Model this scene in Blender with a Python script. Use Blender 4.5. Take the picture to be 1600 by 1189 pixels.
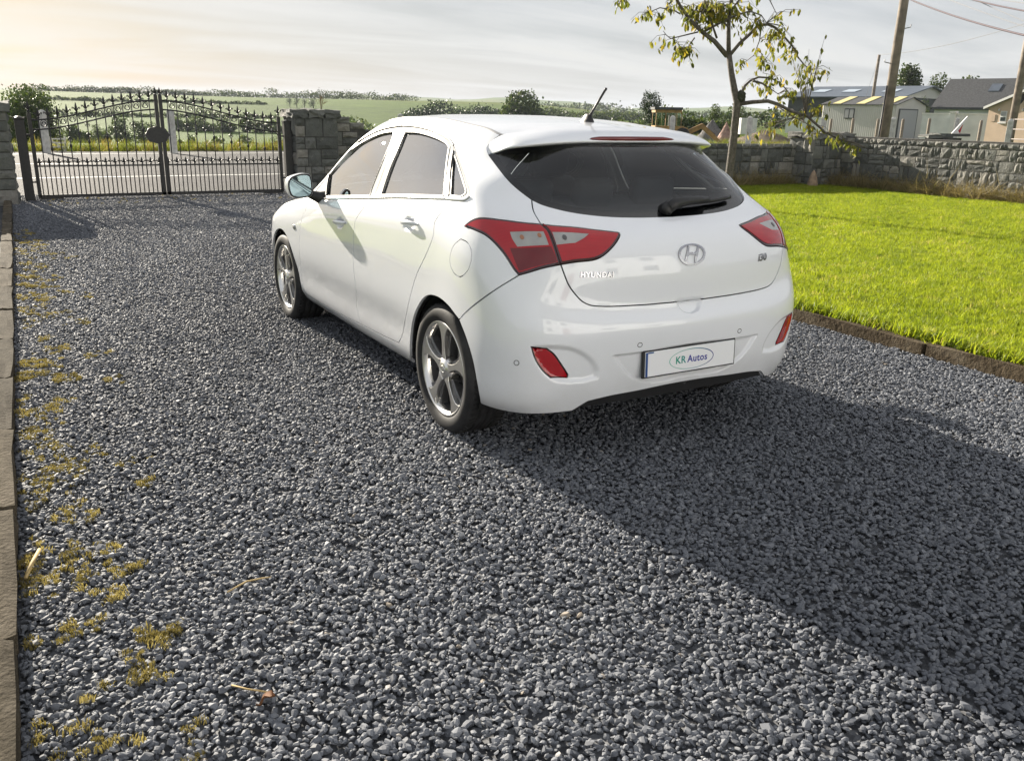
import bpy, bmesh, math, random
import numpy as np
from mathutils import Vector, Matrix
from mathutils.bvhtree import BVHTree
from mathutils.geometry import delaunay_2d_cdt

for _o in list(bpy.data.objects):
    bpy.data.objects.remove(_o, do_unlink=True)
SC = bpy.context.scene
COL = SC.collection
random.seed(7)
RNG = np.random.default_rng(11)
rad = math.radians

# ------------------------------------------------------------------ camera
# world frame: x runs along the drive towards the gate, y to the left, z up, metres
FPX, IW, IH = 1344.5, 1600.0, 1189.0
CAM = np.array([-3.586, 2.574, 1.492])
YAW, PITCH, ROLL = -0.5289, 0.3009, 0.0203
CF = np.array([math.cos(YAW)*math.cos(PITCH), math.sin(YAW)*math.cos(PITCH), -math.sin(PITCH)])
_r = np.array([math.sin(YAW), -math.cos(YAW), 0.0])
_u = np.cross(_r, CF)
CR = math.cos(ROLL)*_r + math.sin(ROLL)*_u
CU = -math.sin(ROLL)*_r + math.cos(ROLL)*_u
cam_d = bpy.data.cameras.new('camera')
cam_d.sensor_fit = 'HORIZONTAL'
cam_d.sensor_width = 36.0
cam_d.lens = 36.0*FPX/IW
cam_d.clip_start = 0.05
cam_d.clip_end = 20000
cam_o = bpy.data.objects.new('camera', cam_d)
COL.objects.link(cam_o)
cam_o.matrix_world = Matrix(((CR[0], CU[0], -CF[0], CAM[0]), (CR[1], CU[1], -CF[1], CAM[1]),
                             (CR[2], CU[2], -CF[2], CAM[2]), (0, 0, 0, 1)))
SC.camera = cam_o

def ray(px, py):
    return CF + CR*(px-800)/FPX - CU*(py-594.5)/FPX
def gp(px, py, z=0.0):
    """photo pixel -> point on the level plane at height z"""
    d = ray(px, py); t = (z-CAM[2])/d[2]
    return CAM + d*t
def at_d(px, py, D):
    """photo pixel -> point at horizontal distance D from the camera"""
    d = ray(px, py)
    return CAM + d*D/math.hypot(d[0], d[1])
def at_x(px, py, X):
    d = ray(px, py); return CAM + d*(X-CAM[0])/d[0]
def at_y(px, py, Y):
    d = ray(px, py); return CAM + d*(Y-CAM[1])/d[1]

# ------------------------------------------------------------------ light
SUN_AZ, SUN_EL = rad(9.0), rad(19.0)          # azimuth measured from +x towards +y
sd = Vector((math.cos(SUN_EL)*math.cos(SUN_AZ), math.cos(SUN_EL)*math.sin(SUN_AZ), math.sin(SUN_EL)))
sun_d = bpy.data.lights.new('sun', 'SUN')
sun_d.energy = 5.0
sun_d.angle = rad(0.6)
sun_d.color = (1.0, 0.91, 0.77)
sun_o = bpy.data.objects.new('sun', sun_d)
sun_o.rotation_euler = (-sd).to_track_quat('-Z', 'Y').to_euler()
sun_o.location = (0, 0, 30)
COL.objects.link(sun_o)

world = bpy.data.worlds.new('World')
SC.world = world
world.use_nodes = True
nt = world.node_tree
nt.nodes.clear()
def wn(t, **k):
    n = nt.nodes.new(t)
    for a, b in k.items(): setattr(n, a, b)
    return n
sky = wn('ShaderNodeTexSky', sky_type='NISHITA', sun_disc=False)
sky.sun_elevation = SUN_EL
sky.sun_rotation = math.pi/2 - SUN_AZ
sky.air_density = 1.0; sky.dust_density = 1.4; sky.ozone_density = 1.4
tc = wn('ShaderNodeTexCoord')
# thin high cloud: streaky noise on a flat layer seen from below
sep = wn('ShaderNodeSeparateXYZ'); nt.links.new(tc.outputs['Generated'], sep.inputs[0])
zc = wn('ShaderNodeMath', operation='MAXIMUM'); nt.links.new(sep.outputs['Z'], zc.inputs[0]); zc.inputs[1].default_value = 0.0
za = wn('ShaderNodeMath', operation='ADD'); nt.links.new(zc.outputs[0], za.inputs[0]); za.inputs[1].default_value = 0.10
dx = wn('ShaderNodeMath', operation='DIVIDE'); nt.links.new(sep.outputs['X'], dx.inputs[0]); nt.links.new(za.outputs[0], dx.inputs[1])
dy = wn('ShaderNodeMath', operation='DIVIDE'); nt.links.new(sep.outputs['Y'], dy.inputs[0]); nt.links.new(za.outputs[0], dy.inputs[1])
cmb = wn('ShaderNodeCombineXYZ'); nt.links.new(dx.outputs[0], cmb.inputs[0]); nt.links.new(dy.outputs[0], cmb.inputs[1])
mp = wn('ShaderNodeMapping'); mp.inputs['Scale'].default_value = (1.15, 0.42, 1.0); mp.inputs['Rotation'].default_value = (0, 0, rad(-22))
nt.links.new(cmb.outputs[0], mp.inputs[0])
nz = wn('ShaderNodeTexNoise'); nz.inputs['Scale'].default_value = 1.1; nz.inputs['Detail'].default_value = 8; nz.inputs['Roughness'].default_value = 0.56
nz.inputs['Distortion'].default_value = 0.5
nt.links.new(mp.outputs[0], nz.inputs['Vector'])
cr = wn('ShaderNodeValToRGB')
cr.color_ramp.elements[0].position = 0.36; cr.color_ramp.elements[0].color = (0.58, 0.58, 0.58, 1)
cr.color_ramp.elements[1].position = 0.60; cr.color_ramp.elements[1].color = (0.78, 0.78, 0.78, 1)
nt.links.new(nz.outputs['Fac'], cr.inputs[0])
# thin veil of high cloud: a pale even sheet, a little brighter towards the sun through the clear sky's own glow
hs = wn('ShaderNodeHueSaturation'); hs.inputs['Saturation'].default_value = 1.5; hs.inputs['Value'].default_value = 0.20
nt.links.new(sky.outputs[0], hs.inputs['Color'])
cap = wn('ShaderNodeMix', data_type='RGBA', blend_type='DARKEN'); cap.inputs[0].default_value = 1.0
nt.links.new(hs.outputs[0], cap.inputs[6]); cap.inputs[7].default_value = (40.0, 36.0, 28.0, 1)
vc = wn('ShaderNodeMix', data_type='RGBA'); nt.links.new(nz.outputs['Fac'], vc.inputs[0])
vc.inputs[6].default_value = (3.9, 4.2, 4.75, 1); vc.inputs[7].default_value = (5.6, 5.45, 5.2, 1)
mx = wn('ShaderNodeMix', data_type='RGBA'); nt.links.new(cr.outputs[0], mx.inputs[0])
nt.links.new(cap.outputs[2], mx.inputs[6]); nt.links.new(vc.outputs[2], mx.inputs[7])
bg = wn('ShaderNodeBackground'); bg.inputs[1].default_value = 0.066
nt.links.new(mx.outputs[2], bg.inputs[0])
wo = wn('ShaderNodeOutputWorld'); nt.links.new(bg.outputs[0], wo.inputs[0])

SC.view_settings.view_transform = 'Standard'
SC.view_settings.look = 'None'
SC.view_settings.gamma = 1.0
SC.view_settings.exposure = 1.5
SC.render.engine = 'CYCLES'
SC.cycles.max_bounces = 10
SC.cycles.transparent_max_bounces = 24

# ------------------------------------------------------------------ helpers
MATS = {}
def mat(name, col=(.5, .5, .5), rough=.5, metal=0.0, spec=.5, coat=0.0, coat_r=.03, noise=None, bump=None, trans=0.0, ior=1.45, alpha=None, sss=0.0):
    """noise=(scale, amount[, detail]) varies value; bump=(scale, strength, distance)"""
    m = bpy.data.materials.new(name); m.use_nodes = True
    n = m.node_tree; b = n.nodes['Principled BSDF']
    b.inputs['Base Color'].default_value = (*col, 1); b.inputs['Roughness'].default_value = rough
    b.inputs['Metallic'].default_value = metal; b.inputs['Specular IOR Level'].default_value = spec
    b.inputs['Coat Weight'].default_value = coat; b.inputs['Coat Roughness'].default_value = coat_r
    b.inputs['Transmission Weight'].default_value = trans; b.inputs['IOR'].default_value = ior
    if noise or bump:
        t = n.nodes.new('ShaderNodeTexCoord')
    if noise:
        x = n.nodes.new('ShaderNodeTexNoise'); x.inputs['Scale'].default_value = noise[0]
        x.inputs['Detail'].default_value = noise[2] if len(noise) > 2 else 6
        n.links.new(t.outputs['Object'], x.inputs['Vector'])
        h = n.nodes.new('ShaderNodeMapRange'); n.links.new(x.outputs['Fac'], h.inputs[0])
        h.inputs[1].default_value = .3; h.inputs[2].default_value = .7
        h.inputs[3].default_value = 1-noise[1]; h.inputs[4].default_value = 1+noise[1]
        q = n.nodes.new('ShaderNodeMix'); q.data_type = 'RGBA'; q.blend_type = 'MULTIPLY'; q.inputs[0].default_value = 1
        q.inputs[6].default_value = (*col, 1); n.links.new(h.outputs[0], q.inputs[7]); n.links.new(q.outputs[2], b.inputs['Base Color'])
    if bump:
        x = n.nodes.new('ShaderNodeTexNoise'); x.inputs['Scale'].default_value = bump[0]; x.inputs['Detail'].default_value = 6
        n.links.new(t.outputs['Object'], x.inputs['Vector'])
        g = n.nodes.new('ShaderNodeBump'); g.inputs['Strength'].default_value = bump[1]; g.inputs['Distance'].default_value = bump[2]
        n.links.new(x.outputs['Fac'], g.inputs['Height']); n.links.new(g.outputs[0], b.inputs['Normal'])
    MATS[name] = m
    return m

def tag(o, label=None, cat=None, group=None, kind=None):
    if label: o['label'] = label
    if cat: o['category'] = cat
    if group: o['group'] = group
    if kind: o['kind'] = kind
    return o
def link(name, me, m=None, parent=None):
    o = bpy.data.objects.new(name, me); COL.objects.link(o)
    if m is not None and me is not None and not me.materials:
        for q in (m if isinstance(m, (list, tuple)) else [m]): me.materials.append(q)
    if parent is not None: o.parent = parent
    return o
def empty(name, loc=(0, 0, 0), rz=0.0, label=None, cat=None, group=None):
    o = bpy.data.objects.new(name, None); COL.objects.link(o); o.empty_display_size = .1
    o.location = loc; o.rotation_euler = (0, 0, rz)
    return tag(o, label, cat, group)
class MB:
    """collects shapes into one mesh"""
    def __init__(s): s.v = []; s.f = []; s.sm = []; s.mi = []
    def add(s, vs, fs, smooth=False, mi=0):
        b = len(s.v); s.v += [tuple(map(float, p)) for p in vs]; s.f += [tuple(i+b for i in f) for f in fs]
        s.sm += [smooth]*len(fs); s.mi += [mi]*len(fs)
        return s
    def box(s, c, d, rot=None, mi=0, taper=None):
        vs = []
        for z in (-1, 1):
            for x, y in ((-1, -1), (1, -1), (1, 1), (-1, 1)):
                k = taper if (taper and z > 0) else 1.0
                p = Vector((x*d[0]/2*k, y*d[1]/2*k, z*d[2]/2))
                if rot is not None: p = rot @ p
                vs.append((p.x+c[0], p.y+c[1], p.z+c[2]))
        return s.add(vs, [(3, 2, 1, 0), (4, 5, 6, 7), (0, 1, 5, 4), (1, 2, 6, 5), (2, 3, 7, 6), (3, 0, 4, 7)], False, mi)
    def tube(s, pts, r, n=8, caps=True, smooth=True, mi=0):
        pts = [Vector(map(float, p)) for p in pts]; k = len(pts)
        rs = r if isinstance(r, (list, tuple, np.ndarray)) else [r]*k
        up = Vector((0, 0, 1)); vs = []; fs = []
        prev = None
        for i, p in enumerate(pts):
            t = (pts[min(i+1, k-1)]-pts[max(i-1, 0)])
            if t.length < 1e-9: t = Vector((0, 0, 1))
            t.normalize()
            if prev is None:
                a = t.cross(up)
                if a.length < 1e-3: a = t.cross(Vector((1, 0, 0)))
            else:
                a = prev - t*prev.dot(t)
                if a.length < 1e-6: a = t.cross(up)
            a.normalize(); prev = a; b = t.cross(a)
            for j in range(n):
                w = 2*math.pi*j/n; q = p + (a*math.cos(w)+b*math.sin(w))*float(rs[i]); vs.append(tuple(q))
        for i in range(k-1):
            for j in range(n):
                j2 = (j+1) % n; fs.append((i*n+j, i*n+j2, (i+1)*n+j2, (i+1)*n+j))
        if caps:
            fs.append(tuple(range(n))[::-1]); fs.append(tuple((k-1)*n+j for j in range(n)))
        return s.add(vs, fs, smooth, mi)
    def lathe(s, prof, n=32, M=None, smooth=True, mi=0, close=False):
        """prof: (radius, height) pairs about local z"""
        vs = []; fs = []; k = len(prof)
        for r, h in prof:
            for j in range(n):
                w = 2*math.pi*j/n; p = Vector((r*math.cos(w), r*math.sin(w), h))
                if M is not None: p = M @ p
                vs.append(tuple(p))
        for i in range(k-1 if not close else k):
            i2 = (i+1) % k
            for j in range(n):
                j2 = (j+1) % n; fs.append((i*n+j, i*n+j2, i2*n+j2, i2*n+j))
        return s.add(vs, fs, smooth, mi)
    def prism(s, poly, a, b, M=None, mi=0, smooth=False):
        """polygon in local xy extruded along z from a to b"""
        n = len(poly); vs = []
        for z in (a, b):
            for x, y in poly:
                p = Vector((x, y, z))
                if M is not None: p = M @ p
                vs.append(tuple(p))
        fs = [tuple(range(n))[::-1], tuple(range(n, 2*n))] + [(i, (i+1) % n, n+(i+1) % n, n+i) for i in range(n)]
        return s.add(vs, fs, smooth, mi)
    def mesh(s, name):
        me = bpy.data.meshes.new(name); me.from_pydata(s.v, [], s.f); me.update()
        if s.sm and any(s.sm): me.polygons.foreach_set('use_smooth', s.sm)
        if any(s.mi): me.polygons.foreach_set('material_index', s.mi)
        return me
    def build(s, name, m=None, parent=None, bevel=None):
        me = s.mesh(name); o = link(name, me, m, parent)
        if bevel:
            md = o.modifiers.new('bevel', 'BEVEL'); md.width = bevel[0]; md.segments = bevel[1]; md.limit_method = 'ANGLE'; md.angle_limit = rad(35)
        return o
def copy_tree(o, parent=None):
    c = o.copy(); COL.objects.link(c); c.parent = parent
    for ch in list(o.children): copy_tree(ch, c)
    return c
# ------------------------------------------------------------------ car
# shell: tensor-product cubic spline through a net of points, columns run from the
# rear centre round the left side to the front centre, rows from the sill to the roof spine
NET = []
def row(*p): NET.append([tuple(map(float, q)) for q in p])
SX = [-.30, 0, .45, .95, 1.5, 2.0, 2.3, 2.68, 3.08]
def side(ys, zs, xs=None): return [(x, y, z) for x, y, z in zip(xs or SX, ys, zs)]
# row 0 lower edge
row((-.735,0,.280),(-.726,.30,.280),(-.694,.53,.272),(-.612,.712,.255),(-.475,.800,.242),
    *side([.838,.825,.800,.800,.800,.800,.805,.80,.76],[.236,.225,.208,.203,.200,.200,.205,.215,.225]),(3.30,.62,.22),(3.43,.33,.22),(3.46,0,.22))
row((-.755,0,.366),(-.746,.30,.365),(-.714,.55,.352),(-.635,.735,.320),(-.510,.832,.302),
    *side([.868,.862,.848,.846,.846,.848,.850,.850,.81],[.29,.28,.272,.268,.265,.265,.270,.28,.29]),(3.34,.66,.30),(3.47,.35,.30),(3.505,0,.30))
row((-.768,0,.460),(-.760,.30,.460),(-.727,.555,.455),(-.650,.745,.435),(-.522,.845,.418),
    *side([.884,.882,.866,.862,.862,.864,.868,.876,.83],[.41,.405,.400,.395,.39,.39,.39,.40,.40]),(3.35,.67,.42),(3.49,.36,.42),(3.525,0,.42))
row((-.772,0,.560),(-.764,.30,.560),(-.731,.56,.556),(-.655,.752,.548),(-.527,.852,.540),
    *side([.889,.891,.886,.884,.884,.884,.884,.886,.84],[.535,.53,.525,.52,.515,.51,.51,.51,.51]),(3.35,.67,.52),(3.485,.36,.52),(3.52,0,.52))
row((-.766,0,.645),(-.758,.30,.648),(-.724,.558,.655),(-.648,.750,.662),(-.518,.850,.668),
    *side([.889,.892,.892,.892,.892,.891,.888,.886,.836],[.665,.66,.65,.645,.635,.625,.62,.61,.60]),(3.335,.66,.60),(3.465,.35,.60),(3.50,0,.60))
row((-.737,0,.700),(-.730,.30,.706),(-.697,.552,.728),(-.622,.740,.760),(-.495,.842,.780),
    *side([.886,.890,.892,.892,.891,.889,.885,.880,.826],[.785,.775,.765,.755,.735,.715,.700,.685,.665]),(3.31,.64,.65),(3.43,.34,.65),(3.465,0,.65))
row((-.732,0,.835),(-.724,.30,.838),(-.688,.545,.845),(-.606,.722,.862),(-.470,.822,.880),
    *side([.874,.884,.887,.887,.885,.882,.876,.866,.806],[.905,.905,.890,.865,.835,.800,.775,.750,.715]),(3.26,.61,.70),(3.37,.33,.70),(3.40,0,.70))
row((-.714,0,.935),(-.706,.30,.938),(-.668,.535,.945),(-.582,.700,.955),(-.440,.800,.970),
    *side([.852,.872,.880,.882,.880,.874,.862,.845,.775],[.985,.982,.962,.928,.890,.846,.820,.800,.765],[-.29,.0,.45,.95,1.5,2.0,2.3,2.66,3.02]),(3.17,.58,.75),(3.25,.32,.75),(3.28,0,.75))
row((-.655,0,1.018),(-.645,.30,1.020),(-.600,.52,1.028),(-.512,.672,1.042),(-.375,.766,1.056),
    *side([.818,.842,.858,.862,.860,.852,.838,.808,.72],[1.070,1.066,1.042,1.000,.955,.905,.880,.862,.835],[-.25,.02,.45,.95,1.5,2.0,2.28,2.58,2.88]),(2.98,.54,.825),(3.04,.30,.825),(3.06,0,.825))
row((-.566,0,1.066),(-.556,.29,1.068),(-.512,.50,1.078),(-.425,.645,1.094),(-.300,.738,1.110),
    *side([.788,.812,.835,.840,.838,.828,.812,.775,.64],[1.130,1.122,1.086,1.040,.988,.938,.915,.905,.915],[-.18,.05,.45,.95,1.5,2.0,2.24,2.42,2.58]),(2.66,.46,.93),(2.70,.24,.938),(2.71,0,.94))
row((-.420,0,1.215),(-.410,.28,1.215),(-.368,.455,1.215),(-.288,.585,1.215),(-.180,.668,1.220),
    *side([.705,.728,.742,.748,.748,.742,.738,.720,.58],[1.228,1.232,1.240,1.240,1.230,1.185,1.145,1.115,1.15],[-.05,.15,.48,.90,1.33,1.66,1.83,1.96,2.10]),(2.18,.41,1.17),(2.22,.21,1.18),(2.23,0,1.183))
row((-.272,0,1.366),(-.264,.27,1.364),(-.230,.415,1.352),(-.155,.522,1.332),(-.060,.590,1.322),
    *side([.630,.652,.642,.626,.622,.628,.636,.630,.50],[1.325,1.342,1.386,1.414,1.416,1.402,1.378,1.362,1.398],[.06,.25,.52,.84,1.10,1.29,1.42,1.52,1.60]),(1.655,.35,1.42),(1.685,.17,1.43),(1.695,0,1.433))
row((-.175,0,1.414),(-.168,.27,1.411),(-.138,.395,1.402),(-.075,.485,1.392),(.000,.540,1.392),
    *side([.556,.558,.556,.556,.556,.556,.552,.522,.42],[1.413,1.432,1.452,1.462,1.461,1.452,1.442,1.438,1.452],[.10,.28,.53,.83,1.07,1.23,1.34,1.42,1.47]),(1.51,.30,1.464),(1.535,.15,1.470),(1.545,0,1.472))
row((-.085,0,1.440),(-.08,.20,1.438),(-.06,.29,1.434),(-.02,.345,1.430),(.05,.375,1.430),
    *side([.38,.38,.38,.38,.38,.38,.375,.35,.28],[1.444,1.456,1.470,1.477,1.476,1.470,1.464,1.461,1.468],[.14,.30,.53,.81,1.03,1.17,1.26,1.32,1.36]),(1.395,.20,1.475),(1.415,.10,1.478),(1.42,0,1.479))
row((.03,0,1.454),(.03,.08,1.454),(.04,.12,1.454),(.06,.15,1.454),(.10,.17,1.456),
    *side([.18,.18,.18,.18,.18,.18,.175,.16,.13],[1.460,1.469,1.478,1.483,1.483,1.480,1.477,1.475,1.477],[.17,.31,.53,.79,1.0,1.12,1.19,1.24,1.27]),(1.29,.09,1.479),(1.30,.05,1.480),(1.305,0,1.480))
NET = np.array(NET)                      # rows x 17 x 3
NRW, NCL = NET.shape[:2]
mir = NET[:, 1:][:, ::-1].copy(); mir[:, :, 1] *= -1
FULL = np.concatenate([mir, NET], 1)     # signed columns -16..16
# knots: average chord lengths
_du = np.linalg.norm(np.diff(NET[:12], axis=1), axis=2).mean(0)
KU = np.concatenate([[0], np.cumsum(_du)]); KUF = np.concatenate([-KU[1:][::-1], KU])
_dv = np.linalg.norm(np.diff(NET[:, :12], axis=0), axis=2).mean(1)
KV = np.concatenate([[0], np.cumsum(_dv)])
def spline_m(t, y):
    n = len(t); h = np.diff(t); A = np.zeros((n, n)); B = np.zeros((n,)+y.shape[1:])
    A[0, 0] = A[-1, -1] = 1
    for i in range(1, n-1):
        A[i, i-1] = h[i-1]; A[i, i] = 2*(h[i-1]+h[i]); A[i, i+1] = h[i]
        B[i] = 6*((y[i+1]-y[i])/h[i]-(y[i]-y[i-1])/h[i-1])
    return np.linalg.solve(A, B.reshape(n, -1)).reshape(y.shape)
def spline_e(t, y, m, x):
    i = np.clip(np.searchsorted(t, x, side='right')-1, 0, len(t)-2); h = t[i+1]-t[i]
    a = ((t[i+1]-x)/h); b = ((x-t[i])/h)
    sh = (-1,)+(1,)*(y.ndim-1); a = a.reshape(sh); b = b.reshape(sh); h = h.reshape(sh)
    return a*y[i]+b*y[i+1]+((a**3-a)*m[i]+(b**3-b)*m[i+1])*h*h/6
MU = spline_m(KUF, FULL.transpose(1, 0, 2))      # second derivatives along u at each net point
FU = FULL.transpose(1, 0, 2)
def S(u, v):
    """points on the shell for arrays u, v"""
    u = np.atleast_1d(np.asarray(u, float)); v = np.atleast_1d(np.asarray(v, float))
    q = spline_e(KUF, FU, MU, u)                 # N x rows x 3
    q = q.transpose(1, 0, 2)                     # rows x N x 3
    m = spline_m(KV, q)
    i = np.clip(np.searchsorted(KV, v, side='right')-1, 0, NRW-2); h = (KV[i+1]-KV[i])
    a = ((KV[i+1]-v)/h)[:, None]; b = ((v-KV[i])/h)[:, None]; n = np.arange(len(u)); h = h[:, None]
    return a*q[i, n]+b*q[i+1, n]+((a**3-a)*m[i, n]+(b**3-b)*m[i+1, n])*h*h/6
def SN(u, v, e=2e-3):
    u = np.atleast_1d(np.asarray(u, float)); v = np.atleast_1d(np.asarray(v, float))
    up = np.clip(u+e, KUF[0], KUF[-1]); um = np.clip(u-e, KUF[0], KUF[-1]); vp = np.clip(v+e, 0, KV[-1]); vm = np.clip(v-e, 0, KV[-1])
    n = np.cross(S(up, v)-S(um, v), S(u, vp)-S(u, vm))
    n /= np.linalg.norm(n, axis=1)[:, None]+1e-12
    return -n
# sampled left half for ray casting
_gu = np.unique(np.concatenate([np.linspace(KU[i], KU[i+1], 15) for i in range(NCL-1)]))
_gv = np.unique(np.concatenate([np.linspace(KV[i], KV[i+1], 13) for i in range(NRW-1)]))
_U, _V = np.meshgrid(_gu, _gv, indexing='ij')
_P = S(_U.ravel(), _V.ravel())
_nv = len(_gv); _uv = np.stack([_U.ravel(), _V.ravel()], 1)
_T = []
for i in range(len(_gu)-1):
    for j in range(_nv-1):
        a = i*_nv+j; _T += [(a, a+_nv, a+_nv+1), (a, a+_nv+1, a+1)]
_bvh = BVHTree.FromPolygons([tuple(p) for p in _P], _T)
def cast(o, d):
    h = _bvh.ray_cast(Vector(o), Vector(d).normalized())
    if h[0] is None: return None
    t = _T[h[2]]; a, b, c = (Vector(_P[k]) for k in t); p = h[0]
    v0 = b-a; v1 = c-a; v2 = p-a
    d00, d01, d11, d20, d21 = v0.dot(v0), v0.dot(v1), v1.dot(v1), v2.dot(v0), v2.dot(v1)
    den = d00*d11-d01*d01
    if abs(den) < 1e-16: return _uv[t[0]]
    w1 = (d11*d20-d01*d21)/den; w2 = (d00*d21-d01*d20)/den
    return _uv[t[0]]*(1-w1-w2)+_uv[t[1]]*w1+_uv[t[2]]*w2
def PX(*pts, raw=False):
    """photo pixels -> (u, v) on the left half of the shell; several points are joined smoothly first"""
    out = []
    if len(pts) > 1 and not raw: pts = [tuple(p) for p in smooth_curve(pts, 5.0)]
    for x, y in pts:
        q = cast(CAM, ray(x, y))
        if q is not None: out.append(tuple(q))
        else: print('miss', x, y)
    return out
def SD(*pts):
    """(x, z) seen square from the left -> (u, v)"""
    return [tuple(cast((x, 5, z), (0, -1, 0))) for x, z in pts if cast((x, 5, z), (0, -1, 0)) is not None]
def RR(*pts):
    """(y, z) seen square from the rear -> (u, v)"""
    return [tuple(cast((-5, y, z), (1, 0, 0))) for y, z in pts if cast((-5, y, z), (1, 0, 0)) is not None]
def smooth_curve(pts, step=.009):
    """centripetal Catmull-Rom through uv points, resampled"""
    P = [np.array(p, float) for p in pts]
    Q = [P[0]]
    for p in P[1:]:
        if np.linalg.norm(p-Q[-1]) > 1e-5: Q.append(p)
    P = Q
    if len(P) < 3:
        n = max(2, int(np.linalg.norm(P[-1]-P[0])/step)); return [P[0]+(P[-1]-P[0])*k/n for k in range(n+1)]
    E = [2*P[0]-P[1]]+P+[2*P[-1]-P[-2]]; out = []
    for i in range(1, len(E)-2):
        p0, p1, p2, p3 = E[i-1:i+3]
        t0 = 0; t1 = t0+np.linalg.norm(p1-p0)**.5; t2 = t1+np.linalg.norm(p2-p1)**.5; t3 = t2+np.linalg.norm(p3-p2)**.5
        n = max(1, int(math.ceil(np.linalg.norm(p2-p1)/step)))
        for k in range(n):
            t = t1+(t2-t1)*k/n
            A1 = (t1-t)/(t1-t0)*p0+(t-t0)/(t1-t0)*p1; A2 = (t2-t)/(t2-t1)*p1+(t-t1)/(t2-t1)*p2; A3 = (t3-t)/(t3-t2)*p2+(t-t2)/(t3-t2)*p3
            B1 = (t2-t)/(t2-t0)*A1+(t-t0)/(t2-t0)*A2; B2 = (t3-t)/(t3-t1)*A2+(t-t1)/(t3-t1)*A3
            out.append((t2-t)/(t2-t1)*B1+(t-t1)/(t2-t1)*B2)
    out.append(P[-1]); return out
def loop(*curves):
    out = []
    for c in curves:
        for p in c:
            p = np.asarray(p, float)
            if not out or np.linalg.norm(p-out[-1]) > 6e-4: out.append(p)
    if np.linalg.norm(out[0]-out[-1]) < 6e-4: out.pop()
    return np.array(out)
def mirror_loop(half):
    """half loop that starts and ends on u = 0 -> full symmetric loop"""
    h = np.array(half); m = h[::-1].copy(); m[:, 0] *= -1
    return loop(h, m)
def inside(poly, pts):
    x, y = pts[:, 0], pts[:, 1]; r = np.zeros(len(pts), bool); n = len(poly)
    for i in range(n):
        x1, y1 = poly[i]; x2, y2 = poly[(i+1) % n]
        if y1 == y2: continue
        c = ((y1 > y) != (y2 > y)) & (x < (x2-x1)*(y-y1)/(y2-y1)+x1); r ^= c
    return r
def edge_dist(poly, pts):
    a = poly; b = np.roll(poly, -1, 0); d = np.full(len(pts), 1e9)
    for p, q in zip(a, b):
        e = q-p; L = e@e
        if L < 1e-14: continue
        t = np.clip(((pts-p)@e)/L, 0, 1); d = np.minimum(d, np.linalg.norm(pts-p-t[:, None]*e, axis=1))
    return d
def area(p): return .5*np.sum(p[:, 0]*np.roll(p[:, 1], -1)-np.roll(p[:, 0], -1)*p[:, 1])
def offset(poly, d):
    """move the outline inwards by d"""
    if area(poly) < 0: poly = poly[::-1]
    a = poly-np.roll(poly, 1, 0); b = np.roll(poly, -1, 0)-poly
    a /= np.linalg.norm(a, axis=1)[:, None]+1e-12; b /= np.linalg.norm(b, axis=1)[:, None]+1e-12
    t = a+b; t /= np.linalg.norm(t, axis=1)[:, None]+1e-9
    n = np.stack([-t[:, 1], t[:, 0]], 1); k = np.clip(np.einsum('ij,ij->i', a, t), .5, 1)[:, None]
    return poly+n*d/k
DISP = []      # (outline, depth, soft width, kind)
def disp(uv):
    z = np.zeros(len(uv)); uvs = uv.copy(); uvs[:, 0] = np.abs(uvs[:, 0])
    for poly, depth, w in DISP:
        lo = poly.min(0)-w; hi = poly.max(0)+w
        k = np.where((uvs[:, 0] > lo[0]) & (uvs[:, 0] < hi[0]) & (uvs[:, 1] > lo[1]) & (uvs[:, 1] < hi[1]))[0]
        if not len(k): continue
        p = uvs[k]; s = edge_dist(poly, p); s = np.where(inside(poly, p), s, -s)
        t = np.clip((s+w*.25)/w, 0, 1); z[k] += depth*t*t*(3-2*t)
    return z
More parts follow.
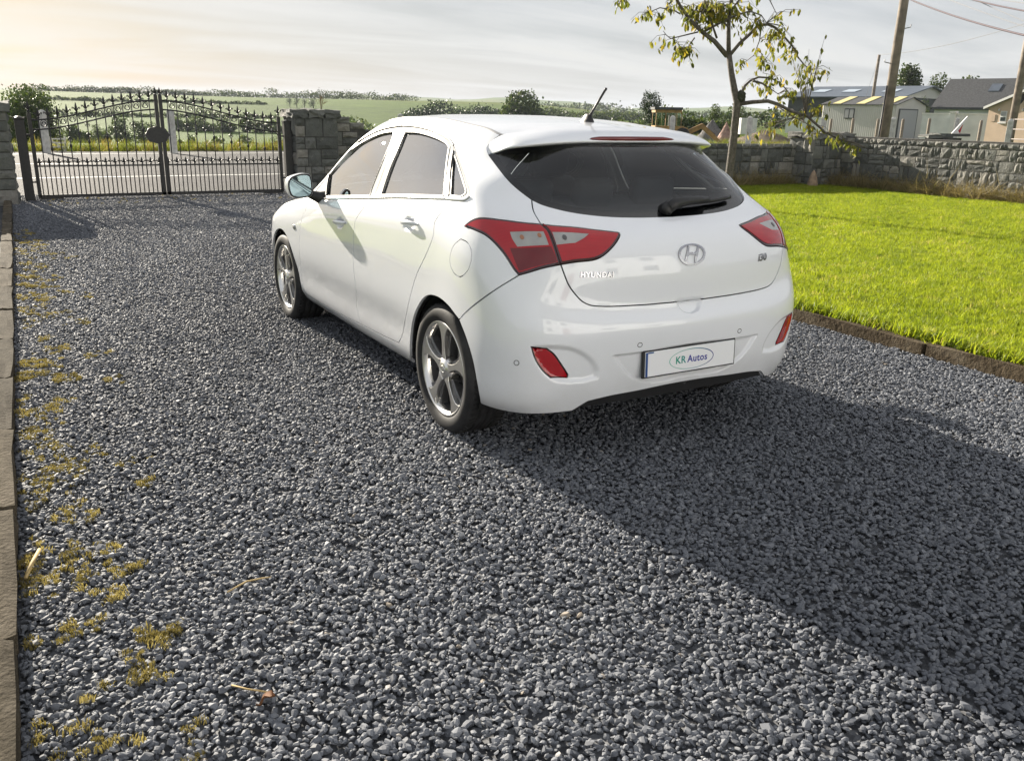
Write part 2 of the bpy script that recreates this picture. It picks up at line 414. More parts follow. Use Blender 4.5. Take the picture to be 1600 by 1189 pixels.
def panel(name, m, parent, outline, holes=(), gap=.0029, off=0.0, flange=.014, step=.02, use_disp=True, flip=False):
    """one piece of the shell cut along outline (and holes), with returned edges"""
    outl = offset(np.array(outline), gap) if gap else (np.array(outline) if area(np.array(outline)) > 0 else np.array(outline)[::-1])
    hs = []
    for h in holes:
        h = np.array(h); h = h if area(h) > 0 else h[::-1]
        hs.append(offset(h, -gap) if gap else h)
    lo, hi = outl.min(0), outl.max(0)
    gx, gy = np.meshgrid(np.arange(lo[0]+step*.37, hi[0], step), np.arange(lo[1]+step*.41, hi[1], step), indexing='ij')
    g = np.stack([gx.ravel(), gy.ravel()], 1)
    keep = inside(outl, g)
    g = g[keep]
    if len(g):
        k = edge_dist(outl, g) > step*.45
        for h in hs: k &= ~inside(h, g) & (edge_dist(h, g) > step*.45)
        g = g[k]
    loops = [outl]+hs; vs = []; es = []
    for L in loops:
        b = len(vs); n = len(L); vs += [tuple(p) for p in L]; es += [(b+i, b+(i+1) % n) for i in range(n)]
    nb = len(vs); vs += [tuple(p) for p in g]
    r = delaunay_2d_cdt([Vector(p) for p in vs], es, [], 0, 1e-6)
    V = np.array([tuple(p) for p in r[0]]); F = np.array([f for f in r[2] if len(f) == 3])
    cen = V[F].mean(1); k = inside(outl, cen)
    for h in hs: k &= ~inside(h, cen)
    F = F[k]
    used = np.unique(F); remap = -np.ones(len(V), int); remap[used] = np.arange(len(used)); V = V[used]; F = remap[F]
    N = SN(V[:, 0], V[:, 1]); P = S(V[:, 0], V[:, 1])
    dz = off+(disp(V) if use_disp else 0)
    P = P+N*np.reshape(dz, (-1, 1))
    if use_disp and DISP:
        # normals bent by the displacement
        e = 1.5e-3
        du = (disp(V+[e, 0])-disp(V-[e, 0])); dv = (disp(V+[0, e])-disp(V-[0, e]))
        Tu = S(np.clip(V[:, 0]+e, KUF[0], KUF[-1]), V[:, 1])-S(np.clip(V[:, 0]-e, KUF[0], KUF[-1]), V[:, 1])+N*du[:, None]
        Tv = S(V[:, 0], np.clip(V[:, 1]+e, 0, KV[-1]))-S(V[:, 0], np.clip(V[:, 1]-e, 0, KV[-1]))+N*dv[:, None]
        nn = -np.cross(Tu, Tv); nn /= np.linalg.norm(nn, axis=1)[:, None]+1e-12
        hit = (np.abs(du)+np.abs(dv)) > 1e-9; N = np.where(hit[:, None], nn, N)
    # orientation
    fn = np.cross(P[F[:, 1]]-P[F[:, 0]], P[F[:, 2]]-P[F[:, 0]]); bad = np.einsum('ij,ij->i', fn, N[F[:, 0]]) < 0
    F[bad] = F[bad][:, ::-1]
    faces = [tuple(map(int, f)) for f in F]; ln = [tuple(N[i]) for f in faces for i in f]
    verts = [tuple(p) for p in P]
    if flange:
        ec = {}
        for f in faces:
            for a, b in ((f[0], f[1]), (f[1], f[2]), (f[2], f[0])): ec[(a, b)] = 1
        bd = [(a, b) for a, b in ec if (b, a) not in ec]; low = {}
        for a, b in bd:
            for i in (a, b):
                if i not in low:
                    low[i] = len(verts); verts.append(tuple(P[i]-N[i]*flange))
        for a, b in bd:
            f = (b, a, low[a], low[b]); faces.append(f)
            e1 = P[a]-P[b]; nn = np.cross(e1, -N[b]); nn /= np.linalg.norm(nn)+1e-12
            ln += [tuple(nn)]*4
    me = bpy.data.meshes.new(name); me.from_pydata(verts, [], faces); me.update()
    me.polygons.foreach_set('use_smooth', [True]*len(faces))
    me.normals_split_custom_set(ln)
    return link(name, me, m, parent)
def both(name, m, parent, outline, **k):
    """a panel on the left and its mirror twin on the right"""
    a = panel(name, m, parent, outline, **k)
    o2 = np.array(outline).copy(); o2[:, 0] *= -1
    kk = dict(k); kk['holes'] = [np.array(h)*[-1, 1] for h in k.get('holes', ())]
    b = panel(name, m, parent, o2, **kk)
    return a, b
def ubar(a, b, v, n=30): return [(a+(b-a)*i/n, v) for i in range(n+1)]
def vbar(u, a, b, n=20): return [(u, a+(b-a)*i/n) for i in range(n+1)]
def on_u0(c):
    """force the end of a traced curve onto the centre line"""
    c = [tuple(p) for p in c]; c[-1] = (0.0, c[-1][1]); return c
def VV(r): return float(np.interp(r, range(NRW), KV))
def UU(c): return float(np.interp(c, range(NCL), KU))
# ---- materials of the car
PAINT = mat('white_paint', (.79, .81, .85), .32, spec=.5, coat=1.0, coat_r=.015)
PAINT.node_tree.nodes['Principled BSDF'].inputs['Coat IOR'].default_value = 1.55
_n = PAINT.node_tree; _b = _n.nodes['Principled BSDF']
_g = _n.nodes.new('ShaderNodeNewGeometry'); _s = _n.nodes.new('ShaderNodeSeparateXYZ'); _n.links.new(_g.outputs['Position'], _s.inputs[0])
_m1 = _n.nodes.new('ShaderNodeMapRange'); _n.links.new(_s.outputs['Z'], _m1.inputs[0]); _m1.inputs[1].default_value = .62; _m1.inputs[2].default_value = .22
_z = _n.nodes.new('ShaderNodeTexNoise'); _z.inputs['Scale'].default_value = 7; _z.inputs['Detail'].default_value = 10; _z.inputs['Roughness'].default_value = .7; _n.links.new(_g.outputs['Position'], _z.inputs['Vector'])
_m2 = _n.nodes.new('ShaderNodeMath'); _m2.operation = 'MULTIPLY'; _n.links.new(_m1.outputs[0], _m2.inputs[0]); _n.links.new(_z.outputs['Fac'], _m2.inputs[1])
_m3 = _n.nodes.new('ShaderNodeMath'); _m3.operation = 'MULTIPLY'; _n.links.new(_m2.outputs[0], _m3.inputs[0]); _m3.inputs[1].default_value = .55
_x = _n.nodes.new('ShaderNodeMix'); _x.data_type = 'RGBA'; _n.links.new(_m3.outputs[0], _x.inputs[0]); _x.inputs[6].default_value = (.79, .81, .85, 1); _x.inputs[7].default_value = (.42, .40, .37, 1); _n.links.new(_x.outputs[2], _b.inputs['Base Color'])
CHROME = mat('chrome', (.82, .82, .84), .09, metal=1.0)
ALLOY = mat('machined_alloy', (.76, .75, .73), .30, metal=1.0)
GUNMETAL = mat('gunmetal_alloy', (.16, .16, .165), .42, metal=.8)
RUBBER = mat('tyre_rubber', (.022, .022, .023), .68, spec=.35, bump=(90, .25, .002), noise=(14, .35))
BLACKP = mat('black_plastic', (.018, .018, .019), .45)
GLOSSB = mat('gloss_black', (.012, .012, .013), .08, coat=.6)
LINER = mat('dark_liner', (.012, .012, .012), .85)
CLOTH = mat('seat_cloth', (.030, .031, .034), .9, bump=(400, .2, .001))
TRIM = mat('grey_trim', (.10, .10, .105), .75)
LIGHTTRIM = mat('headliner', (.34, .33, .31), .9)
PLATEW = mat('plate_white', (.80, .81, .83), .35, coat=.3)
DISCM = mat('brake_disc', (.28, .27, .26), .38, metal=1.0)
def glass(name, tint, refl=1.0, rough=0.0, ior=1.85, base=0.0):
    m = bpy.data.materials.new(name); m.use_nodes = True; n = m.node_tree; n.nodes.clear()
    o = n.nodes.new('ShaderNodeOutputMaterial'); t = n.nodes.new('ShaderNodeBsdfTransparent'); t.inputs[0].default_value = (*tint, 1)
    g = n.nodes.new('ShaderNodeBsdfGlossy'); g.inputs['Roughness'].default_value = rough; g.inputs['Color'].default_value = (refl, refl, refl, 1)
    f = n.nodes.new('ShaderNodeFresnel'); f.inputs[0].default_value = ior
    x = n.nodes.new('ShaderNodeMixShader'); k_ = n.nodes.new('ShaderNodeMapRange'); n.links.new(f.outputs[0], k_.inputs[0]); k_.inputs[3].default_value = base; n.links.new(k_.outputs[0], x.inputs[0]); n.links.new(t.outputs[0], x.inputs[1]); n.links.new(g.outputs[0], x.inputs[2])
    n.links.new(x.outputs[0], o.inputs[0]); return m
SIDEGL = glass('side_glass', (.70, .78, .76), ior=1.8, base=.42)
SIDEGL2 = glass('far_side_glass', (.80, .86, .84), ior=1.6)
REARGL = glass('tinted_glass', (.68, .76, .79), ior=1.6)
SCREEN = glass('windscreen_glass', (.70, .78, .75))
MIRRGL = mat('mirror_glass', (.24, .32, .35), .02, metal=1.0)
def lamp_mat(name, col, col2, scale):
    m = mat(name, col, .10, coat=.6, coat_r=.02); n = m.node_tree; b = n.nodes['Principled BSDF']
    t = n.nodes.new('ShaderNodeTexCoord'); w = n.nodes.new('ShaderNodeTexWave'); w.inputs['Scale'].default_value = scale; w.inputs['Distortion'].default_value = 1.2; w.bands_direction = 'Z'
    z = n.nodes.new('ShaderNodeTexNoise'); z.inputs['Scale'].default_value = 14
    n.links.new(t.outputs['Object'], w.inputs['Vector']); n.links.new(t.outputs['Object'], z.inputs['Vector'])
    q = n.nodes.new('ShaderNodeMath'); q.operation = 'MULTIPLY'; n.links.new(w.outputs['Fac'], q.inputs[0]); n.links.new(z.outputs['Fac'], q.inputs[1])
    x = n.nodes.new('ShaderNodeMix'); x.data_type = 'RGBA'; n.links.new(q.outputs[0], x.inputs[0]); x.inputs[6].default_value = (*col, 1); x.inputs[7].default_value = (*col2, 1)
    n.links.new(x.outputs[2], b.inputs['Base Color']); return m
LAMPR = lamp_mat('lamp_red', (.30, .001, .006), (.52, .008, .016), 60)
LAMPD = lamp_mat('lamp_red_deep', (.10, .001, .004), (.20, .003, .006), 90)
LAMPB = mat('lamp_border', (.035, .002, .004), .12, coat=1.0)
LAMPC = lamp_mat('lamp_clear', (.22, .22, .22), (.62, .62, .61), 160)
AMBER = mat('amber_bulb', (.34, .15, .08), .2, coat=.5)
BADGE = mat('badge_chrome', (.42, .42, .44), .16, metal=1.0)

CAR = empty('white_car', (0, 0, 0), 0, 'white five-door hatchback parked on the grey gravel drive', 'car')

# ---- traced lines (photo pixels) as curves on the shell
def C(*p): return smooth_curve(PX(*p))
v_dit = VV(12)
hatch_top = PX((830.9, 312.6), (831.5, 320), (834, 331), (845, 350.3))
hatch_mid = PX((845, 350.3), (856.5, 360.9), (864.6, 378.7), (872.7, 403), (876, 413.2))
hatch_low = PX((876, 413.2), (888.5, 445), (899, 460), (909.9, 471), (921.8, 476.8), (943, 478.9), (1002.5, 476.5), (1050, 472.6), (1078, 470))
hatch_low = on_u0(hatch_low)
gl_left = PX((764, 243.2), (777.9, 262), (794.3, 282.3), (810.7, 297.4), (830.9, 312.6))
gl_bot = on_u0(PX((830.9, 312.6), (846, 319.7), (870, 326.8), (900, 333), (945.4, 338.2), (990.9, 339.8), (1049, 338.6)))
lamp_top_q = PX((725.7, 353.6), (735, 346), (749.2, 341), (785, 343.8), (817.5, 347.9), (845, 350.3))
lamp_bot_q = PX((876, 413.2), (850, 418.6), (825.6, 425.9), (811, 430))
lamp_frt_q = PX((811, 430), (804.5, 422.6), (785, 393.4), (760.6, 369), (741, 359.2), (725.7, 353.6))
lamp_hatch = PX((845, 350.3), (866.2, 352.7), (898.7, 355.2), (931.2, 359.2), (962, 362.6)), PX((962, 362.6), (967.5, 364), (968.6, 367.4), (960.5, 382), (944.2, 398.2), (929.6, 405.6), (898.7, 409.6), (876, 413.2))
bump_split = PX((811, 430), (771.5, 454.5), (740, 477.5), (728.6, 487.4), (717.2, 499.4))
arch_r_rear = PX((717.2, 499.4), (728.2, 527.8), (738.7, 563.5), (745, 597), (750.6, 628))
arch_r_rear.append((arch_r_rear[-1][0]+.004, 0.0))
arch_r_front = PX((717.2, 499.4), (708, 487.5), (700.9, 478.4), (686.2, 465.8), (671.5, 461.6), (662, 466), (652, 481), (645.2, 500), (641, 529.9), (641, 553.5), (646, 576))
arch_r_front.append((arch_r_front[-1][0]+.01, 0.0))
rd_rear = PX((696.6, 309.8), (691.6, 328.4), (679.6, 347), (677.0, 367.8), (666.4, 396.2), (651, 429), (642.4, 457.4), (633.7, 496.7), (628, 525), (622.7, 535.6))
rd_bot = PX((622.7, 535.6), (595, 522.5), (563.7, 506.6))
fd_bot = PX((563.7, 506.6), (520, 484.7), (494, 471), (481.3, 463.4))
b_shut = PX((578, 310.6), (567, 327), (556, 343.7), (552, 387.4), (552.8, 422.4), (557, 461.7), (557.6, 481.4), (563.7, 506.6))
fd_frt = PX((490.0, 309.5), (479, 325), (470.2, 347.6), (467.4, 378), (469.3, 409), (473.2, 443), (481.3, 463.4))
belt_f = PX((490.0, 309.5), (511, 311.2), (545, 310.2), (578, 309.8))
belt_r = PX((578, 309.8), (620, 308.6), (660, 309.4), (696.6, 310.6))
belt_q = PX((696.6, 310.6), (717, 312.4), (727, 312.2), (733.5, 308))
dlo_rear = PX((733.5, 308), (734.6, 302), (728.9, 283.6), (718.8, 253.3), (708.7, 226.8))
dlo_top_r = PX((708.7, 226.8), (703, 219.5), (693.6, 212.9), (674.6, 203.9), (650.7, 198.0), (628, 196.4))
dlo_top_f = PX((628, 196.4), (609, 199.2), (589, 205.2), (558.8, 221.8), (533.6, 241.2), (508.3, 265.9), (489.6, 285.2))
dlo_frt = PX((489.6, 285.2), (484.8, 292), (487, 302), (490.0, 309.5))
gfront = loop(C((508.2, 304), (514.6, 264.4)), C((514.6, 264.4), (533.6, 246.7), (558.8, 226.3), (584, 212.6), (600, 207.2), (614.6, 205.4)), C((614.6, 205.4), (613, 214), (596.7, 253), (581.5, 291.1), (577, 305.4)), C((577, 305.4), (540, 306.2), (508.2, 306.6)))
grear = loop(C((632, 205.9), (650.7, 206.6), (668.3, 210.8), (684.7, 217), (696, 223.6), (701, 229)), C((701, 229), (697.6, 250.8), (692.5, 305.6)), C((692.5, 305.6), (640, 304.5), (594.6, 304.6)), C((594.6, 304.6), (609, 261.9), (621.6, 231.6), (632, 205.9)))
gquart = loop(C((709, 241), (706.4, 258), (703.2, 305)), C((703.2, 305), (713, 306.2), (720.5, 306.6)), C((720.5, 306.6), (727, 301.2), (723.8, 286), (716.3, 262), (709, 241)))
b_up = C((628, 196.4), (606, 246), (583.8, 304), (578, 309.8))
r_up = C((708.7, 226.8), (705.4, 247), (699.8, 304), (696.6, 310.6))
sp_edge = PX((794, 209.3), (781.6, 211.2), (770, 220.5), (760.6, 231), (761.5, 237), (764, 243.2))
u_sp = sp_edge[0][0]
# recesses in the sheet metal
plate_rec = on_u0(PX((958, 556), (1000, 550.5), (1077, 537.5))), on_u0(PX((958, 556), (972, 576), (987, 590), (1020, 597.6), (1077, 586)))
_pr = mirror_loop(loop(smooth_curve(plate_rec[0][::-1]), smooth_curve(plate_rec[1])))
DISP.append((_pr, -.016, .016))
fogL = PX((830.2, 542.6), (854.5, 546), (866, 554.6), (878, 571), (888.8, 587.5), (887.4, 591.8), (860.2, 590.4), (848.8, 580.4), (837.3, 563.2), raw=True)
fog = loop(smooth_curve(fogL[:2]), smooth_curve(fogL[1:5]), smooth_curve(fogL[4:6]), smooth_curve(fogL[5:7]), smooth_curve(fogL[6:]+fogL[:1]))
fog_rec = loop(smooth_curve(PX((829, 541), (862, 540.5), (898, 545), (924, 560), (936, 580), (934, 592))), smooth_curve(PX((934, 592), (905, 598), (870, 597), (852, 587), (838, 567), (829, 541))))
DISP.append((fog_rec, -.015, .030))
notch = mirror_loop(loop(smooth_curve([(0.0, PX((1078, 470))[0][1]+.012)]+RR((.075, .714))), smooth_curve(RR((.075, .714), (.045, .672), (.0, .660)))))
DISP.append((notch, -.018, .022))
for hx, hy in (((531, 348), 0), ((639, 350), 0)):
    c = np.array(PX(hx)[0])
    DISP.append((np.array([c+[.062*math.cos(t), .036*math.sin(t)] for t in np.linspace(0, 2*math.pi, 28)[:-1]]), -.016, .024))

# ---- sheet metal
lamp_q = loop(smooth_curve(lamp_top_q), smooth_curve(hatch_mid), smooth_curve(lamp_bot_q), smooth_curve(lamp_frt_q))
lamp_h = loop(smooth_curve(lamp_hatch[0]), smooth_curve(lamp_hatch[1]), smooth_curve(hatch_mid[::-1]))
hatch = mirror_loop(loop(smooth_curve(gl_bot[::-1]), smooth_curve(hatch_top), smooth_curve(hatch_mid), smooth_curve(hatch_low)))
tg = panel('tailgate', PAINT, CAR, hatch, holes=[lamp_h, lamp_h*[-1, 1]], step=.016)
bumper_o = mirror_loop(loop(smooth_curve(hatch_low[::-1]), smooth_curve(lamp_bot_q), smooth_curve(bump_split), smooth_curve(arch_r_rear), ubar(arch_r_rear[-1][0], 0, 0, 60)))
diff_c = PX((919.4, 627), (955, 618.5), (993, 611.4), (1040, 601.5), (1075, 595))
diff_c = on_u0(diff_c)
bumper_half_bottom = [(diff_c[0][0]+.10, 0.0)]
bumper_o = mirror_loop(loop(smooth_curve(hatch_low[::-1]), smooth_curve(lamp_bot_q), smooth_curve(bump_split), smooth_curve(arch_r_rear),
                            ubar(arch_r_rear[-1][0], diff_c[0][0]+.07, 0, 30), smooth_curve([(diff_c[0][0]+.07, 0.0)]+diff_c)))
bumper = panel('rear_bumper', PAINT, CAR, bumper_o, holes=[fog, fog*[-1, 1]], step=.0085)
diffu = mirror_loop(loop(smooth_curve(diff_c[::-1]+[(diff_c[0][0]+.05, 0.004)]), ubar(diff_c[0][0]+.05, 0, 0.004, 30)))
panel('diffuser', BLACKP, bumper, diffu, off=-.012, gap=.0005)
a_frt = [(UU(12.35), VV(12)-.002), (UU(12.3), VV(11)), (UU(12.3), VV(10)), (UU(12.2), VV(9.2))]
arch_f = SD(*[(2.65+.350*math.cos(t), .313+.350*math.sin(t)) for t in np.linspace(rad(196), rad(-14), 40)])
fuel_c = np.array(PX((720, 403))[0]); 
fu = PX((720, 374), (731, 380.5), (737, 397), (732, 420), (720, 432), (708.5, 425), (703, 408), (708.5, 385), raw=True)
fuel = loop(smooth_curve(fu+fu[:1]))
us = arch_f[0][0]
sill_f = [(arch_f[0][0]-.01, 0.0)]
side_o = loop(ubar(UU(12.35), u_sp, v_dit, 60), smooth_curve(sp_edge), smooth_curve(gl_left), smooth_curve(hatch_top), smooth_curve(lamp_top_q[::-1]), smooth_curve(lamp_frt_q[::-1]),
              smooth_curve(bump_split), smooth_curve(arch_r_front), ubar(arch_r_front[-1][0], sill_f[0][0], 0, 60), smooth_curve(sill_f+PX((478.5, 466), (481.3, 463.4))),
              smooth_curve(fd_bot[::-1]), smooth_curve(rd_bot[::-1]), smooth_curve(rd_rear[::-1]), smooth_curve(belt_q), smooth_curve(dlo_rear), smooth_curve(dlo_top_r), smooth_curve(dlo_top_f),
              smooth_curve([dlo_top_f[-1], (UU(12.2), VV(9.2))]), smooth_curve(a_frt[::-1]))
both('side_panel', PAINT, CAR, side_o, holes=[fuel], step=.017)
both('fuel_flap', PAINT, CAR, fuel, step=.014, gap=.001)
both('side_trim', TRIM, CAR, side_o, off=-.022, flange=0, gap=.004, step=.035, use_disp=False)
fd_o = loop(smooth_curve(belt_f), smooth_curve(b_shut), smooth_curve(fd_bot), smooth_curve(fd_frt[::-1]))
rd_o = loop(smooth_curve(belt_r), smooth_curve(rd_rear), smooth_curve(rd_bot), smooth_curve(b_shut[::-1]))
FD = both('front_door', PAINT, CAR, fd_o, step=.018)
RD = both('rear_door', PAINT, CAR, rd_o, step=.018)
ffr_o = loop(smooth_curve(dlo_top_f), smooth_curve(dlo_frt), smooth_curve(belt_f), b_up[::-1])
rfr_o = loop(smooth_curve(dlo_top_r), b_up, smooth_curve(belt_r), r_up[::-1])
qfr_o = loop(r_up, smooth_curve(belt_q), smooth_curve(dlo_rear))
def shared(objs, parents):
    for o, p in zip(objs, parents): o.parent = p
FRAME = mat('window_frame_trim', (.55, .54, .52), .22, coat=.6)
w1 = both('window_frame', FRAME, CAR, ffr_o, holes=[gfront], off=-.004, step=.02); shared(w1, FD)
w2 = both('window_frame', FRAME, CAR, rfr_o, holes=[grear], off=-.004, step=.02); shared(w2, RD)
both('quarter_window_frame', FRAME, CAR, qfr_o, holes=[gquart], off=-.003, step=.02)
g1 = both('window_glass', SIDEGL, CAR, gfront, off=-.012, flange=0, gap=0, step=.03); shared(g1, FD)
g2 = both('window_glass', SIDEGL, CAR, grear, off=-.012, flange=0, gap=0, step=.03); shared(g2, RD)
gq = both('quarter_window', SIDEGL, CAR, gquart, off=-.010, flange=0, gap=0, step=.03)
for q_ in (g1[1], g2[1], gq[1]): q_.data.materials.clear(); q_.data.materials.append(SIDEGL2)
# black rubber run channels round the panes
def strip(curve, w, h, name, m, parent, mirror=True, lift=0.0, closed=False):
    """thin raised strip following a curve on the shell"""
    out = []
    for sgn in ((1, -1) if mirror else (1,)):
        c = np.array([np.asarray(p, float) for p in curve])
        P = S(c[:, 0], c[:, 1]); N = SN(c[:, 0], c[:, 1])
        T = np.gradient(P, axis=0) if not closed else np.roll(P, -1, 0)-np.roll(P, 1, 0)
        T /= np.linalg.norm(T, axis=1)[:, None]+1e-12; B = np.cross(N, T)
        prof = [(-w/2, -.006), (-w/2, h*.6), (-w*.3, h), (w*.3, h), (w/2, h*.6), (w/2, -.006)]
        vs = []; fs = []; k = len(prof); n = len(P)
        for i in range(n):
            for a, b in prof:
                q = P[i]+B[i]*a+N[i]*(b+lift); vs.append((q[0], q[1]*sgn, q[2]))
        for i in range(n if closed else n-1):
            i2 = (i+1) % n
            for j in range(k-1):
                f = (i*k+j, i*k+j+1, i2*k+j+1, i2*k+j); fs.append(f if sgn > 0 else f[::-1])
        mb = MB(); mb.add(vs, fs, True)
        if not closed:
            mb.add(vs[:k], [tuple(range(k))]); mb.add(vs[-k:], [tuple(range(k))[::-1]])
        par = parent[0 if sgn > 0 else 1] if isinstance(parent, (tuple, list)) else parent
        out.append(mb.build(name, m, par))
    return out
strip(loop(smooth_curve(belt_f))[::2], .015, .006, 'chrome_strip', CHROME, FD)
strip(loop(smooth_curve(belt_r))[::2], .015, .006, 'chrome_strip', CHROME, RD)
strip(loop(smooth_curve(belt_q))[::2], .015, .006, 'chrome_strip', CHROME, CAR)
strip(loop(smooth_curve(dlo_top_f), )[::3], .008, .003, 'rubber_seal', BLACKP, CAR)
strip(loop(smooth_curve(dlo_top_r))[::3], .008, .003, 'rubber_seal', BLACKP, CAR)
for g, d in ((gfront, FD), (grear, RD)):
    strip(g[::2], .007, -.002, 'glass_seal', BLACKP, d, closed=True)
strip(gquart[::2], .006, -.001, 'glass_seal', BLACKP, CAR, closed=True)
strip(C((509.5, 305), (511.5, 285), (515.4, 264)), .016, .004, 'quarterlight_bar', BLACKP, FD)
strip(C((707.5, 236), (703.8, 260), (700.0, 305)), .013, .002, 'door_edge_strip', BLACKP, RD)
# roof, screens, front end
v_roof = v_dit
roof_edge = [(u, v_roof) for u in np.linspace(u_sp, UU(12.35), 60)]
roof_rear = smooth_curve([(0, PX((965, 201))[0][1] if PX((965, 201)) else v_roof+.1)]+PX((920, 199.6), (891.4, 200.6), (841, 203.4), (815, 206), (794, 209.3)))
roof_front = [(u, v_roof) for u in np.linspace(UU(12.35), UU(16), 30)]
roof_rear[0] = np.array([0.0, roof_rear[0][1]])
def roof_patch():
    """roof skin as a grid between its left and right ditch lines"""
    us = np.linspace(u_sp, UU(16), 90)
    return us
rp = np.array([S([u], [v_roof])[0] for u in np.linspace(0, UU(16), 140)])
rx0, rx1 = -.132, rp[:, 0].max()
nx, ny = 70, 41
edge = np.array(sorted([(p[0], p[1], p[2]) for p in rp if p[1] > .0], key=lambda q: q[0]))
# width of the roof skin at each x (rear corners rounded by the tailgate line)
xs = np.linspace(rx0, rx1-.004, nx)
cl_x = np.array([-.175, -.085, .03, .31, .53, .79, 1.0, 1.12, 1.305, 1.42, 1.545]); cl_z = np.array([1.414, 1.440, 1.454, 1.469, 1.478, 1.483, 1.483, 1.480, 1.480, 1.479, 1.472])
sidep = rp[(rp[:, 1] > .3)]; sidep = sidep[np.argsort(sidep[:, 0])]
vs = []; fs = []
for i, x in enumerate(xs):
    hw = np.interp(x, sidep[:, 0], sidep[:, 1]); ze = np.interp(x, sidep[:, 0], sidep[:, 2]); zc_ = np.interp(x, cl_x, cl_z)
    if x > 1.34: hw = np.interp(x, [1.34, 1.42, 1.47, 1.51, 1.545], [.552, .522, .42, .30, .02])
    for j in range(ny):
        t = -1+2*j/(ny-1); y = t*(hw-.004)
        bow = .0 if x > .3 else -(.3-x)/.43*.085*(1-t*t)*0
        vs.append((x, y, zc_+(ze-zc_)*abs(t)**2.3))
for i in range(nx-1):
    for j in range(ny-1):
        a = i*ny+j; fs.append((a, a+ny, a+ny+1, a+1))
mb = MB(); mb.add(vs, [f[::1] for f in fs], True); roof = mb.build('roof', PAINT, CAR)
strip([(u, v_roof) for u in np.linspace(u_sp, UU(12.35), 60)], .012, .0015, 'roof_ditch_strip', mat('ditch_strip', (.30, .30, .31), .5), CAR)
strip([(u, v_roof) for u in np.linspace(UU(12.35), UU(16)*2-UU(12.35), 2)], .012, -.002, 'roof_ditch_strip', LINER, CAR, mirror=False) if False else None
rear_gl = mirror_loop(loop(ubar(0, gl_left[0][0]+.0, VV(11.35), 30), smooth_curve([(gl_left[0][0], VV(11.35))]+gl_left[:1]), smooth_curve(gl_left), smooth_curve(gl_bot)))
panel('rear_window', REARGL, CAR, rear_gl, off=-.006, flange=.004, gap=.001, step=.024)
# black frit border of the rear window
fr_in = offset(rear_gl, .05)
panel('window_frit', GLOSSB, CAR, rear_gl, holes=[fr_in], off=-.0085, flange=0, gap=.002, step=.02)
ws_u, ws_t, ws_b = UU(12.55), VV(11.85), VV(9.25)
ws = mirror_loop(loop([(0, 0)])) if False else None
wl = loop(ubar(UU(16), ws_u, ws_t, 24), vbar(ws_u, ws_t, ws_b, 20), ubar(ws_u, UU(16), ws_b, 24))
both('windscreen', SCREEN, CAR, wl, off=-.004, flange=0, gap=0, step=.04)
wsb = loop(ubar(UU(16), UU(12.35), v_roof, 24), smooth_curve([(UU(12.35), v_roof)]+a_frt), ubar(UU(12.2), UU(16), VV(9.2), 24))
wl_in = loop(ubar(UU(16)-.0005, ws_u+.03, ws_t-.03, 24), vbar(ws_u+.03, ws_t-.03, ws_b+.03, 20), ubar(ws_u+.03, UU(16)-.0005, ws_b+.03, 24))
wl_frame = loop(ubar(UU(16), UU(12.35), v_roof, 24), smooth_curve([(UU(12.35), v_roof)]+a_frt[1:]), ubar(UU(12.2), UU(16), VV(9.2), 24), vbar(UU(16), VV(9.2), ws_b+.03, 4), ubar(UU(16), ws_u+.03, ws_b+.03, 24), vbar(ws_u+.03, ws_b+.03, ws_t-.03, 20), ubar(ws_u+.03, UU(16), ws_t-.03, 24))
both('windscreen_frit', GLOSSB, CAR, wl_frame, off=-.009, flange=0, gap=0, step=.03)
fen_u = UU(13.7)
fen_o = loop(smooth_curve(fd_frt[::-1]), smooth_curve([fd_frt[0], dlo_frt[len(dlo_frt)//2], dlo_top_f[-1], (UU(12.2), VV(9.2))]), smooth_curve([(UU(12.2), VV(9.2)), (UU(12.4), VV(8.2)), (UU(13), VV(7.7)), (fen_u, VV(7.1))]),
             vbar(fen_u, VV(7.1), 0, 20), ubar(fen_u, arch_f[-1][0]+.01, 0, 12), smooth_curve([(arch_f[-1][0]+.01, 0)]+arch_f[::-1]), smooth_curve([arch_f[0]]+PX((478.5, 466), (481.3, 463.4))))
FEN = both('front_wing', PAINT, CAR, fen_o, step=.02)
hood_o = loop(ubar(UU(16), UU(12.2), VV(9.2), 24), smooth_curve([(UU(12.2), VV(9.2)), (UU(12.4), VV(8.2)), (UU(13), VV(7.7)), (fen_u, VV(7.1))]), smooth_curve([(fen_u, VV(7.1)), (UU(15), VV(6.8)), (UU(16), VV(6.8))]))
both('bonnet', PAINT, CAR, hood_o, step=.04, gap=.001)
fb_o = loop(smooth_curve([(UU(16), VV(6.8)), (UU(15), VV(6.8)), (fen_u, VV(7.1))]), vbar(fen_u, VV(7.1), 0, 20), ubar(fen_u, UU(16), 0, 20))
both('front_bumper', PAINT, CAR, fb_o, step=.04, gap=.001)
# dark inner body so that gaps read dark
lin_o = loop(ubar(0, UU(16), VV(.3), 80), vbar(UU(16), VV(.3), VV(8.9), 20), ubar(UU(16), 0, VV(8.9), 80))
lin_r = np.array([p for p in loop(smooth_curve(arch_r_front), smooth_curve(arch_r_rear[::-1])) if p[1] > VV(.35)])
both('inner_liner', LINER, CAR, lin_o, holes=[np.array([p for p in arch_f if p[1] > VV(.35)]), lin_r], off=-.030, flange=0, gap=0, step=.05, use_disp=False)
hl_o = loop(ubar(UU(4.5), UU(12), VV(11.95), 60), ubar(UU(12), UU(4.5), VV(12.1), 10))
mb = MB(); mb.add([(x, y, z-.035) for x, y, z in vs if True], [f[::-1] for f in fs], True); mb.build('headliner', LIGHTTRIM, CAR)
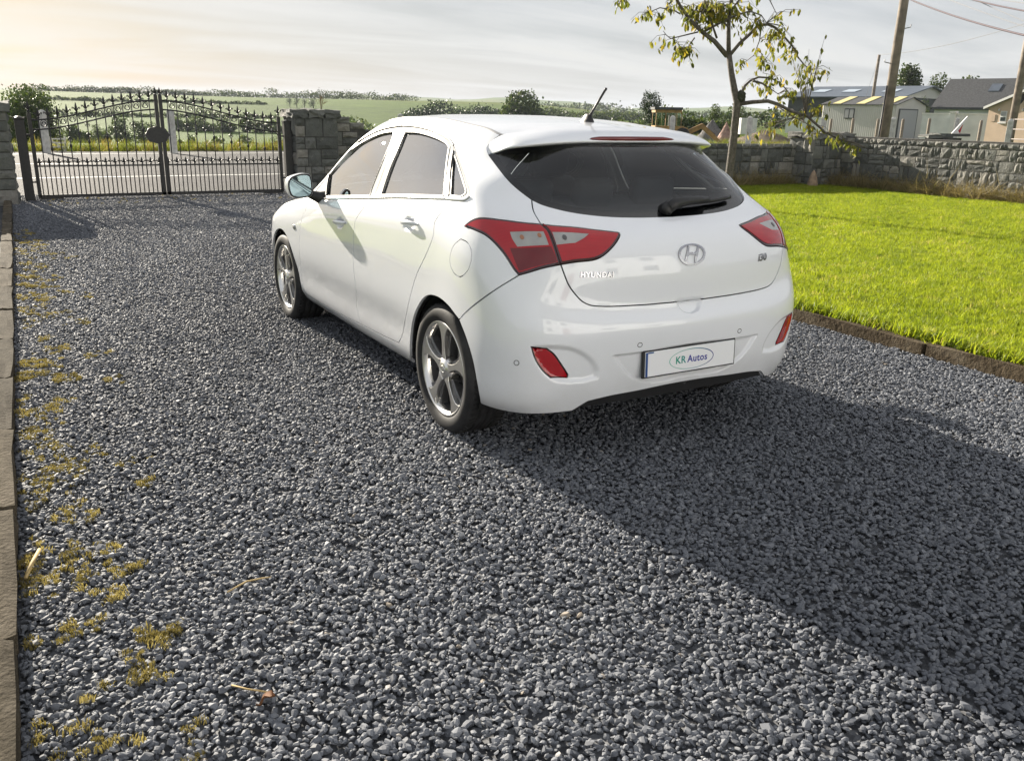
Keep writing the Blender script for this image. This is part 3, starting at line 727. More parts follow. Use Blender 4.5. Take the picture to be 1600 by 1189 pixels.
# ---- tail lamps
def lampset(m_out, loops, parent):
    return both('tail_lamp', m_out, parent, loops, off=.003, gap=.002, flange=.02, step=.012, use_disp=False)
tl = both('tail_lamp', LAMPB, CAR, lamp_q, off=.002, gap=.0015, flange=.02, step=.014, use_disp=False)
th = both('tail_lamp', LAMPB, tg, lamp_h, off=.002, gap=.0015, flange=.02, step=.014, use_disp=False)
def lens(l, m, parents, off, inset, holes=(), name='lens'):
    q = both(name, m, CAR, offset(np.array(l), inset), holes=holes, off=off, gap=0, flange=.004, step=.012, use_disp=False); shared(q, parents); return q
clear_q = loop(C((797.2, 363.3), (822, 362.4), (849, 362.5)), C((849, 362.5), (853, 371), (857.5, 383.6)), C((857.5, 383.6), (832, 384.8), (809, 386.2)), C((809, 386.2), (801, 374), (797.2, 363.3)))
clear_h = loop(C((862.6, 363.5), (890, 364.2), (919.9, 366.4)), C((919.9, 366.4), (912, 373), (898.7, 380.4)), C((898.7, 380.4), (884, 381.8), (869.5, 383.4)), C((869.5, 383.4), (866, 373), (862.6, 363.5)))
low_q = loop(C((797.5, 388.5), (826, 388), (861, 385.8)), C((861, 385.8), (866, 396), (870.5, 409.5)), C((870.5, 409.5), (846, 414.4), (812, 424)), C((812, 424), (805, 408), (797.5, 388.5)))
lens(lamp_q, LAMPR, tl, .0045, .0085, holes=[clear_q, low_q])
lens(lamp_h, LAMPR, th, .0045, .0085, holes=[clear_h])
lens(low_q, LAMPD, tl, .0035, 0)
lens(clear_q, LAMPC, tl, .0035, 0); lens(clear_h, LAMPC, th, .0035, 0)
for px, par in (((816, 371.5), tl), ((843, 368.5), tl)):
    c = np.array(PX(px)[0]); k = np.array([c+[.0085*math.cos(t), .0085*math.sin(t)] for t in np.linspace(0, 2*math.pi, 17)[:-1]])
    q = both('bulb', AMBER, CAR, k, off=.0055, gap=0, flange=.004, step=.01, use_disp=False); shared(q, par)
c = np.array(PX((882, 372))[0]); k = np.array([c+[.010*math.cos(t), .010*math.sin(t)] for t in np.linspace(0, 2*math.pi, 17)[:-1]])
q = both('bulb', TRIM, CAR, k, off=.0055, gap=0, flange=.004, step=.01, use_disp=False); shared(q, th)
fg = both('fog_reflector', LAMPB, bumper, fog, off=.001, gap=.0012, step=.012)
q = both('lens', LAMPR, CAR, offset(fog, .004), off=.0035, gap=0, flange=.003, step=.012); shared(q, fg)
# parking sensors
for px in ((807, 567), (1000, 539)):
    c = np.array(PX(px)[0]); k = np.array([c+[.011*math.cos(t), .011*math.sin(t)] for t in np.linspace(0, 2*math.pi, 21)[:-1]])
    both('parking_sensor', PAINT, bumper, offset(k, .0022), off=.0012, gap=0, flange=.006, step=.008)
    strip(k, .0035, .0004, 'sensor_ring', TRIM, bumper, closed=True)
# ---- spoiler over the rear window
def spoiler():
    F = [(-.132, 0, 1.434), (-.125, .26, 1.431), (-.100, .42, 1.420), (-.060, .50, 1.409), (-.028, .545, 1.402), (.01, .575, 1.385), (.05, .602, 1.352), (.075, .615, 1.330)]
    K = [(-.240, 0, 1.402), (-.236, .21, 1.400), (-.222, .40, 1.392), (-.190, .50, 1.384), (-.150, .548, 1.377), (-.098, .578, 1.362), (-.035, .602, 1.336), (.045, .616, 1.318)]
    L = [(-.268, 0, 1.377), (-.263, .26, 1.377), (-.245, .43, 1.370), (-.212, .525, 1.360), (-.165, .568, 1.352), (-.105, .592, 1.342), (-.040, .607, 1.322), (.035, .617, 1.306)]
    U = [(-.236, 0, 1.362), (-.230, .26, 1.360), (-.212, .41, 1.352), (-.180, .50, 1.345), (-.140, .545, 1.338), (-.085, .572, 1.330), (-.025, .590, 1.315), (.04, .605, 1.302)]
    rows = [F, [tuple(.55*np.array(a)+.45*np.array(b)+np.array((0, 0, .006))) for a, b in zip(F, K)], K, [tuple((np.array(a)+np.array(b))/2+np.array((-.004, 0, -.001))) for a, b in zip(K, L)], L, [tuple(np.array(p)+np.array((.006, 0, -.004))) for p in L], U,
            [(p[0]+.09, p[1]*.97, p[2]+.012) for p in U]]
    R = np.array(rows); m = R[:, 1:][:, ::-1].copy(); m[:, :, 1] *= -1; R = np.concatenate([m, R], 1)
    t = np.arange(R.shape[1], dtype=float); n = 97; tt = np.linspace(0, t[-1], n); Y = R.transpose(1, 0, 2)
    D = spline_e(t, Y, spline_m(t, Y), tt)      # n x rows x 3
    k = D.shape[1]; vs = [tuple(p) for p in D.reshape(-1, 3)]; fs = []
    for i in range(n-1):
        for j in range(k-1): fs.append((i*k+j, i*k+j+1, (i+1)*k+j+1, (i+1)*k+j))
    mb = MB(); mb.add(vs, fs, True); o = mb.build('spoiler', PAINT, tg)
    md = o.modifiers.new('smooth', 'SUBSURF'); md.levels = 1; md.render_levels = 1
    o.data.materials.clear(); o.data.materials.append(PAINT)
    return o, D
SPO, SPD = spoiler()
# high brake lamp let into the lip
mb = MB(); ys = np.linspace(-.245, .245, 33); vs = []; fs = []
for y in ys:
    k = math.sqrt(max(0, 1-(y/.2452)**2)); h = .0105*min(1, k*1.5)
    xb = -.262+.010*(abs(y)/.26)**2
    for dx_, dz_ in ((.010, h), (-.0035, h*.8), (-.006, 0), (-.004, -h*.85), (.010, -h)):
        vs.append((xb+dx_, y, 1.3885-.002*(abs(y)/.26)**2+dz_))
for i in range(len(ys)-1):
    for j in range(4): fs.append((i*5+j, (i+1)*5+j, (i+1)*5+j+1, i*5+j+1))
mb.add(vs, fs, True); mb.build('brake_light', LAMPD, SPO)
# ---- wheels
def wheel(name, x, side):
    y = .875*side
    e = bpy.data.objects.new(name, None); COL.objects.link(e); e.parent = CAR; e.location = (x, 0, .315)
    M = Matrix.Translation((0, (.875-.112)*side, 0)) @ (Matrix.Rotation(rad(-90), 4, 'X') if side > 0 else Matrix.Rotation(rad(90), 4, 'X'))
    half = [(.3165, .004), (.3165, .040), (.309, .042), (.309, .050), (.3155, .052), (.3145, .078), (.3105, .092), (.303, .104), (.290, .1125), (.270, .1165), (.250, .1135), (.236, .106), (.228, .098)]
    prof = [(r, -h) for r, h in half][::-1]+[(.309, -.002), (.309, .002)]+half
    mb = MB(); mb.lathe(prof, 72, M); ty = mb.build('tyre', RUBBER, e)
    mb = MB()
    for j in range(64):       # tread sipes on both shoulders
        for h0 in (.071, -.071):
            w = 2*math.pi*j/64+(.03 if h0 < 0 else 0)
            R_ = Matrix.Rotation(w, 4, 'Z') @ Matrix.Translation((.3135, 0, h0)) @ Matrix.Rotation(.25*np.sign(h0), 4, 'X')
            mb.add([M @ (R_ @ Vector((a*.004, b*.0022, c*.022))) for c in (-1, 1) for a, b in ((-1, -1), (1, -1), (1, 1), (-1, 1))], [(3, 2, 1, 0), (4, 5, 6, 7), (0, 1, 5, 4), (1, 2, 6, 5), (2, 3, 7, 6), (3, 0, 4, 7)])
    mb.build('tread_sipes', LINER, ty)['kind'] = 'stuff'
    mb = MB(); mb.lathe([(.231, .099), (.2335, .1035), (.228, .107), (.2215, .1035), (.214, .096), (.2075, .078), (.203, .02), (.200, -.09), (.232, -.100)], 72, M); rim = mb.build('rim', ALLOY, e)
    mb = MB(); mb.lathe([(.2065, .070), (.2025, .02), (.199, -.09), (.05, -.092)], 48, M); mb.build('barrel', GUNMETAL, rim)
    def spoke(pts, z0, z1, zi0, zi1, ang):
        """closed outline in (radius, offset); face follows a line of heights from hub to rim"""
        n = len(pts); vs = []
        for low in (0, 1):
            for r, o in pts:
                t = min(1, max(0, (r-.05)/.16)); z = (z0+(z1-z0)*t) if not low else (zi0+(zi1-zi0)*t)
                p = Vector((r*math.cos(ang)-o*math.sin(ang), r*math.sin(ang)+o*math.cos(ang), z)); vs.append(M @ p)
        fs = [tuple(range(n)), tuple(range(n, 2*n))[::-1]]+[(i, n+i, n+(i+1) % n, (i+1) % n) for i in range(n)]
        return vs, fs
    hw = [(.050, .026), (.070, .0165), (.10, .0135), (.135, .0150), (.165, .0205), (.188, .031), (.203, .047), (.2135, .060)]
    for q in range(5):
        a = -math.pi/2+2*math.pi*q/5 if side > 0 else -math.pi/2+2*math.pi*q/5
        pts = hw+[(.219, .030), (.2205, 0), (.219, -.030)]+[(r, -o) for r, o in hw[::-1]]
        mb = MB(); v, f = spoke(pts, .098, .102, .040, .062, a); mb.add(v, f); mb.build('spoke', ALLOY, rim, bevel=(.0025, 2))
        for sg in (1, -1):
            p2 = [(.052, .014*sg), (.075, .028*sg), (.12, .034*sg), (.17, .050*sg), (.208, .076*sg), (.212, .056*sg), (.185, .034*sg), (.15, .018*sg), (.11, .012*sg), (.07, .012*sg)]
            if sg < 0: p2 = p2[::-1]
            mb = MB(); v, f = spoke(p2[::-1], .078, .084, .03, .045, a); mb.add(v, f); mb.build('spoke_wing', GUNMETAL, rim, bevel=(.003, 2))
    mb = MB(); mb.lathe([(.058, .04), (.060, .084), (.052, .0965), (.036, .0985), (.034, .1010), (.030, .1025), (.0, .104)], 32, M); mb.build('hub_cap', ALLOY, rim)
    mb = MB(); mb.lathe([(.022, .1030), (.024, .1055), (.026, .1030)], 24, M @ Matrix.Scale(.62, 4, (0, 1, 0))); mb.build('hub_emblem', CHROME, rim)
    for q in range(5):
        a = -math.pi/2+2*math.pi*(q+.5)/5; mb = MB(); c = Matrix.Translation((.046*math.cos(a), .046*math.sin(a), 0))
        mb.lathe([(.0105, .05), (.0105, .088), (.008, .0915), (0, .0915)], 6, M @ c, smooth=False); mb.build('wheel_nut', GUNMETAL, rim)
    mb = MB(); mb.lathe([(.0, .012), (.085, .012), (.086, .004), (.140, .004), (.140, -.018), (.0, -.018)], 48, M); mb.build('brake_disc', DISCM, e)
    mb = MB(); mb.box((0, 0, 0), (.06, .15, .05)); o = mb.build('brake_caliper', GUNMETAL, e, bevel=(.01, 2)); o.matrix_local = M @ Matrix.Translation((.122, 0, 0))
    return e
for wx in (0.0, 2.65):
    for sd_ in (1, -1): wheel('wheel', wx, sd_)
for wx in (0.0, 2.65):                     # wheel housings
    for s_ in (1, -1):
        mb = MB(); vs = []; fs = []; n = 26
        for k in range(n+1):
            t = rad(-25)+rad(230)*k/n; r = .352
            for yy in (.845, .50): vs.append((wx+r*math.cos(t), yy*s_, max(.20, .315+r*math.sin(t))))
        for k in range(n): fs.append((2*k, 2*k+1, 2*k+3, 2*k+2) if s_ < 0 else (2*k, 2*k+2, 2*k+3, 2*k+1))
        b = len(vs); vs2 = [(wx, .50*s_, .315)]
        mb.add(vs, fs, True)
        mb.add([(wx, .5*s_, .25)]+[v for v in vs[1::2]], [(0, k+1, k+2) for k in range(n)])
        mb.build('wheel_housing', LINER, CAR)
mb = MB(); mb.box((1.32, 0, .245), (3.6, 1.36, .06)); mb.box((-.36, 0, .36), (.5, 1.1, .10)); mb.build('underbody', LINER, CAR, bevel=(.02, 2))
# ---- lettering and marks that lie on the shell
def text_mesh(body, size, shear=0, space=1.0, bold=0.0):
    cu = bpy.data.curves.new('lettering', 'FONT'); cu.body = body; cu.size = size; cu.align_x = 'CENTER'; cu.align_y = 'CENTER'; cu.shear = shear; cu.space_character = space; cu.resolution_u = 3; cu.offset = bold
    o = bpy.data.objects.new('lettering', cu); COL.objects.link(o); bpy.context.view_layer.update()
    me = bpy.data.meshes.new_from_object(o.evaluated_get(bpy.context.evaluated_depsgraph_get())); bpy.data.objects.remove(o, do_unlink=True); bpy.data.curves.remove(cu)
    return me
def conform(me, c, h, name, m, parent, sx=1.0):
    """lay a flat mesh (x right, y up as read from behind the car) onto the shell at uv c and raise it by h"""
    n = len(me.vertices); co = np.zeros(n*3); me.vertices.foreach_get('co', co); co = co.reshape(-1, 3)
    e = .01; su = np.linalg.norm(S([c[0]+e], [c[1]])-S([c[0]-e], [c[1]]))/(2*e); sv = np.linalg.norm(S([c[0]], [c[1]+e])-S([c[0]], [c[1]-e]))/(2*e)
    u = c[0]-co[:, 0]*sx/su; v = c[1]+co[:, 1]/sv
    P = S(u, v); N = SN(u, v)
    mb = bmesh.new(); mb.from_mesh(me)
    bmesh.ops.remove_doubles(mb, verts=mb.verts, dist=1e-6)
    mb.free()
    fs = [tuple(p.vertices) for p in me.polygons]; top = P+N*h; bot = P-N*.002
    ec = {}
    for f in fs:
        for i in range(len(f)): ec[(f[i], f[(i+1) % len(f)])] = 1
    # weld by position for edge tests
    key = {}; w = [key.setdefault((round(a, 5), round(b, 5)), i) for i, (a, b, _) in enumerate(co)]
    ew = {}
    for a, b in ec: ew[(w[a], w[b])] = (a, b)
    faces = list(fs)
    for (a, b), (a0, b0) in ew.items():
        if (b, a) not in ew: faces.append((b0, a0, a0+n, b0+n))
    m2 = MB(); m2.add([tuple(p) for p in np.concatenate([top, bot])], faces)
    return m2.build(name, m, parent)
def ribbon2d(pts, w, closed=False):
    """flat ribbon mesh through 2d points"""
    P = np.array(pts, float); n = len(P)
    T = (np.roll(P, -1, 0)-np.roll(P, 1, 0)) if closed else np.gradient(P, axis=0)
    T /= np.linalg.norm(T, axis=1)[:, None]+1e-12; B = np.stack([-T[:, 1], T[:, 0]], 1)
    ws = np.broadcast_to(np.asarray(w, float), (n,))[:, None]
    vs = [(*(p), 0) for p in np.concatenate([P+B*ws/2, P-B*ws/2])]
    fs = [(i, i+n, (i+1) % n+n, (i+1) % n) for i in range(n if closed else n-1)]
    return vs, fs
def flatmesh(parts):
    mb = MB()
    for v, f in parts: mb.add(v, f)
    return mb.mesh('mark')
c_em = np.array([0.0, PX((1080.2, 397.2))[0][1] if PX((1080.2, 397.2)) else VV(7)])
t = np.linspace(0, 2*math.pi, 49)[:-1]
ell = np.stack([.071*np.cos(t), .043*np.sin(t)], 1)
ew_ = .0075+.003*np.abs(np.cos(t))
emb = [ribbon2d(ell, ew_, True)]
for s_ in (1, -1):
    # slanted uprights of the mark
    q = [(-.040*s_, -.030*s_), (-.032*s_, -.010*s_), (-.022*s_, .012*s_), (-.014*s_, .036*s_)]
    emb.append(ribbon2d(q, [.008, .0115, .0115, .008]))
emb.append(ribbon2d([(-.030, -.009), (-.012, .003), (.0, .002), (.012, -.001), (.030, .010)], [.004, .010, .0125, .010, .004]))
conform(flatmesh(emb), c_em, .006, 'badge', BADGE, tg)
lw = text_mesh('HYUNDAI', .031, 0, 1.12, .0010)
conform(lw, np.array(PX((933, 430))[0]), .004, 'badge_lettering', BADGE, tg, sx=1.02)
c3 = np.array(PX((1080, 405))[0]); yr = RR((.445, .872))[0]
conform(text_mesh('i30', .046, .2, 1.0, .0012), (-yr[0], yr[1]), .004, 'badge_lettering', BADGE, tg, sx=1.15)
# ---- number plate
PC = np.array([0.0, RR((0.001, .457))[0][1]]); pz = S([0], [PC[1]])[0]
plate = bpy.data.objects.new('number_plate', None); COL.objects.link(plate); plate.parent = bumper
plate.location = (pz[0]+.006, 0, .457); plate.rotation_euler = (0, rad(3), 0)
mb = MB(); mb.box((0, 0, 0), (.014, .540, .126)); mb.build('plate_holder', BLACKP, plate, bevel=(.004, 2))
mb = MB(); mb.box((-.009, 0, 0), (.006, .520, .111)); mb.build('plate_face', PLATEW, plate, bevel=(.0015, 1))
EU = mat('plate_blue', (.02, .07, .24), .3)
mb = MB(); mb.box((-.0125, .2535, 0), (.0016, .011, .108)); mb.box((-.0125, .232, .0515), (.0014, .032, .006)); mb.build('plate_edge_strip', EU, plate)
def gradm(name, c1, c2, y0, y1):
    m = mat(name, c1, .45); n = m.node_tree; g = n.nodes.new('ShaderNodeTexCoord'); s_ = n.nodes.new('ShaderNodeSeparateXYZ'); n.links.new(g.outputs['Object'], s_.inputs[0])
    r_ = n.nodes.new('ShaderNodeMapRange'); n.links.new(s_.outputs['Y'], r_.inputs[0]); r_.inputs[1].default_value = y0; r_.inputs[2].default_value = y1
    x = n.nodes.new('ShaderNodeMix'); x.data_type = 'RGBA'; n.links.new(r_.outputs[0], x.inputs[0]); x.inputs[6].default_value = (*c1, 1); x.inputs[7].default_value = (*c2, 1)
    n.links.new(x.outputs[2], n.nodes['Principled BSDF'].inputs['Base Color']); return m
PRINT1 = gradm('print_green_teal', (.02, .30, .20), (.03, .22, .32), .09, -.02)
PRINT2 = mat('print_blue', (.04, .045, .30), .45)
PRINTE = gradm('print_ring', (.07, .45, .33), (.02, .03, .22), .10, -.12)
def on_plate(me, y, z, name, m, h=-.01275):
    """flat mesh (x right, y up) onto the plate face, read from behind the car"""
    n = len(me.vertices); co = np.zeros(n*3); me.vertices.foreach_get('co', co); co = co.reshape(-1, 3)
    mb = MB(); mb.add([(h, y-a, z+b) for a, b, _ in co], [tuple(p.vertices) for p in me.polygons]); return mb.build(name, m, plate)
on_plate(text_mesh('KR', .046, 0, 1.06, .0011), .062, -.002, 'plate_lettering', PRINT1)
on_plate(text_mesh('Autos', .045, 0, 1.08, .0011), -.036, -.002, 'plate_lettering', PRINT2)
t = np.linspace(0, 2*math.pi, 65)[:-1]
on_plate(flatmesh([ribbon2d(np.stack([.128*np.cos(t), .045*np.sin(t)], 1), .0022+.0022*np.maximum(0, np.cos(t-.4)), True), ribbon2d(np.stack([.129*np.cos(t[20:44])+.003, .0465*np.sin(t[20:44])], 1), .0014)]), -.002, -.001, 'plate_ring', PRINTE)
# ---- door handles
for nm, px, par in (('front', (531, 348), FD), ('rear', (640, 350), RD)):
    c = np.array(PX(px)[0]); 
    for sgn, p_ in ((1, par[0]), (-1, par[1])):
        n = 15; vs = []; fs = []
        for i in range(n):
            t_ = i/(n-1); uu = c[0]+(.5-t_)*.185; w = .0125*(1-(2*t_-1)**6*.45)*(1.12-.3*t_ if True else 1)
            h = .006+.030*math.sin(math.pi*min(1, max(0, t_)))**.6
            p = S([uu], [c[1]+.004])[0]; nn = SN([uu], [c[1]])[0]
            for k in range(8):
                w_ = 2*math.pi*k/8; q = p+nn*(h+.008*math.cos(w_)-.010)+np.array([0, 0, 1])*w*math.sin(w_); vs.append((q[0], q[1]*sgn, q[2]))
        for i in range(n-1):
            for k in range(8):
                f = (i*8+k, i*8+(k+1) % 8, (i+1)*8+(k+1) % 8, (i+1)*8+k); fs.append(f if sgn > 0 else f[::-1])
        fs += [tuple(range(8)), tuple((n-1)*8+k for k in range(8))[::-1]]
        mb = MB(); mb.add(vs, fs, True); mb.build('door_handle', PAINT, p_)
# ---- door mirrors
def door_mirror(sgn):
    e = bpy.data.objects.new('door_mirror', None); COL.objects.link(e); e.parent = FD[0 if sgn > 0 else 1]
    X0 = 1.85
    out = [(.880, .985), (.884, 1.075), (.895, 1.103), (.930, 1.112), (.985, 1.104), (1.030, 1.083), (1.046, 1.055), (1.044, 1.000), (1.030, .966), (1.000, .952), (.940, .952), (.895, .962)]
    o2 = [np.array(p) for p in smooth_curve(out+out[:1], .012)][:-1]; c = np.mean(o2, 0); o2 = [c+(p-c)*.94 for p in o2]; n = len(o2)
    layers = [(X0+.004, .93), (X0-.004, .99), (X0+.004, 1.0), (X0+.04, 1.0), (X0+.09, .93), (X0+.135, .72), (X0+.155, .40), (X0+.16, .02)]
    vs = []; fs = []
    for x, k in layers:
        for p in o2: q = c+(p-c)*k; vs.append((x, q[0]*sgn, q[1]))
    for i in range(len(layers)-1):
        for j in range(n):
            f = (i*n+j, i*n+(j+1) % n, (i+1)*n+(j+1) % n, (i+1)*n+j); fs.append(f if sgn < 0 else f[::-1])
    mb = MB(); mb.add(vs, fs, True); mb.build('mirror_cap', PAINT, e)
    mb = MB(); vs = [(X0-.0045, (c+(p-c)*.975)[0]*sgn, (c+(p-c)*.975)[1]) for p in o2]; mb.add(vs, [tuple(range(n)) if sgn < 0 else tuple(range(n))[::-1]]); mb.build('mirror_surround', BLACKP, e)
    mb = MB(); vs = [(X0-.006+(.0 if sgn > 0 else 0)+.012*(p[0]-.96), (c+(p-c)*.86)[0]*sgn, (c+(p-c)*.86)[1]) for p in o2]; mb.add(vs, [tuple(range(n)) if sgn < 0 else tuple(range(n))[::-1]]); mb.build('mirror_glass', MIRRGL, e)
    mb = MB(); mb.tube([(X0+.05, .90*sgn, .985), (X0+.03, .875*sgn, .968), (X0+.0, .842*sgn, .955), (X0-.02, .80*sgn, .952)], [.030, .030, .038, .045], 12); mb.build('mirror_base', BLACKP, e)
    return e
for s_ in (1, -1): door_mirror(s_)
# ---- side repeater, aerial, wiper
mb = MB(); rp_ = np.array(PX((460, 355))[0]); P0 = S([rp_[0]], [rp_[1]])[0]
for s_, p_ in ((1, FEN[0]), (-1, FEN[1])):
    mb = MB(); mb.lathe([(.0, .010), (.012, .008), (.018, .003), (.020, -.004)], 16, Matrix.Translation((P0[0], P0[1]*s_, P0[2])) @ Matrix.Rotation(rad(-90*s_), 4, 'X') @ Matrix.Scale(1.7, 4, (1, 0, 0))); mb.build('side_repeater', LAMPC, p_)
an = bpy.data.objects.new('aerial', None); COL.objects.link(an); an.parent = roof
mb = MB(); k = 20; vs = []; fs = []
lay = [(0, 1, 1), (.010, .96, .9), (.022, .78, .66), (.036, .55, .42), (.046, .36, .30)]
for h, a, b in lay:
    for j in range(k):
        w = 2*math.pi*j/k; vs.append((.128-.010*h/.046+.052*a*math.cos(w), .027*b*math.sin(w), 1.452+h))
for i in range(len(lay)-1):
    for j in range(k): fs.append((i*k+j, i*k+(j+1) % k, (i+1)*k+(j+1) % k, (i+1)*k+j))
fs.append(tuple((len(lay)-1)*k+j for j in range(k))); mb.add(vs, fs, True); mb.build('aerial_base', BLACKP, an)
mb = MB(); mb.tube([(.105, 0, 1.485), (.07, 0, 1.52), (-.020, 0, 1.610)], [.0085, .0062, .0055], 10); mb.tube([(-.016, 0, 1.606), (-.024, 0, 1.614)], [.0068, .0062], 10); mb.build('aerial_rod', BLACKP, an)
wp = bpy.data.objects.new('rear_wiper', None); COL.objects.link(wp); wp.parent = tg
def onsh(y, v, h):
    q = S([np.interp(abs(y), *_yu)*np.sign(y)], [v])[0]; n_ = SN([np.interp(abs(y), *_yu)*np.sign(y)], [v])[0]; return q+n_*h
_uu = np.linspace(0, UU(4), 40); _yu = (S(_uu, np.full(40, VV(9.4)))[:, 1], _uu)
arm = [onsh(.0, VV(9.12), .018), onsh(-.05, VV(9.2), .030), onsh(-.12, VV(9.24), .032), onsh(-.20, VV(9.27), .028), onsh(-.26, VV(9.29), .024)]
mb = MB(); mb.tube(arm, [.026, .026, .022, .018, .012], 12); mb.build('wiper_arm', BLACKP, wp)
bl = [onsh(y, VV(9.22)+(.0)+.02*(abs(y)/.4), .014) for y in np.linspace(-.05, -.43, 12)]
mb = MB(); mb.tube(bl, [.010]*12, 8); mb.build('wiper_blade', BLACKP, wp)
mb = MB(); q = onsh(.0, VV(9.12), 0); mb.tube([q-np.array((-.02, 0, 0)), onsh(.0, VV(9.12), .03)], [.034, .028], 16); mb.build('wiper_pivot', BLACKP, wp)
# ---- interior
def cushion(name, c, d, rot=(0, 0, 0), b=.04, m=CLOTH, parent=CAR):
    mb = MB(); mb.box((0, 0, 0), d); o = mb.build(name, m, parent, bevel=(b, 4)); o.location = c; o.rotation_euler = rot
    o.data.polygons.foreach_set('use_smooth', [True]*len(o.data.polygons)); return o
for y in (.36, -.36):
    st = bpy.data.objects.new('front_seat', None); COL.objects.link(st); st.parent = CAR
    cushion('seat_cushion', (1.48, y, .52), (.52, .50, .16), (0, rad(-8), 0), .06, parent=st)
    cushion('seat_back', (1.17, y, .82), (.15, .50, .62), (0, rad(-17), 0), .065, parent=st)
    cushion('headrest', (1.035, y, 1.215), (.10, .27, .19), (0, rad(-10), 0), .045, parent=st)
rs = bpy.data.objects.new('rear_seat', None); COL.objects.link(rs); rs.parent = CAR
cushion('seat_cushion', (.50, 0, .53), (.50, 1.26, .17), (0, rad(-8), 0), .06, parent=rs)
cushion('seat_back', (.18, 0, .82), (.14, 1.24, .58), (0, rad(-20), 0), .06, parent=rs)
for y in (.38, 0, -.38): cushion('headrest', (.055, y, 1.115), (.085, .27 if y else .24, .15), (0, rad(-12), 0), .04, parent=rs)
cushion('parcel_shelf', (-.20, 0, .985), (.46, 1.14, .025), (0, rad(4), 0), .01, m=TRIM)
cushion('dashboard', (2.28, 0, .86), (.46, 1.40, .22), (0, rad(12), 0), .07, m=TRIM)
mb = MB(); tt = np.linspace(0, 2*math.pi, 33); M_ = Matrix.Translation((1.93, -.36, .93)) @ Matrix.Rotation(rad(62), 4, 'Y')
mb.tube([M_ @ Vector((.185*math.cos(a), .185*math.sin(a), 0)) for a in tt], .015, 8, caps=False)
for a in (0, math.pi, math.pi*1.5): mb.tube([M_ @ Vector((0, 0, .03)), M_ @ Vector((.18*math.cos(a), .18*math.sin(a), 0))], .014, 6)
mb.tube([M_ @ Vector((0, 0, .03)), M_ @ Vector((0, 0, -.25))], .035, 8); mb.build('steering_wheel', BLACKP, CAR)
cushion('cabin_mirror', (1.62, 0, 1.30), (.03, .22, .06), (0, rad(10), 0), .012, m=BLACKP)
# ------------------------------------------------------------------ setting: ground
def nodemat(name):
    m = bpy.data.materials.new(name); m.use_nodes = True; n = m.node_tree
    return m, n, n.nodes['Principled BSDF']
def N_(n, t, **k):
    x = n.nodes.new(t)
    for a, b in k.items(): setattr(x, a, b)
    return x
def ramp(n, fac, stops):
    r = N_(n, 'ShaderNodeValToRGB'); e = r.color_ramp.elements
    e[0].position, e[0].color = stops[0][0], (*stops[0][1], 1); e[1].position, e[1].color = stops[-1][0], (*stops[-1][1], 1)
    for p, c in stops[1:-1]:
        x = e.new(p); x.color = (*c, 1)
    n.links.new(fac, r.inputs[0]); return r.outputs[0]
def noise(n, scale, detail=6, rough=.55, vec=None, coord='Object'):
    t = N_(n, 'ShaderNodeTexCoord'); x = N_(n, 'ShaderNodeTexNoise'); x.inputs['Scale'].default_value = scale; x.inputs['Detail'].default_value = detail; x.inputs['Roughness'].default_value = rough
    n.links.new(vec if vec is not None else t.outputs[coord], x.inputs['Vector']); return x.outputs['Fac']
def mixc(n, f, a, b, mode='MIX'):
    x = N_(n, 'ShaderNodeMix', data_type='RGBA', blend_type=mode)
    for i, v in ((0, f), (6, a), (7, b)):
        if isinstance(v, (int, float)): x.inputs[i].default_value = v
        elif isinstance(v, tuple): x.inputs[i].default_value = (*v, 1)
        else: n.links.new(v, x.inputs[i])
    return x.outputs[2]
def bump(n, b, h, s, d):
    g = N_(n, 'ShaderNodeBump'); g.inputs['Strength'].default_value = s; g.inputs['Distance'].default_value = d; n.links.new(h, g.inputs['Height']); n.links.new(g.outputs[0], b.inputs['Normal'])

# fields out to the horizon, one sheet
m_field, n, b = nodemat('field_grass')
vt = N_(n, 'ShaderNodeTexVoronoi'); vt.inputs['Scale'].default_value = .0085; t = N_(n, 'ShaderNodeTexCoord'); n.links.new(t.outputs['Object'], vt.inputs['Vector'])
fcol = ramp(n, vt.outputs['Color'], [(.0, (.055, .100, .014)), (.35, (.090, .140, .016)), (.6, (.062, .118, .015)), (.8, (.130, .155, .026)), (1, (.080, .130, .018))])
f2 = mixc(n, noise(n, .12, 8), (.55, .55, .55), (1.4, 1.35, 1.2)); c1 = mixc(n, 1.0, fcol, f2, 'MULTIPLY')
f3 = mixc(n, noise(n, 2.5, 8), (.65, .65, .6), (1.3, 1.3, 1.2)); c1 = mixc(n, 1.0, c1, f3, 'MULTIPLY')
n.links.new(c1, b.inputs['Base Color']); b.inputs['Roughness'].default_value = .9; b.inputs['Specular IOR Level'].default_value = .15; bump(n, b, noise(n, 3, 10), .8, .25)
def sstep(a, b, x): t = np.clip((x-a)/(b-a), 0, 1); return t*t*(3-2*t)
def H(x, y):
    """height of the land: level round the house, a hillside to the left, low blue hills far off"""
    x = np.asarray(x, float); y = np.asarray(y, float)
    dx_ = x-CAM[0]; dy_ = y-CAM[1]; D = np.hypot(dx_, dy_); az = np.degrees(np.arctan2(dy_, dx_))
    left = sstep(-41, -29, az)*(1-sstep(60, 90, az))
    h = -.07-.25*sstep(30, 80, D)
    h = h+left*(-5.2*sstep(36, 150, D)+14.0*sstep(205, 640, D)-6*sstep(700, 1200, D)) + .5*np.sin(x*.021+1)*np.cos(y*.017)*sstep(60, 150, D)
    h = h+(1-left)*1.2*sstep(250, 900, D)
    far = (34+9*np.sin(az*.21+.8)+5*np.sin(az*.55)+3*np.sin(az*1.3+2))
    h = h+far*sstep(1400, 2900, D)
    return h
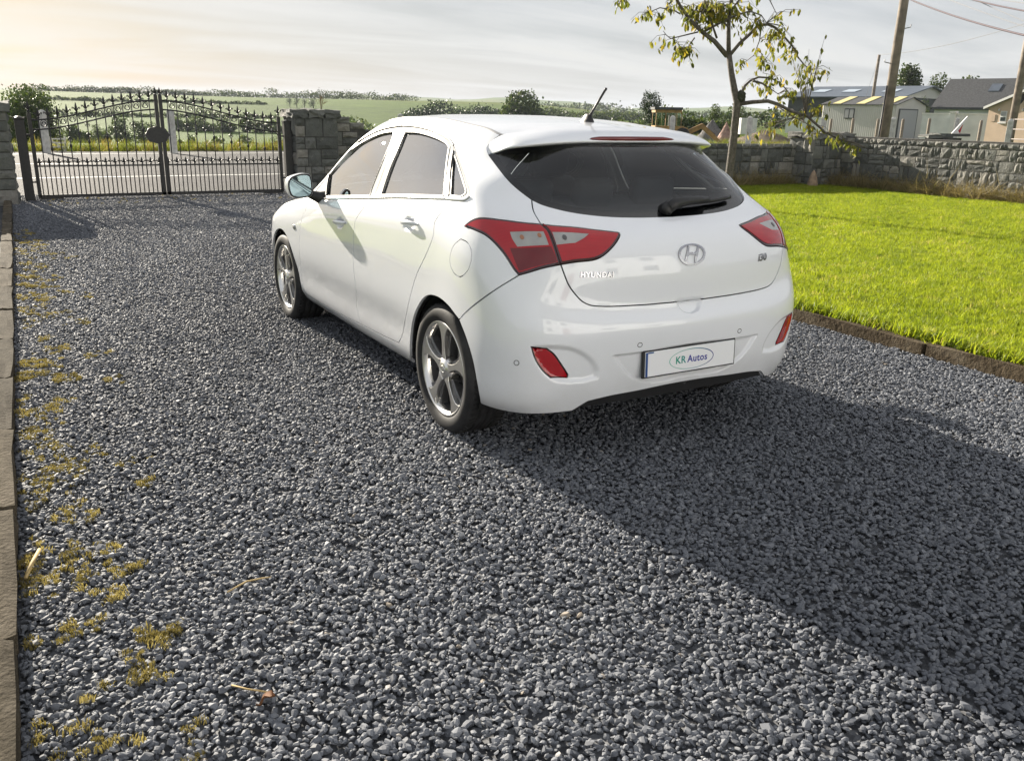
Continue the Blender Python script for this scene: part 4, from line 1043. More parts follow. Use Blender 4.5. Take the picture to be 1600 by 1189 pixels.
rings = np.concatenate([np.linspace(.0, 60, 16)[1:], np.geomspace(64, 3800, 66)]); na = 300
vs = [(CAM[0], CAM[1], -.09)]
A = np.linspace(0, 2*math.pi, na, endpoint=False)
R_, A_ = np.meshgrid(rings, A, indexing='ij'); X_ = CAM[0]+R_*np.cos(A_); Y_ = CAM[1]+R_*np.sin(A_); Z_ = H(X_, Y_)
vs += [tuple(p) for p in np.stack([X_.ravel(), Y_.ravel(), Z_.ravel()], 1)]
fs = [(0, 1+j, 1+(j+1) % na) for j in range(na)]
for i in range(len(rings)-1):
    for j in range(na): fs.append((1+i*na+j, 1+(i+1)*na+j, 1+(i+1)*na+(j+1) % na, 1+i*na+(j+1) % na))
mb = MB(); mb.add(vs, fs, True); tag(mb.build('field_ground', m_field), kind='structure')

# gravel bed of the drive
m_bed, n, b = nodemat('gravel_bed')
vo = N_(n, 'ShaderNodeTexVoronoi'); vo.inputs['Scale'].default_value = 36; t = N_(n, 'ShaderNodeTexCoord'); n.links.new(t.outputs['Object'], vo.inputs['Vector'])
cb = ramp(n, vo.outputs['Color'], [(0, (.035, .037, .043)), (.5, (.065, .069, .078)), (1, (.11, .115, .125))])
n.links.new(cb, b.inputs['Base Color']); b.inputs['Roughness'].default_value = .8; bump(n, b, vo.outputs['Distance'], 1.0, .03)
mb = MB(); mb.add([(-18, -9, 0), (-4.6, -9, 0), (-4.6, -2.52, 0), (13.4, -2.52, 0), (13.4, 2.75, 0), (-18, 3.1, 0)], [(0, 1, 2, 5), (2, 3, 4, 5)])
tag(mb.build('gravel_drive', m_bed), kind='structure')

def kerb_l(x): return 2.715-.0165*(x+1.5)
def kerb_r(x): return -2.50+.045*(x-.9)*0-.02
# lawns
m_soil = mat('lawn_soil', (.120, .140, .016), .95, spec=.1, noise=(6, .45), bump=(40, .6, .02))
def lawn_z(y): return .105*(1-sstep(-4.0, -13.5, y)) if y < 0 else .07
def sheet(name, x0, x1, y0, y1, nx, ny, zf, m):
    xs = np.linspace(x0, x1, nx); ys = np.linspace(y0, y1, ny); vs = [(x, y, float(zf(x, y))) for x in xs for y in ys]
    fs = [(i*ny+j, (i+1)*ny+j, (i+1)*ny+j+1, i*ny+j+1) for i in range(nx-1) for j in range(ny-1)]
    mb = MB(); mb.add(vs, fs, True); return tag(mb.build(name, m), kind='structure')
def lz(x, y): return .098*(1-float(sstep(0, 10, -y-3.0)))-.004+.012*math.sin(x*1.3+y)*math.sin(y*.9)*float(sstep(0, .8, -y-2.7))
sheet('lawn', -18, 12.2, -14.7, -2.68, 80, 40, lz, m_soil)
sheet('lawn_strip', -18, 12.0, 2.84, 9.0, 30, 14, lambda x, y: .07+.02*math.sin(x+y), m_soil)

# road beyond the gate, with a rough apron and white edge lines
m_road, n, b = nodemat('asphalt')
sg = noise(n, 220, 3); lg = noise(n, .8, 5)
c = ramp(n, sg, [(.3, (.032, .032, .035)), (.6, (.060, .060, .063)), (.8, (.10, .10, .10))]); c = mixc(n, 1.0, c, mixc(n, lg, (.7, .7, .7), (1.35, 1.33, 1.3)), 'MULTIPLY')
n.links.new(c, b.inputs['Base Color']); b.inputs['Roughness'].default_value = .85; b.inputs['Specular IOR Level'].default_value = .18; bump(n, b, sg, .8, .01)
mb = MB(); mb.add([(13.38, -220, .004), (29.0, -220, .004), (29.0, 220, .004), (13.38, 220, .004)], [(0, 1, 2, 3)])
# skirt so that the sheet is a slab
mb.add([(29.0, -220, .004), (29.0, 220, .004), (29.0, 220, -.4), (29.0, -220, -.4)], [(0, 3, 2, 1)])
road = tag(mb.build('road', m_road), kind='structure')
m_line = mat('road_paint', (.62, .62, .58), .6, noise=(9, .3))
for x0, nm in ((17.2, 'edge_line'), (27.3, 'edge_line')):
    mb = MB(); mb.add([(x0, -220, .009), (x0+.16, -220, .009), (x0+.16, 220, .009), (x0, 220, .009)], [(0, 1, 2, 3)]); mb.build(nm, m_line, road)
for k in range(-3, 5):
    mb = MB(); y0 = k*9.0; mb.add([(22.2, y0, .009), (22.34, y0, .009), (22.34, y0+3, .009), (22.2, y0+3, .009)], [(0, 1, 2, 3)]); mb.build('centre_line_dash', m_line, road)

# kerbs: single lengths with joints
m_kerb, n, b = nodemat('kerb_concrete')
oi = N_(n, 'ShaderNodeObjectInfo'); c = ramp(n, noise(n, 7, 9, .65), [(.25, (.034, .029, .021)), (.5, (.078, .067, .050)), (.75, (.14, .122, .097))])
c = mixc(n, 1.0, c, ramp(n, oi.outputs['Random'], [(0, (.75, .75, .75)), (1, (1.15, 1.12, 1.08))]), 'MULTIPLY'); n.links.new(c, b.inputs['Base Color']); b.inputs['Roughness'].default_value = .95; b.inputs['Specular IOR Level'].default_value = .08; bump(n, b, noise(n, 60, 8), .6, .015)
m_kerb2, n, b = nodemat('old_kerb_concrete')
c = ramp(n, noise(n, 5, 9, .65), [(.25, (.030, .024, .015)), (.5, (.075, .058, .038)), (.78, (.15, .125, .09))]); n.links.new(c, b.inputs['Base Color']); b.inputs['Roughness'].default_value = .95; b.inputs['Specular IOR Level'].default_value = .1; bump(n, b, noise(n, 45, 8), .8, .02)
def block_mesh(name, dx, dy, dz, m, seed=0, rough=.003, seg=(6, 2, 2)):
    rg = np.random.default_rng(seed); bm = bmesh.new(); bmesh.ops.create_cube(bm, size=1)
    bmesh.ops.subdivide_edges(bm, edges=bm.edges[:], cuts=2, use_grid_fill=True)
    for v in bm.verts:
        v.co = Vector((v.co.x*dx, v.co.y*dy, v.co.z*dz)); 
        k = sum(abs(abs(c)-h/2) < 1e-6 for c, h in zip(v.co, (dx, dy, dz)))
        if k >= 2: v.co *= 1-.006*k
        v.co += Vector(rg.normal(0, rough, 3))
    me = bpy.data.meshes.new(name); bm.to_mesh(me); bm.free(); me.materials.append(m); return me
KL = empty('kerb', (0, 0, 0)); KL['kind'] = 'structure'
bms = [block_mesh('kerb_stone', .905, .105, .24, m_kerb, s, .005) for s in range(4)]
for i in range(17):
    x = -3.4+.915*i; o = link('kerb_stone', bms[i % 4], None, KL); o.location = (x, kerb_l(x)+.055, -.040+RNG.normal(0, .003)); o.rotation_euler = (RNG.normal(0, .008), RNG.normal(0, .004), -.0165+RNG.normal(0, .004))
KR = empty('kerb', (0, 0, 0)); KR['kind'] = 'structure'
bms = [block_mesh('kerb_stone', 1.19, .11, .26, m_kerb2, 20+s, .006) for s in range(4)]
for i in range(13):
    x = -3.2+1.2*i; o = link('kerb_stone', bms[i % 4], None, KR); o.location = (x, -2.60, -.028+RNG.normal(0, .004)); o.rotation_euler = (RNG.normal(0, .02), RNG.normal(0, .006), RNG.normal(0, .006))

# ---- scattered pieces through geometry nodes
def scatter(name, pts, rots, scls, shade, variants, kind='stuff', parent=None):
    """one object whose points each carry one of the variant meshes"""
    me = bpy.data.meshes.new(name); k = len(pts); me.vertices.add(k); me.vertices.foreach_set('co', np.asarray(pts, np.float32).ravel())
    for nm, ty, arr in (('rot', 'FLOAT_VECTOR', rots), ('scl', 'FLOAT_VECTOR', scls), ('shade', 'FLOAT', shade)):
        a = me.attributes.new(nm, ty, 'POINT'); a.data.foreach_set('vector' if ty == 'FLOAT_VECTOR' else 'value', np.asarray(arr, np.float32).ravel())
    o = link(name, me)
    col = bpy.data.collections.new(name+'_pieces')
    for i, vm in enumerate(variants):
        q = bpy.data.objects.new('%s_piece_%02d' % (name, i), vm); col.objects.link(q)
    g = bpy.data.node_groups.new(name, 'GeometryNodeTree')
    g.interface.new_socket('Geometry', in_out='INPUT', socket_type='NodeSocketGeometry'); g.interface.new_socket('Geometry', in_out='OUTPUT', socket_type='NodeSocketGeometry')
    gi = g.nodes.new('NodeGroupInput'); go = g.nodes.new('NodeGroupOutput')
    ci = g.nodes.new('GeometryNodeCollectionInfo'); ci.inputs[0].default_value = col; ci.inputs['Separate Children'].default_value = True; ci.inputs['Reset Children'].default_value = True
    ip = g.nodes.new('GeometryNodeInstanceOnPoints'); ip.inputs['Pick Instance'].default_value = True
    ri = g.nodes.new('FunctionNodeRandomValue'); ri.data_type = 'INT'; ri.inputs[4].default_value = 0; ri.inputs[5].default_value = len(variants)-1
    na_r = g.nodes.new('GeometryNodeInputNamedAttribute'); na_r.data_type = 'FLOAT_VECTOR'; na_r.inputs[0].default_value = 'rot'
    na_s = g.nodes.new('GeometryNodeInputNamedAttribute'); na_s.data_type = 'FLOAT_VECTOR'; na_s.inputs[0].default_value = 'scl'
    er = g.nodes.new('FunctionNodeEulerToRotation'); g.links.new(na_r.outputs[0], er.inputs[0])
    g.links.new(gi.outputs[0], ip.inputs['Points']); g.links.new(ci.outputs[0], ip.inputs['Instance'])
    g.links.new(ri.outputs[2], ip.inputs['Instance Index']); g.links.new(er.outputs[0], ip.inputs['Rotation']); g.links.new(na_s.outputs[0], ip.inputs['Scale'])
    g.links.new(ip.outputs[0], go.inputs[0])
    md = o.modifiers.new('scatter', 'NODES'); md.node_group = g
    if kind: o['kind'] = kind
    return o
def inst_attr(n, name='shade'):
    a = N_(n, 'ShaderNodeAttribute', attribute_type='INSTANCER', attribute_name=name); return a.outputs['Fac']
m_stone, n, b = nodemat('gravel_stone')
c = ramp(n, inst_attr(n), [(0, (.066, .072, .085)), (.45, (.116, .124, .142)), (.8, (.180, .190, .211)), (.95, (.28, .287, .298)), (1, (.24, .205, .165))])
c = mixc(n, 1.0, c, mixc(n, noise(n, 60, 5), (.75, .75, .76), (1.25, 1.25, 1.24)), 'MULTIPLY')
n.links.new(c, b.inputs['Base Color']); b.inputs['Roughness'].default_value = .68; b.inputs['Specular IOR Level'].default_value = .34
def rock_mesh(name, seed, flat=.60, npt=20):
    rg = np.random.default_rng(seed); p = rg.normal(size=(npt, 3)); p /= np.linalg.norm(p, axis=1)[:, None]; p *= rg.uniform(.75, 1.0, (npt, 1)); p *= [1.0, rg.uniform(.62, .85), flat*rg.uniform(.8, 1.15)]
    bm = bmesh.new(); vs = [bm.verts.new(q) for q in p*.5]; r = bmesh.ops.convex_hull(bm, input=vs)
    bmesh.ops.delete(bm, geom=[v for v in bm.verts if not v.link_faces], context='VERTS')
    bmesh.ops.recalc_face_normals(bm, faces=bm.faces[:])
    me = bpy.data.meshes.new(name); bm.to_mesh(me); bm.free(); return me
rocks = [rock_mesh('gravel_piece', 50+i) for i in range(14)]
for r_ in rocks: r_.materials.append(m_stone)
def gravel_zone(x0, x1, y0f, y1f, dens, lo, hi):
    k = int((x1-x0)*5.6*dens); x = RNG.uniform(x0, x1, k); y = RNG.uniform(-2.60, 2.95, k)
    ok = (y > y0f) & (y < kerb_l(x)+.0); return np.stack([x[ok], y[ok]], 1), RNG.uniform(lo, hi, ok.sum())*RNG.lognormal(0, .22, ok.sum())
zs = [gravel_zone(-3.4, 3.2, -2.56, 0, 5400, .0145, .0260), gravel_zone(3.2, 13.3, -2.56, 0, 2900, .016, .028)]
gxy = np.concatenate([z[0] for z in zs]); gs = np.concatenate([z[1] for z in zs]); k = len(gxy)
# shallow wheel tracks and hollows
gz = .004+.010*np.sin(gxy[:, 0]*2.1+np.sin(gxy[:, 1]*3))*np.sin(gxy[:, 1]*2.7+1.3)*.5+RNG.uniform(0, .014, k)
gz = np.maximum(gz, .002)
sh_ = np.clip(RNG.normal(.45, .17, k)+.10*np.sin(gxy[:, 0]*.9+gxy[:, 1]*1.7), 0, 1)
scatter('gravel', np.stack([gxy[:, 0], gxy[:, 1], gz], 1), np.stack([RNG.normal(0, .35, k), RNG.normal(0, .35, k), RNG.uniform(0, 6.283, k)], 1), np.stack([gs*1.15, gs, gs], 1), sh_, rocks)

# grass
def blade_clump(name, seed, nb, h, spread, w, m, lean=.5, hv=.35):
    rg = np.random.default_rng(seed); vs = []; fs = []
    for i in range(nb):
        a = rg.uniform(0, 6.283); r = spread*math.sqrt(rg.uniform()); bx, by = r*math.cos(a), r*math.sin(a); hh = h*rg.uniform(1-hv, 1+hv); d = rg.uniform(0, 6.283); l = lean*hh*rg.uniform(.2, 1.3)
        wx, wy = -math.sin(d)*w/2, math.cos(d)*w/2; q = rg.uniform(0, 6.28); wx, wy = math.cos(q)*w/2, math.sin(q)*w/2
        b0 = len(vs)
        vs += [(bx-wx, by-wy, -.01), (bx+wx, by+wy, -.01), (bx+l*.35*math.cos(d)-wx*.8, by+l*.35*math.sin(d)-wy*.8, hh*.55), (bx+l*.35*math.cos(d)+wx*.8, by+l*.35*math.sin(d)+wy*.8, hh*.55), (bx+l*math.cos(d), by+l*math.sin(d), hh)]
        fs += [(b0, b0+1, b0+3, b0+2), (b0+2, b0+3, b0+4)]
    me = bpy.data.meshes.new(name); me.from_pydata(vs, [], fs); me.update(); me.materials.append(m); return me
def leafmat(name, stops, trans=.45, rough=.5, attr='inst', tr_gain=1.6):
    m = bpy.data.materials.new(name); m.use_nodes = True; n = m.node_tree; b = n.nodes['Principled BSDF']
    if attr == 'inst': f = inst_attr(n)
    elif attr == 'rand':
        g = N_(n, 'ShaderNodeNewGeometry'); f = g.outputs['Random Per Island']
    c = ramp(n, f, stops); n.links.new(c, b.inputs['Base Color']); b.inputs['Roughness'].default_value = rough; b.inputs['Specular IOR Level'].default_value = .3
    t = N_(n, 'ShaderNodeBsdfTranslucent'); n.links.new(mixc(n, 1.0, c, (tr_gain, tr_gain*.98, tr_gain*.6), 'MULTIPLY'), t.inputs[0])
    x = N_(n, 'ShaderNodeMixShader'); x.inputs[0].default_value = trans; n.links.new(b.outputs[0], x.inputs[1]); n.links.new(t.outputs[0], x.inputs[2]); n.links.new(x.outputs[0], n.nodes['Material Output'].inputs[0]); return m
m_grass = leafmat('grass_blade', [(0, (.10, .145, .014)), (.3, (.17, .225, .018)), (.55, (.235, .285, .020)), (.85, (.29, .33, .030)), (1, (.36, .32, .12))], .5)
clumps = [blade_clump('grass_clump', 200+i, 22, .036, .062, .0045, m_grass, .9) for i in range(6)]
def lawn_pts(x0, x1, y0, y1, d, zf):
    k = int((x1-x0)*(y1-y0)*d); x = RNG.uniform(x0, x1, k); y = RNG.uniform(y0, y1, k); return np.array([(a, b_, zf(a, b_)) for a, b_ in zip(x, y)])
gp_ = np.concatenate([lawn_pts(-1.8, 6, -6.5, -2.66, 620, lz), lawn_pts(-1.8, 12.0, -14.5, -6.5, 300, lz), lawn_pts(6, 12.0, -6.5, -2.66, 250, lz), lawn_pts(5.5, 12.0, 2.86, 6.0, 260, lambda x, y: .07), lawn_pts(-2, 5.5, 2.84, 3.4, 400, lambda x, y: .07)])
k = len(gp_); pat = .5+.22*np.sin(gp_[:, 0]*1.1+np.sin(gp_[:, 1]*.8)*2)*np.sin(gp_[:, 1]*1.3+1)+.15*np.sin(gp_[:, 0]*3.7+gp_[:, 1]*2.9)
gsz = RNG.uniform(.7, 1.25, k)*(.85+.4*np.clip(pat, 0, 1)); 
scatter('lawn_grass', gp_, np.stack([RNG.normal(0, .12, k), RNG.normal(0, .12, k), RNG.uniform(0, 6.283, k)], 1), np.stack([gsz, gsz, gsz*RNG.uniform(.75, 1.2, k)], 1), np.clip(RNG.normal(.46, .22, k)+.35*(pat-.5), 0, 1), clumps)
# longer grass hanging over the kerb edge, and clover leaves
k = 900; x = RNG.uniform(-2.5, 6, k); y = -2.655-np.abs(RNG.normal(0, .05, k)); s_ = RNG.uniform(1.0, 1.7, k)
scatter('edge_grass', np.stack([x, y, np.full(k, .095)], 1), np.stack([RNG.normal(.35, .3, k), RNG.normal(0, .25, k), RNG.normal(0, .6, k)], 1), np.stack([s_, s_, s_], 1), np.clip(RNG.normal(.5, .25, k), 0, 1), clumps)
# dry straw grass along the foot of the walls and on the verge
m_straw = leafmat('straw', [(0, (.13, .105, .055)), (.5, (.24, .195, .10)), (.85, (.33, .27, .15)), (1, (.11, .13, .03))], .35, tr_gain=1.3)
straw = [blade_clump('straw_clump', 300+i, 18, .26, .11, .009, m_straw, 1.5, .5) for i in range(5)]
k = 950; x = RNG.uniform(1.5, 11.2, k); p1 = np.stack([x, -14.62+np.abs(RNG.normal(0, .16, k)), np.full(k, .0)], 1)
k2 = 420; y = RNG.uniform(-13.6, -8.5, k2); p2 = np.stack([11.2+.3*(y+13.4)/11-np.abs(RNG.normal(0, .10, k2)), y, np.full(k2, .0)], 1)
pp = np.concatenate([p1, p2]); k = len(pp); s_ = RNG.uniform(.45, 1.15, k)
scatter('straw_grass', pp, np.stack([RNG.normal(0, .35, k), RNG.normal(0, .35, k), RNG.uniform(0, 6.283, k)], 1), np.stack([s_, s_, s_*.9], 1), RNG.uniform(0, 1, k), straw)
# rank verge across the road
m_verge = leafmat('verge_grass', [(0, (.07, .10, .015)), (.5, (.12, .14, .025)), (.85, (.20, .17, .06)), (1, (.15, .09, .04))], .45)
verge = [blade_clump('verge_clump', 330+i, 16, .36, .22, .022, m_verge, .55, .5) for i in range(5)]
k = 3000; y = RNG.uniform(-45, 14, k); x = 29.2+np.abs(RNG.normal(0, 1.2, k)); s_ = RNG.uniform(.4, 1.15, k)
scatter('verge_grass', np.stack([x, y, np.full(k, -.12)], 1), np.stack([RNG.normal(0, .15, k), RNG.normal(0, .15, k), RNG.uniform(0, 6.283, k)], 1), np.stack([s_, s_, s_], 1), RNG.uniform(0, 1, k), verge)
# field grass behind the right-hand wall
k = 5200; x = RNG.uniform(4, 60, k); y = -15.5-np.abs(RNG.uniform(0, 62, k)); s_ = RNG.uniform(.35, .85, k)
scatter('paddock_grass', np.stack([x, y, H(x, y)], 1), np.stack([RNG.normal(0, .15, k), RNG.normal(0, .15, k), RNG.uniform(0, 6.283, k)], 1), np.stack([s_*1.3, s_*1.3, s_], 1), np.clip(RNG.normal(.35, .25, k), 0, 1), verge)
# moss on the gravel by the left kerb
m_moss = leafmat('moss', [(0, (.12, .10, .035)), (.5, (.26, .215, .080)), (1, (.40, .335, .15))], .3, tr_gain=1.2)
moss = [blade_clump('moss_tuft', 360+i, 46, .009, .026, .0026, m_moss, 1.2, .5) for i in range(5)]
mp_ = []
seeds = [(78, 550), (60, 590), (95, 600), (55, 690), (70, 745), (100, 735), (228, 762), (50, 800), (120, 880), (75, 905), (130, 985), (45, 935), (95, 930), (170, 935), (230, 1010), (195, 1060), (265, 1000), (125, 1130), (60, 1150), (210, 890), (85, 640), (60, 500), (55, 460), (75, 440), (60, 420), (240, 1065), (40, 1010), (130, 815)]
for sx, sy in seeds:
    c_ = gp(sx, sy); k = int(RNG.integers(4, 13)); w_ = RNG.uniform(.02, .055)
    q = np.stack([c_[0]+RNG.normal(0, w_, k), c_[1]+RNG.normal(0, w_*.9, k), np.full(k, .016)], 1); mp_.append(q[q[:, 1] < kerb_l(c_[0])-.02])
for q_ in range(120):
    x_ = RNG.uniform(-2.0, 8.5); y_ = kerb_l(x_)-.03-abs(RNG.normal(0, .19)); k = int(RNG.integers(2, 10)); mp_.append(np.stack([x_+RNG.normal(0, .045, k), np.minimum(y_+RNG.normal(0, .04, k), kerb_l(x_)-.015), np.full(k, .018)], 1))
k = 60; mp_.append(np.stack([RNG.uniform(11.2, 12.6, k), RNG.uniform(-1.7, 2.0, k), np.full(k, .02)], 1))
mp_ = np.concatenate(mp_); k = len(mp_); s_ = RNG.uniform(.5, 1.1, k)
scatter('moss', mp_, np.stack([RNG.normal(0, .2, k), RNG.normal(0, .2, k), RNG.uniform(0, 6.283, k)], 1), np.stack([s_, s_, s_], 1), RNG.uniform(0, 1, k), moss)
# ------------------------------------------------------------------ stone walls and pillars
m_wst, n, b = nodemat('wall_stone')
oi = N_(n, 'ShaderNodeObjectInfo'); gpos = N_(n, 'ShaderNodeNewGeometry').outputs['Position']
c = ramp(n, oi.outputs['Random'], [(0, (.065, .069, .067)), (.35, (.108, .113, .108)), (.7, (.155, .159, .150)), (1, (.23, .22, .20))])
c = mixc(n, 1.0, c, mixc(n, noise(n, 9, 8, .65, gpos), (.55, .56, .58), (1.5, 1.48, 1.42)), 'MULTIPLY')
lich = ramp(n, noise(n, 7, 6, .55, gpos), [(.62, (0, 0, 0)), (.72, (1, 1, 1))]); c = mixc(n, lich, c, mixc(n, .45, c, (.24, .23, .19)))
n.links.new(c, b.inputs['Base Color']); b.inputs['Roughness'].default_value = .85; bump(n, b, noise(n, 28, 8, .65, gpos), .7, .03)
m_mortar = mat('mortar', (.075, .073, .068), .95, noise=(20, .3), bump=(60, .5, .01))
def rock_face(seed):
    """unit block, rough split front towards +y"""
    rg = np.random.default_rng(seed); nx, nz = 5, 4; vs = []; fs = []
    tilt = rg.normal(0, .12, 2)
    for j in range(nz):
        for i in range(nx):
            x = -.5+i/(nx-1); z = -.5+j/(nz-1); edge = i in (0, nx-1) or j in (0, nz-1)
            y = (.02+rg.normal(0, .05)) if edge else (.34+rg.normal(0, .13)+tilt[0]*x+tilt[1]*z)
            if not edge: x += rg.normal(0, .04); z += rg.normal(0, .04)
            else: x *= 1-abs(rg.normal(0, .012)); z *= 1-abs(rg.normal(0, .02))
            vs.append((x, y, z))
    for j in range(nz-1):
        for i in range(nx-1):
            a = j*nx+i
            if rg.random() < .5: fs += [(a, a+nx, a+nx+1), (a, a+nx+1, a+1)]
            else: fs += [(a, a+nx, a+1), (a+1, a+nx, a+nx+1)]
    per = [i for i in range(nx)]+[j*nx+nx-1 for j in range(1, nz)]+[(nz-1)*nx+i for i in range(nx-2, -1, -1)]+[j*nx for j in range(nz-2, 0, -1)]
    b0 = len(vs); vs += [(vs[k][0], -.5, vs[k][2]) for k in per]; L = len(per)
    for k in range(L): fs.append((per[k], per[(k+1) % L], b0+(k+1) % L, b0+k))
    me = bpy.data.meshes.new('stone'); me.from_pydata(vs, [], [f[::-1] if len(f) == 3 else f[::-1] for f in fs]); me.update()
    bm = bmesh.new(); bm.from_mesh(me); bmesh.ops.recalc_face_normals(bm, faces=bm.faces[:]); bm.to_mesh(me); bm.free()
    me.materials.append(m_wst); return me
ROCKS = [rock_face(500+i) for i in range(12)]
def lay_stones(parent, p0, dirv, L, H0, H1=None, proud=.06, gap=.014, seed=0, cope=.12, big=1.0, top=None):
    """squared rubble over a face that starts at p0 and runs along dirv; top(s) gives the wall head"""
    rg = np.random.default_rng(seed); dirv = np.array(dirv, float); dirv /= np.linalg.norm(dirv); ang = math.atan2(dirv[1], dirv[0])
    # local +y must be the outward side
    top = top or (lambda s: H0)
    def put(s, z, w, h, pr=proud):
        o = link('stone', ROCKS[int(rg.integers(len(ROCKS)))], None, parent)
        q = np.array(p0[:2])+dirv*(s+w/2); fl = 1 if rg.random() < .5 else -1
        o.location = (q[0], q[1], p0[2]+z+h/2); o.rotation_euler = (0, 0, ang); o.scale = ((w-gap)*fl, pr*rg.uniform(.75, 1.35), h-gap)
        if fl < 0: o.rotation_euler = (0, 0, ang); o.scale = ((w-gap), pr*rg.uniform(.75, 1.35), h-gap)
    z = 0.0; bands = []; hmax = max(top(0), top(L))-cope
    while z < hmax-.08:
        h = rg.uniform(.24, .36)*big
        if hmax-z-h < .14: h = hmax-z
        bands.append((z, h)); z += h
    for z, h in bands:
        s = 0.0
        while s < L-1e-6:
            w = rg.uniform(.20, .52)*big
            if L-s-w < .16: w = L-s
            hh = min(h, top(s+w/2)-cope-z)
            if hh > .06:
                r = rg.random()
                if r < .30 or hh < .2: put(s, z, w, hh)
                elif r < .66:
                    k = rg.uniform(.38, .62); put(s, z, w, hh*k)
                    if w > .34 and rg.random() < .6:
                        q = rg.uniform(.4, .6); put(s, z+hh*k, w*q, hh*(1-k)); put(s+w*q, z+hh*k, w*(1-q), hh*(1-k))
                    else: put(s, z+hh*k, w, hh*(1-k))
                else:
                    q = rg.uniform(.38, .62); put(s, z, w*q, hh)
                    if rg.random() < .5: put(s+w*q, z, w*(1-q), hh)
                    else: put(s+w*q, z, w*(1-q), hh*.5); put(s+w*q, z+hh*.5, w*(1-q), hh*.5)
            s += w
    if cope:
        s = 0.0
        while s < L-1e-6:
            w = rg.uniform(.17, .30)*big
            if L-s-w < .12: w = L-s
            put(s, top(s+w/2)-cope, w, cope, proud*1.25); s += w
def core(parent, poly, z0, z1, name='wall_core', m=None):
    mb = MB(); mb.prism(poly, z0, z1); return mb.build(name, m or m_mortar, parent)
# long wall on the right of the lawn
W1 = empty('stone_wall', (0, -14.9, 0), 0, 'long low grey stone wall along the right edge of the lawn', 'wall')
W1.location = (0, 0, 0)
core(W1, [(-12, -15.12), (10.85, -15.12), (10.85, -14.76), (-12, -14.76)], -.1, 1.085)
lay_stones(W1, (3.0, -14.76, -.03), (1, 0), 7.8, 1.13, seed=1, proud=.042, big=.86)
mb = MB(); mb.box((7.1, -14.96, 1.10), (7.5, .36, .05)); mb.build('coping_bed', m_mortar, W1)
# front wall between the corner pillar and the gate
W2 = empty('stone_wall', (0, 0, 0), 0, 'front grey stone wall from the gate pillar to the corner pillar, sloping down beside the gate', 'wall')
fA = np.array([11.30, -14.2]); fB = np.array([12.25, -2.72]); dv_ = fB-fA; LF = float(np.linalg.norm(dv_)); dv_ /= LF; nrm_ = np.array([-dv_[1], dv_[0]])
def ftop(s): return .965+.46*float(sstep(0, 1, np.array((s-(LF-1.5))/1.5)))
pp_ = []
for s in list(np.linspace(0, LF-1.6, 4))+list(np.linspace(LF-1.5, LF, 8)): pp_.append((s, ftop(s)-.06))
mb = MB(); M_ = Matrix(((dv_[0], 0, nrm_[0], fA[0]), (dv_[1], 0, nrm_[1], fA[1]), (0, 1, 0, -.03), (0, 0, 0, 1)))
mb.prism([(0, -.1)]+pp_+[(LF, -.1)][:1], -.36, 0.0, M_); mb.build('wall_core', m_mortar, W2)
lay_stones(W2, (fA[0]+nrm_[0]*.012, fA[1]+nrm_[1]*.012, -.03), dv_, LF, .965, seed=2, proud=.06, top=ftop)
def pillar(name, label, x0, x1, y0, y1, h, seed, faces, cap=.13, group=None):
    P = empty(name, ((x0+x1)/2, (y0+y1)/2, 0), 0, label, 'pillar', group); ox, oy = P.location.x, P.location.y
    mb = MB(); mb.box(((x0+x1)/2-ox, (y0+y1)/2-oy, h/2-.05), (x1-x0-.03, y1-y0-.03, h-.02)); mb.build('pillar_core', m_mortar, P)
    if 'x-' in faces: lay_stones(P, (x0-ox, y0-oy, -.05), (0, 1), y1-y0, h, seed=seed, proud=.05, cope=0, big=.85)
    if 'y+' in faces: lay_stones(P, (x0-ox, y1-oy, -.05), (1, 0), x1-x0, h, seed=seed+1, proud=.05, cope=0, big=.85)
    if 'y-' in faces: lay_stones(P, (x1-ox, y0-oy, -.05), (-1, 0), x1-x0, h, seed=seed+2, proud=.05, cope=0, big=.85)
    rg = np.random.default_rng(seed+5)
    # overhanging cap stones
    ny = 3; ws = (y1-y0+.10)/ny
    for i in range(ny):
        for j in range(2):
            me = block_mesh('cap_stone', (x1-x0+.10)/2-.01, ws-.012, cap, m_wst, seed*10+i*2+j, .012); o = link('cap_stone', me, None, P)
            o.location = ((x0+x1)/2-ox+(-.25+.5*j)*(x1-x0+.10), y0-oy-.05+ws*(i+.5), h-.05+cap/2)
    return P
# direction (0,1) along +y has its left side -x: outward towards the camera
pillar('gate_pillar', 'grey stone gate pillar with a weed on top, behind the car mirror', 12.05, 12.75, -2.80, -2.02, 1.40, 40, ('x-', 'y+', 'y-'))
pillar('gate_pillar', 'hazy grey stone gate pillar at the left edge', 11.75, 12.55, 2.40, 3.3, 1.42, 50, ('x-', 'y-'))
pillar('wall_pillar', 'square grey stone corner pillar where the two lawn walls meet', 10.76, 11.52, -15.05, -13.78, 1.12, 60, ('x-', 'y+'))
# dry weed on the gate pillar
mb = MB()
for a in range(9):
    d = RNG.uniform(-.12, .12, 2); h = RNG.uniform(.12, .34); mb.tube([(12.4, -2.62, 1.46), (12.4+d[0]*.5, -2.62+d[1]*.5, 1.46+h*.6), (12.4+d[0]*1.2, -2.62+d[1]*1.2, 1.46+h)], [.004, .003, .002], 4)
    for q in range(3): mb.tube([(12.4+d[0]*.5, -2.62+d[1]*.5, 1.46+h*.6), (12.4+d[0]+RNG.normal(0, .04), -2.62+d[1]+RNG.normal(0, .05), 1.46+h*RNG.uniform(.7, 1.15))], [.003, .0015], 4)
tag(mb.build('dry_weed', mat('dry_weed', (.20, .15, .08), .9)), 'dry twiggy weed growing on top of the right gate pillar', 'weed')

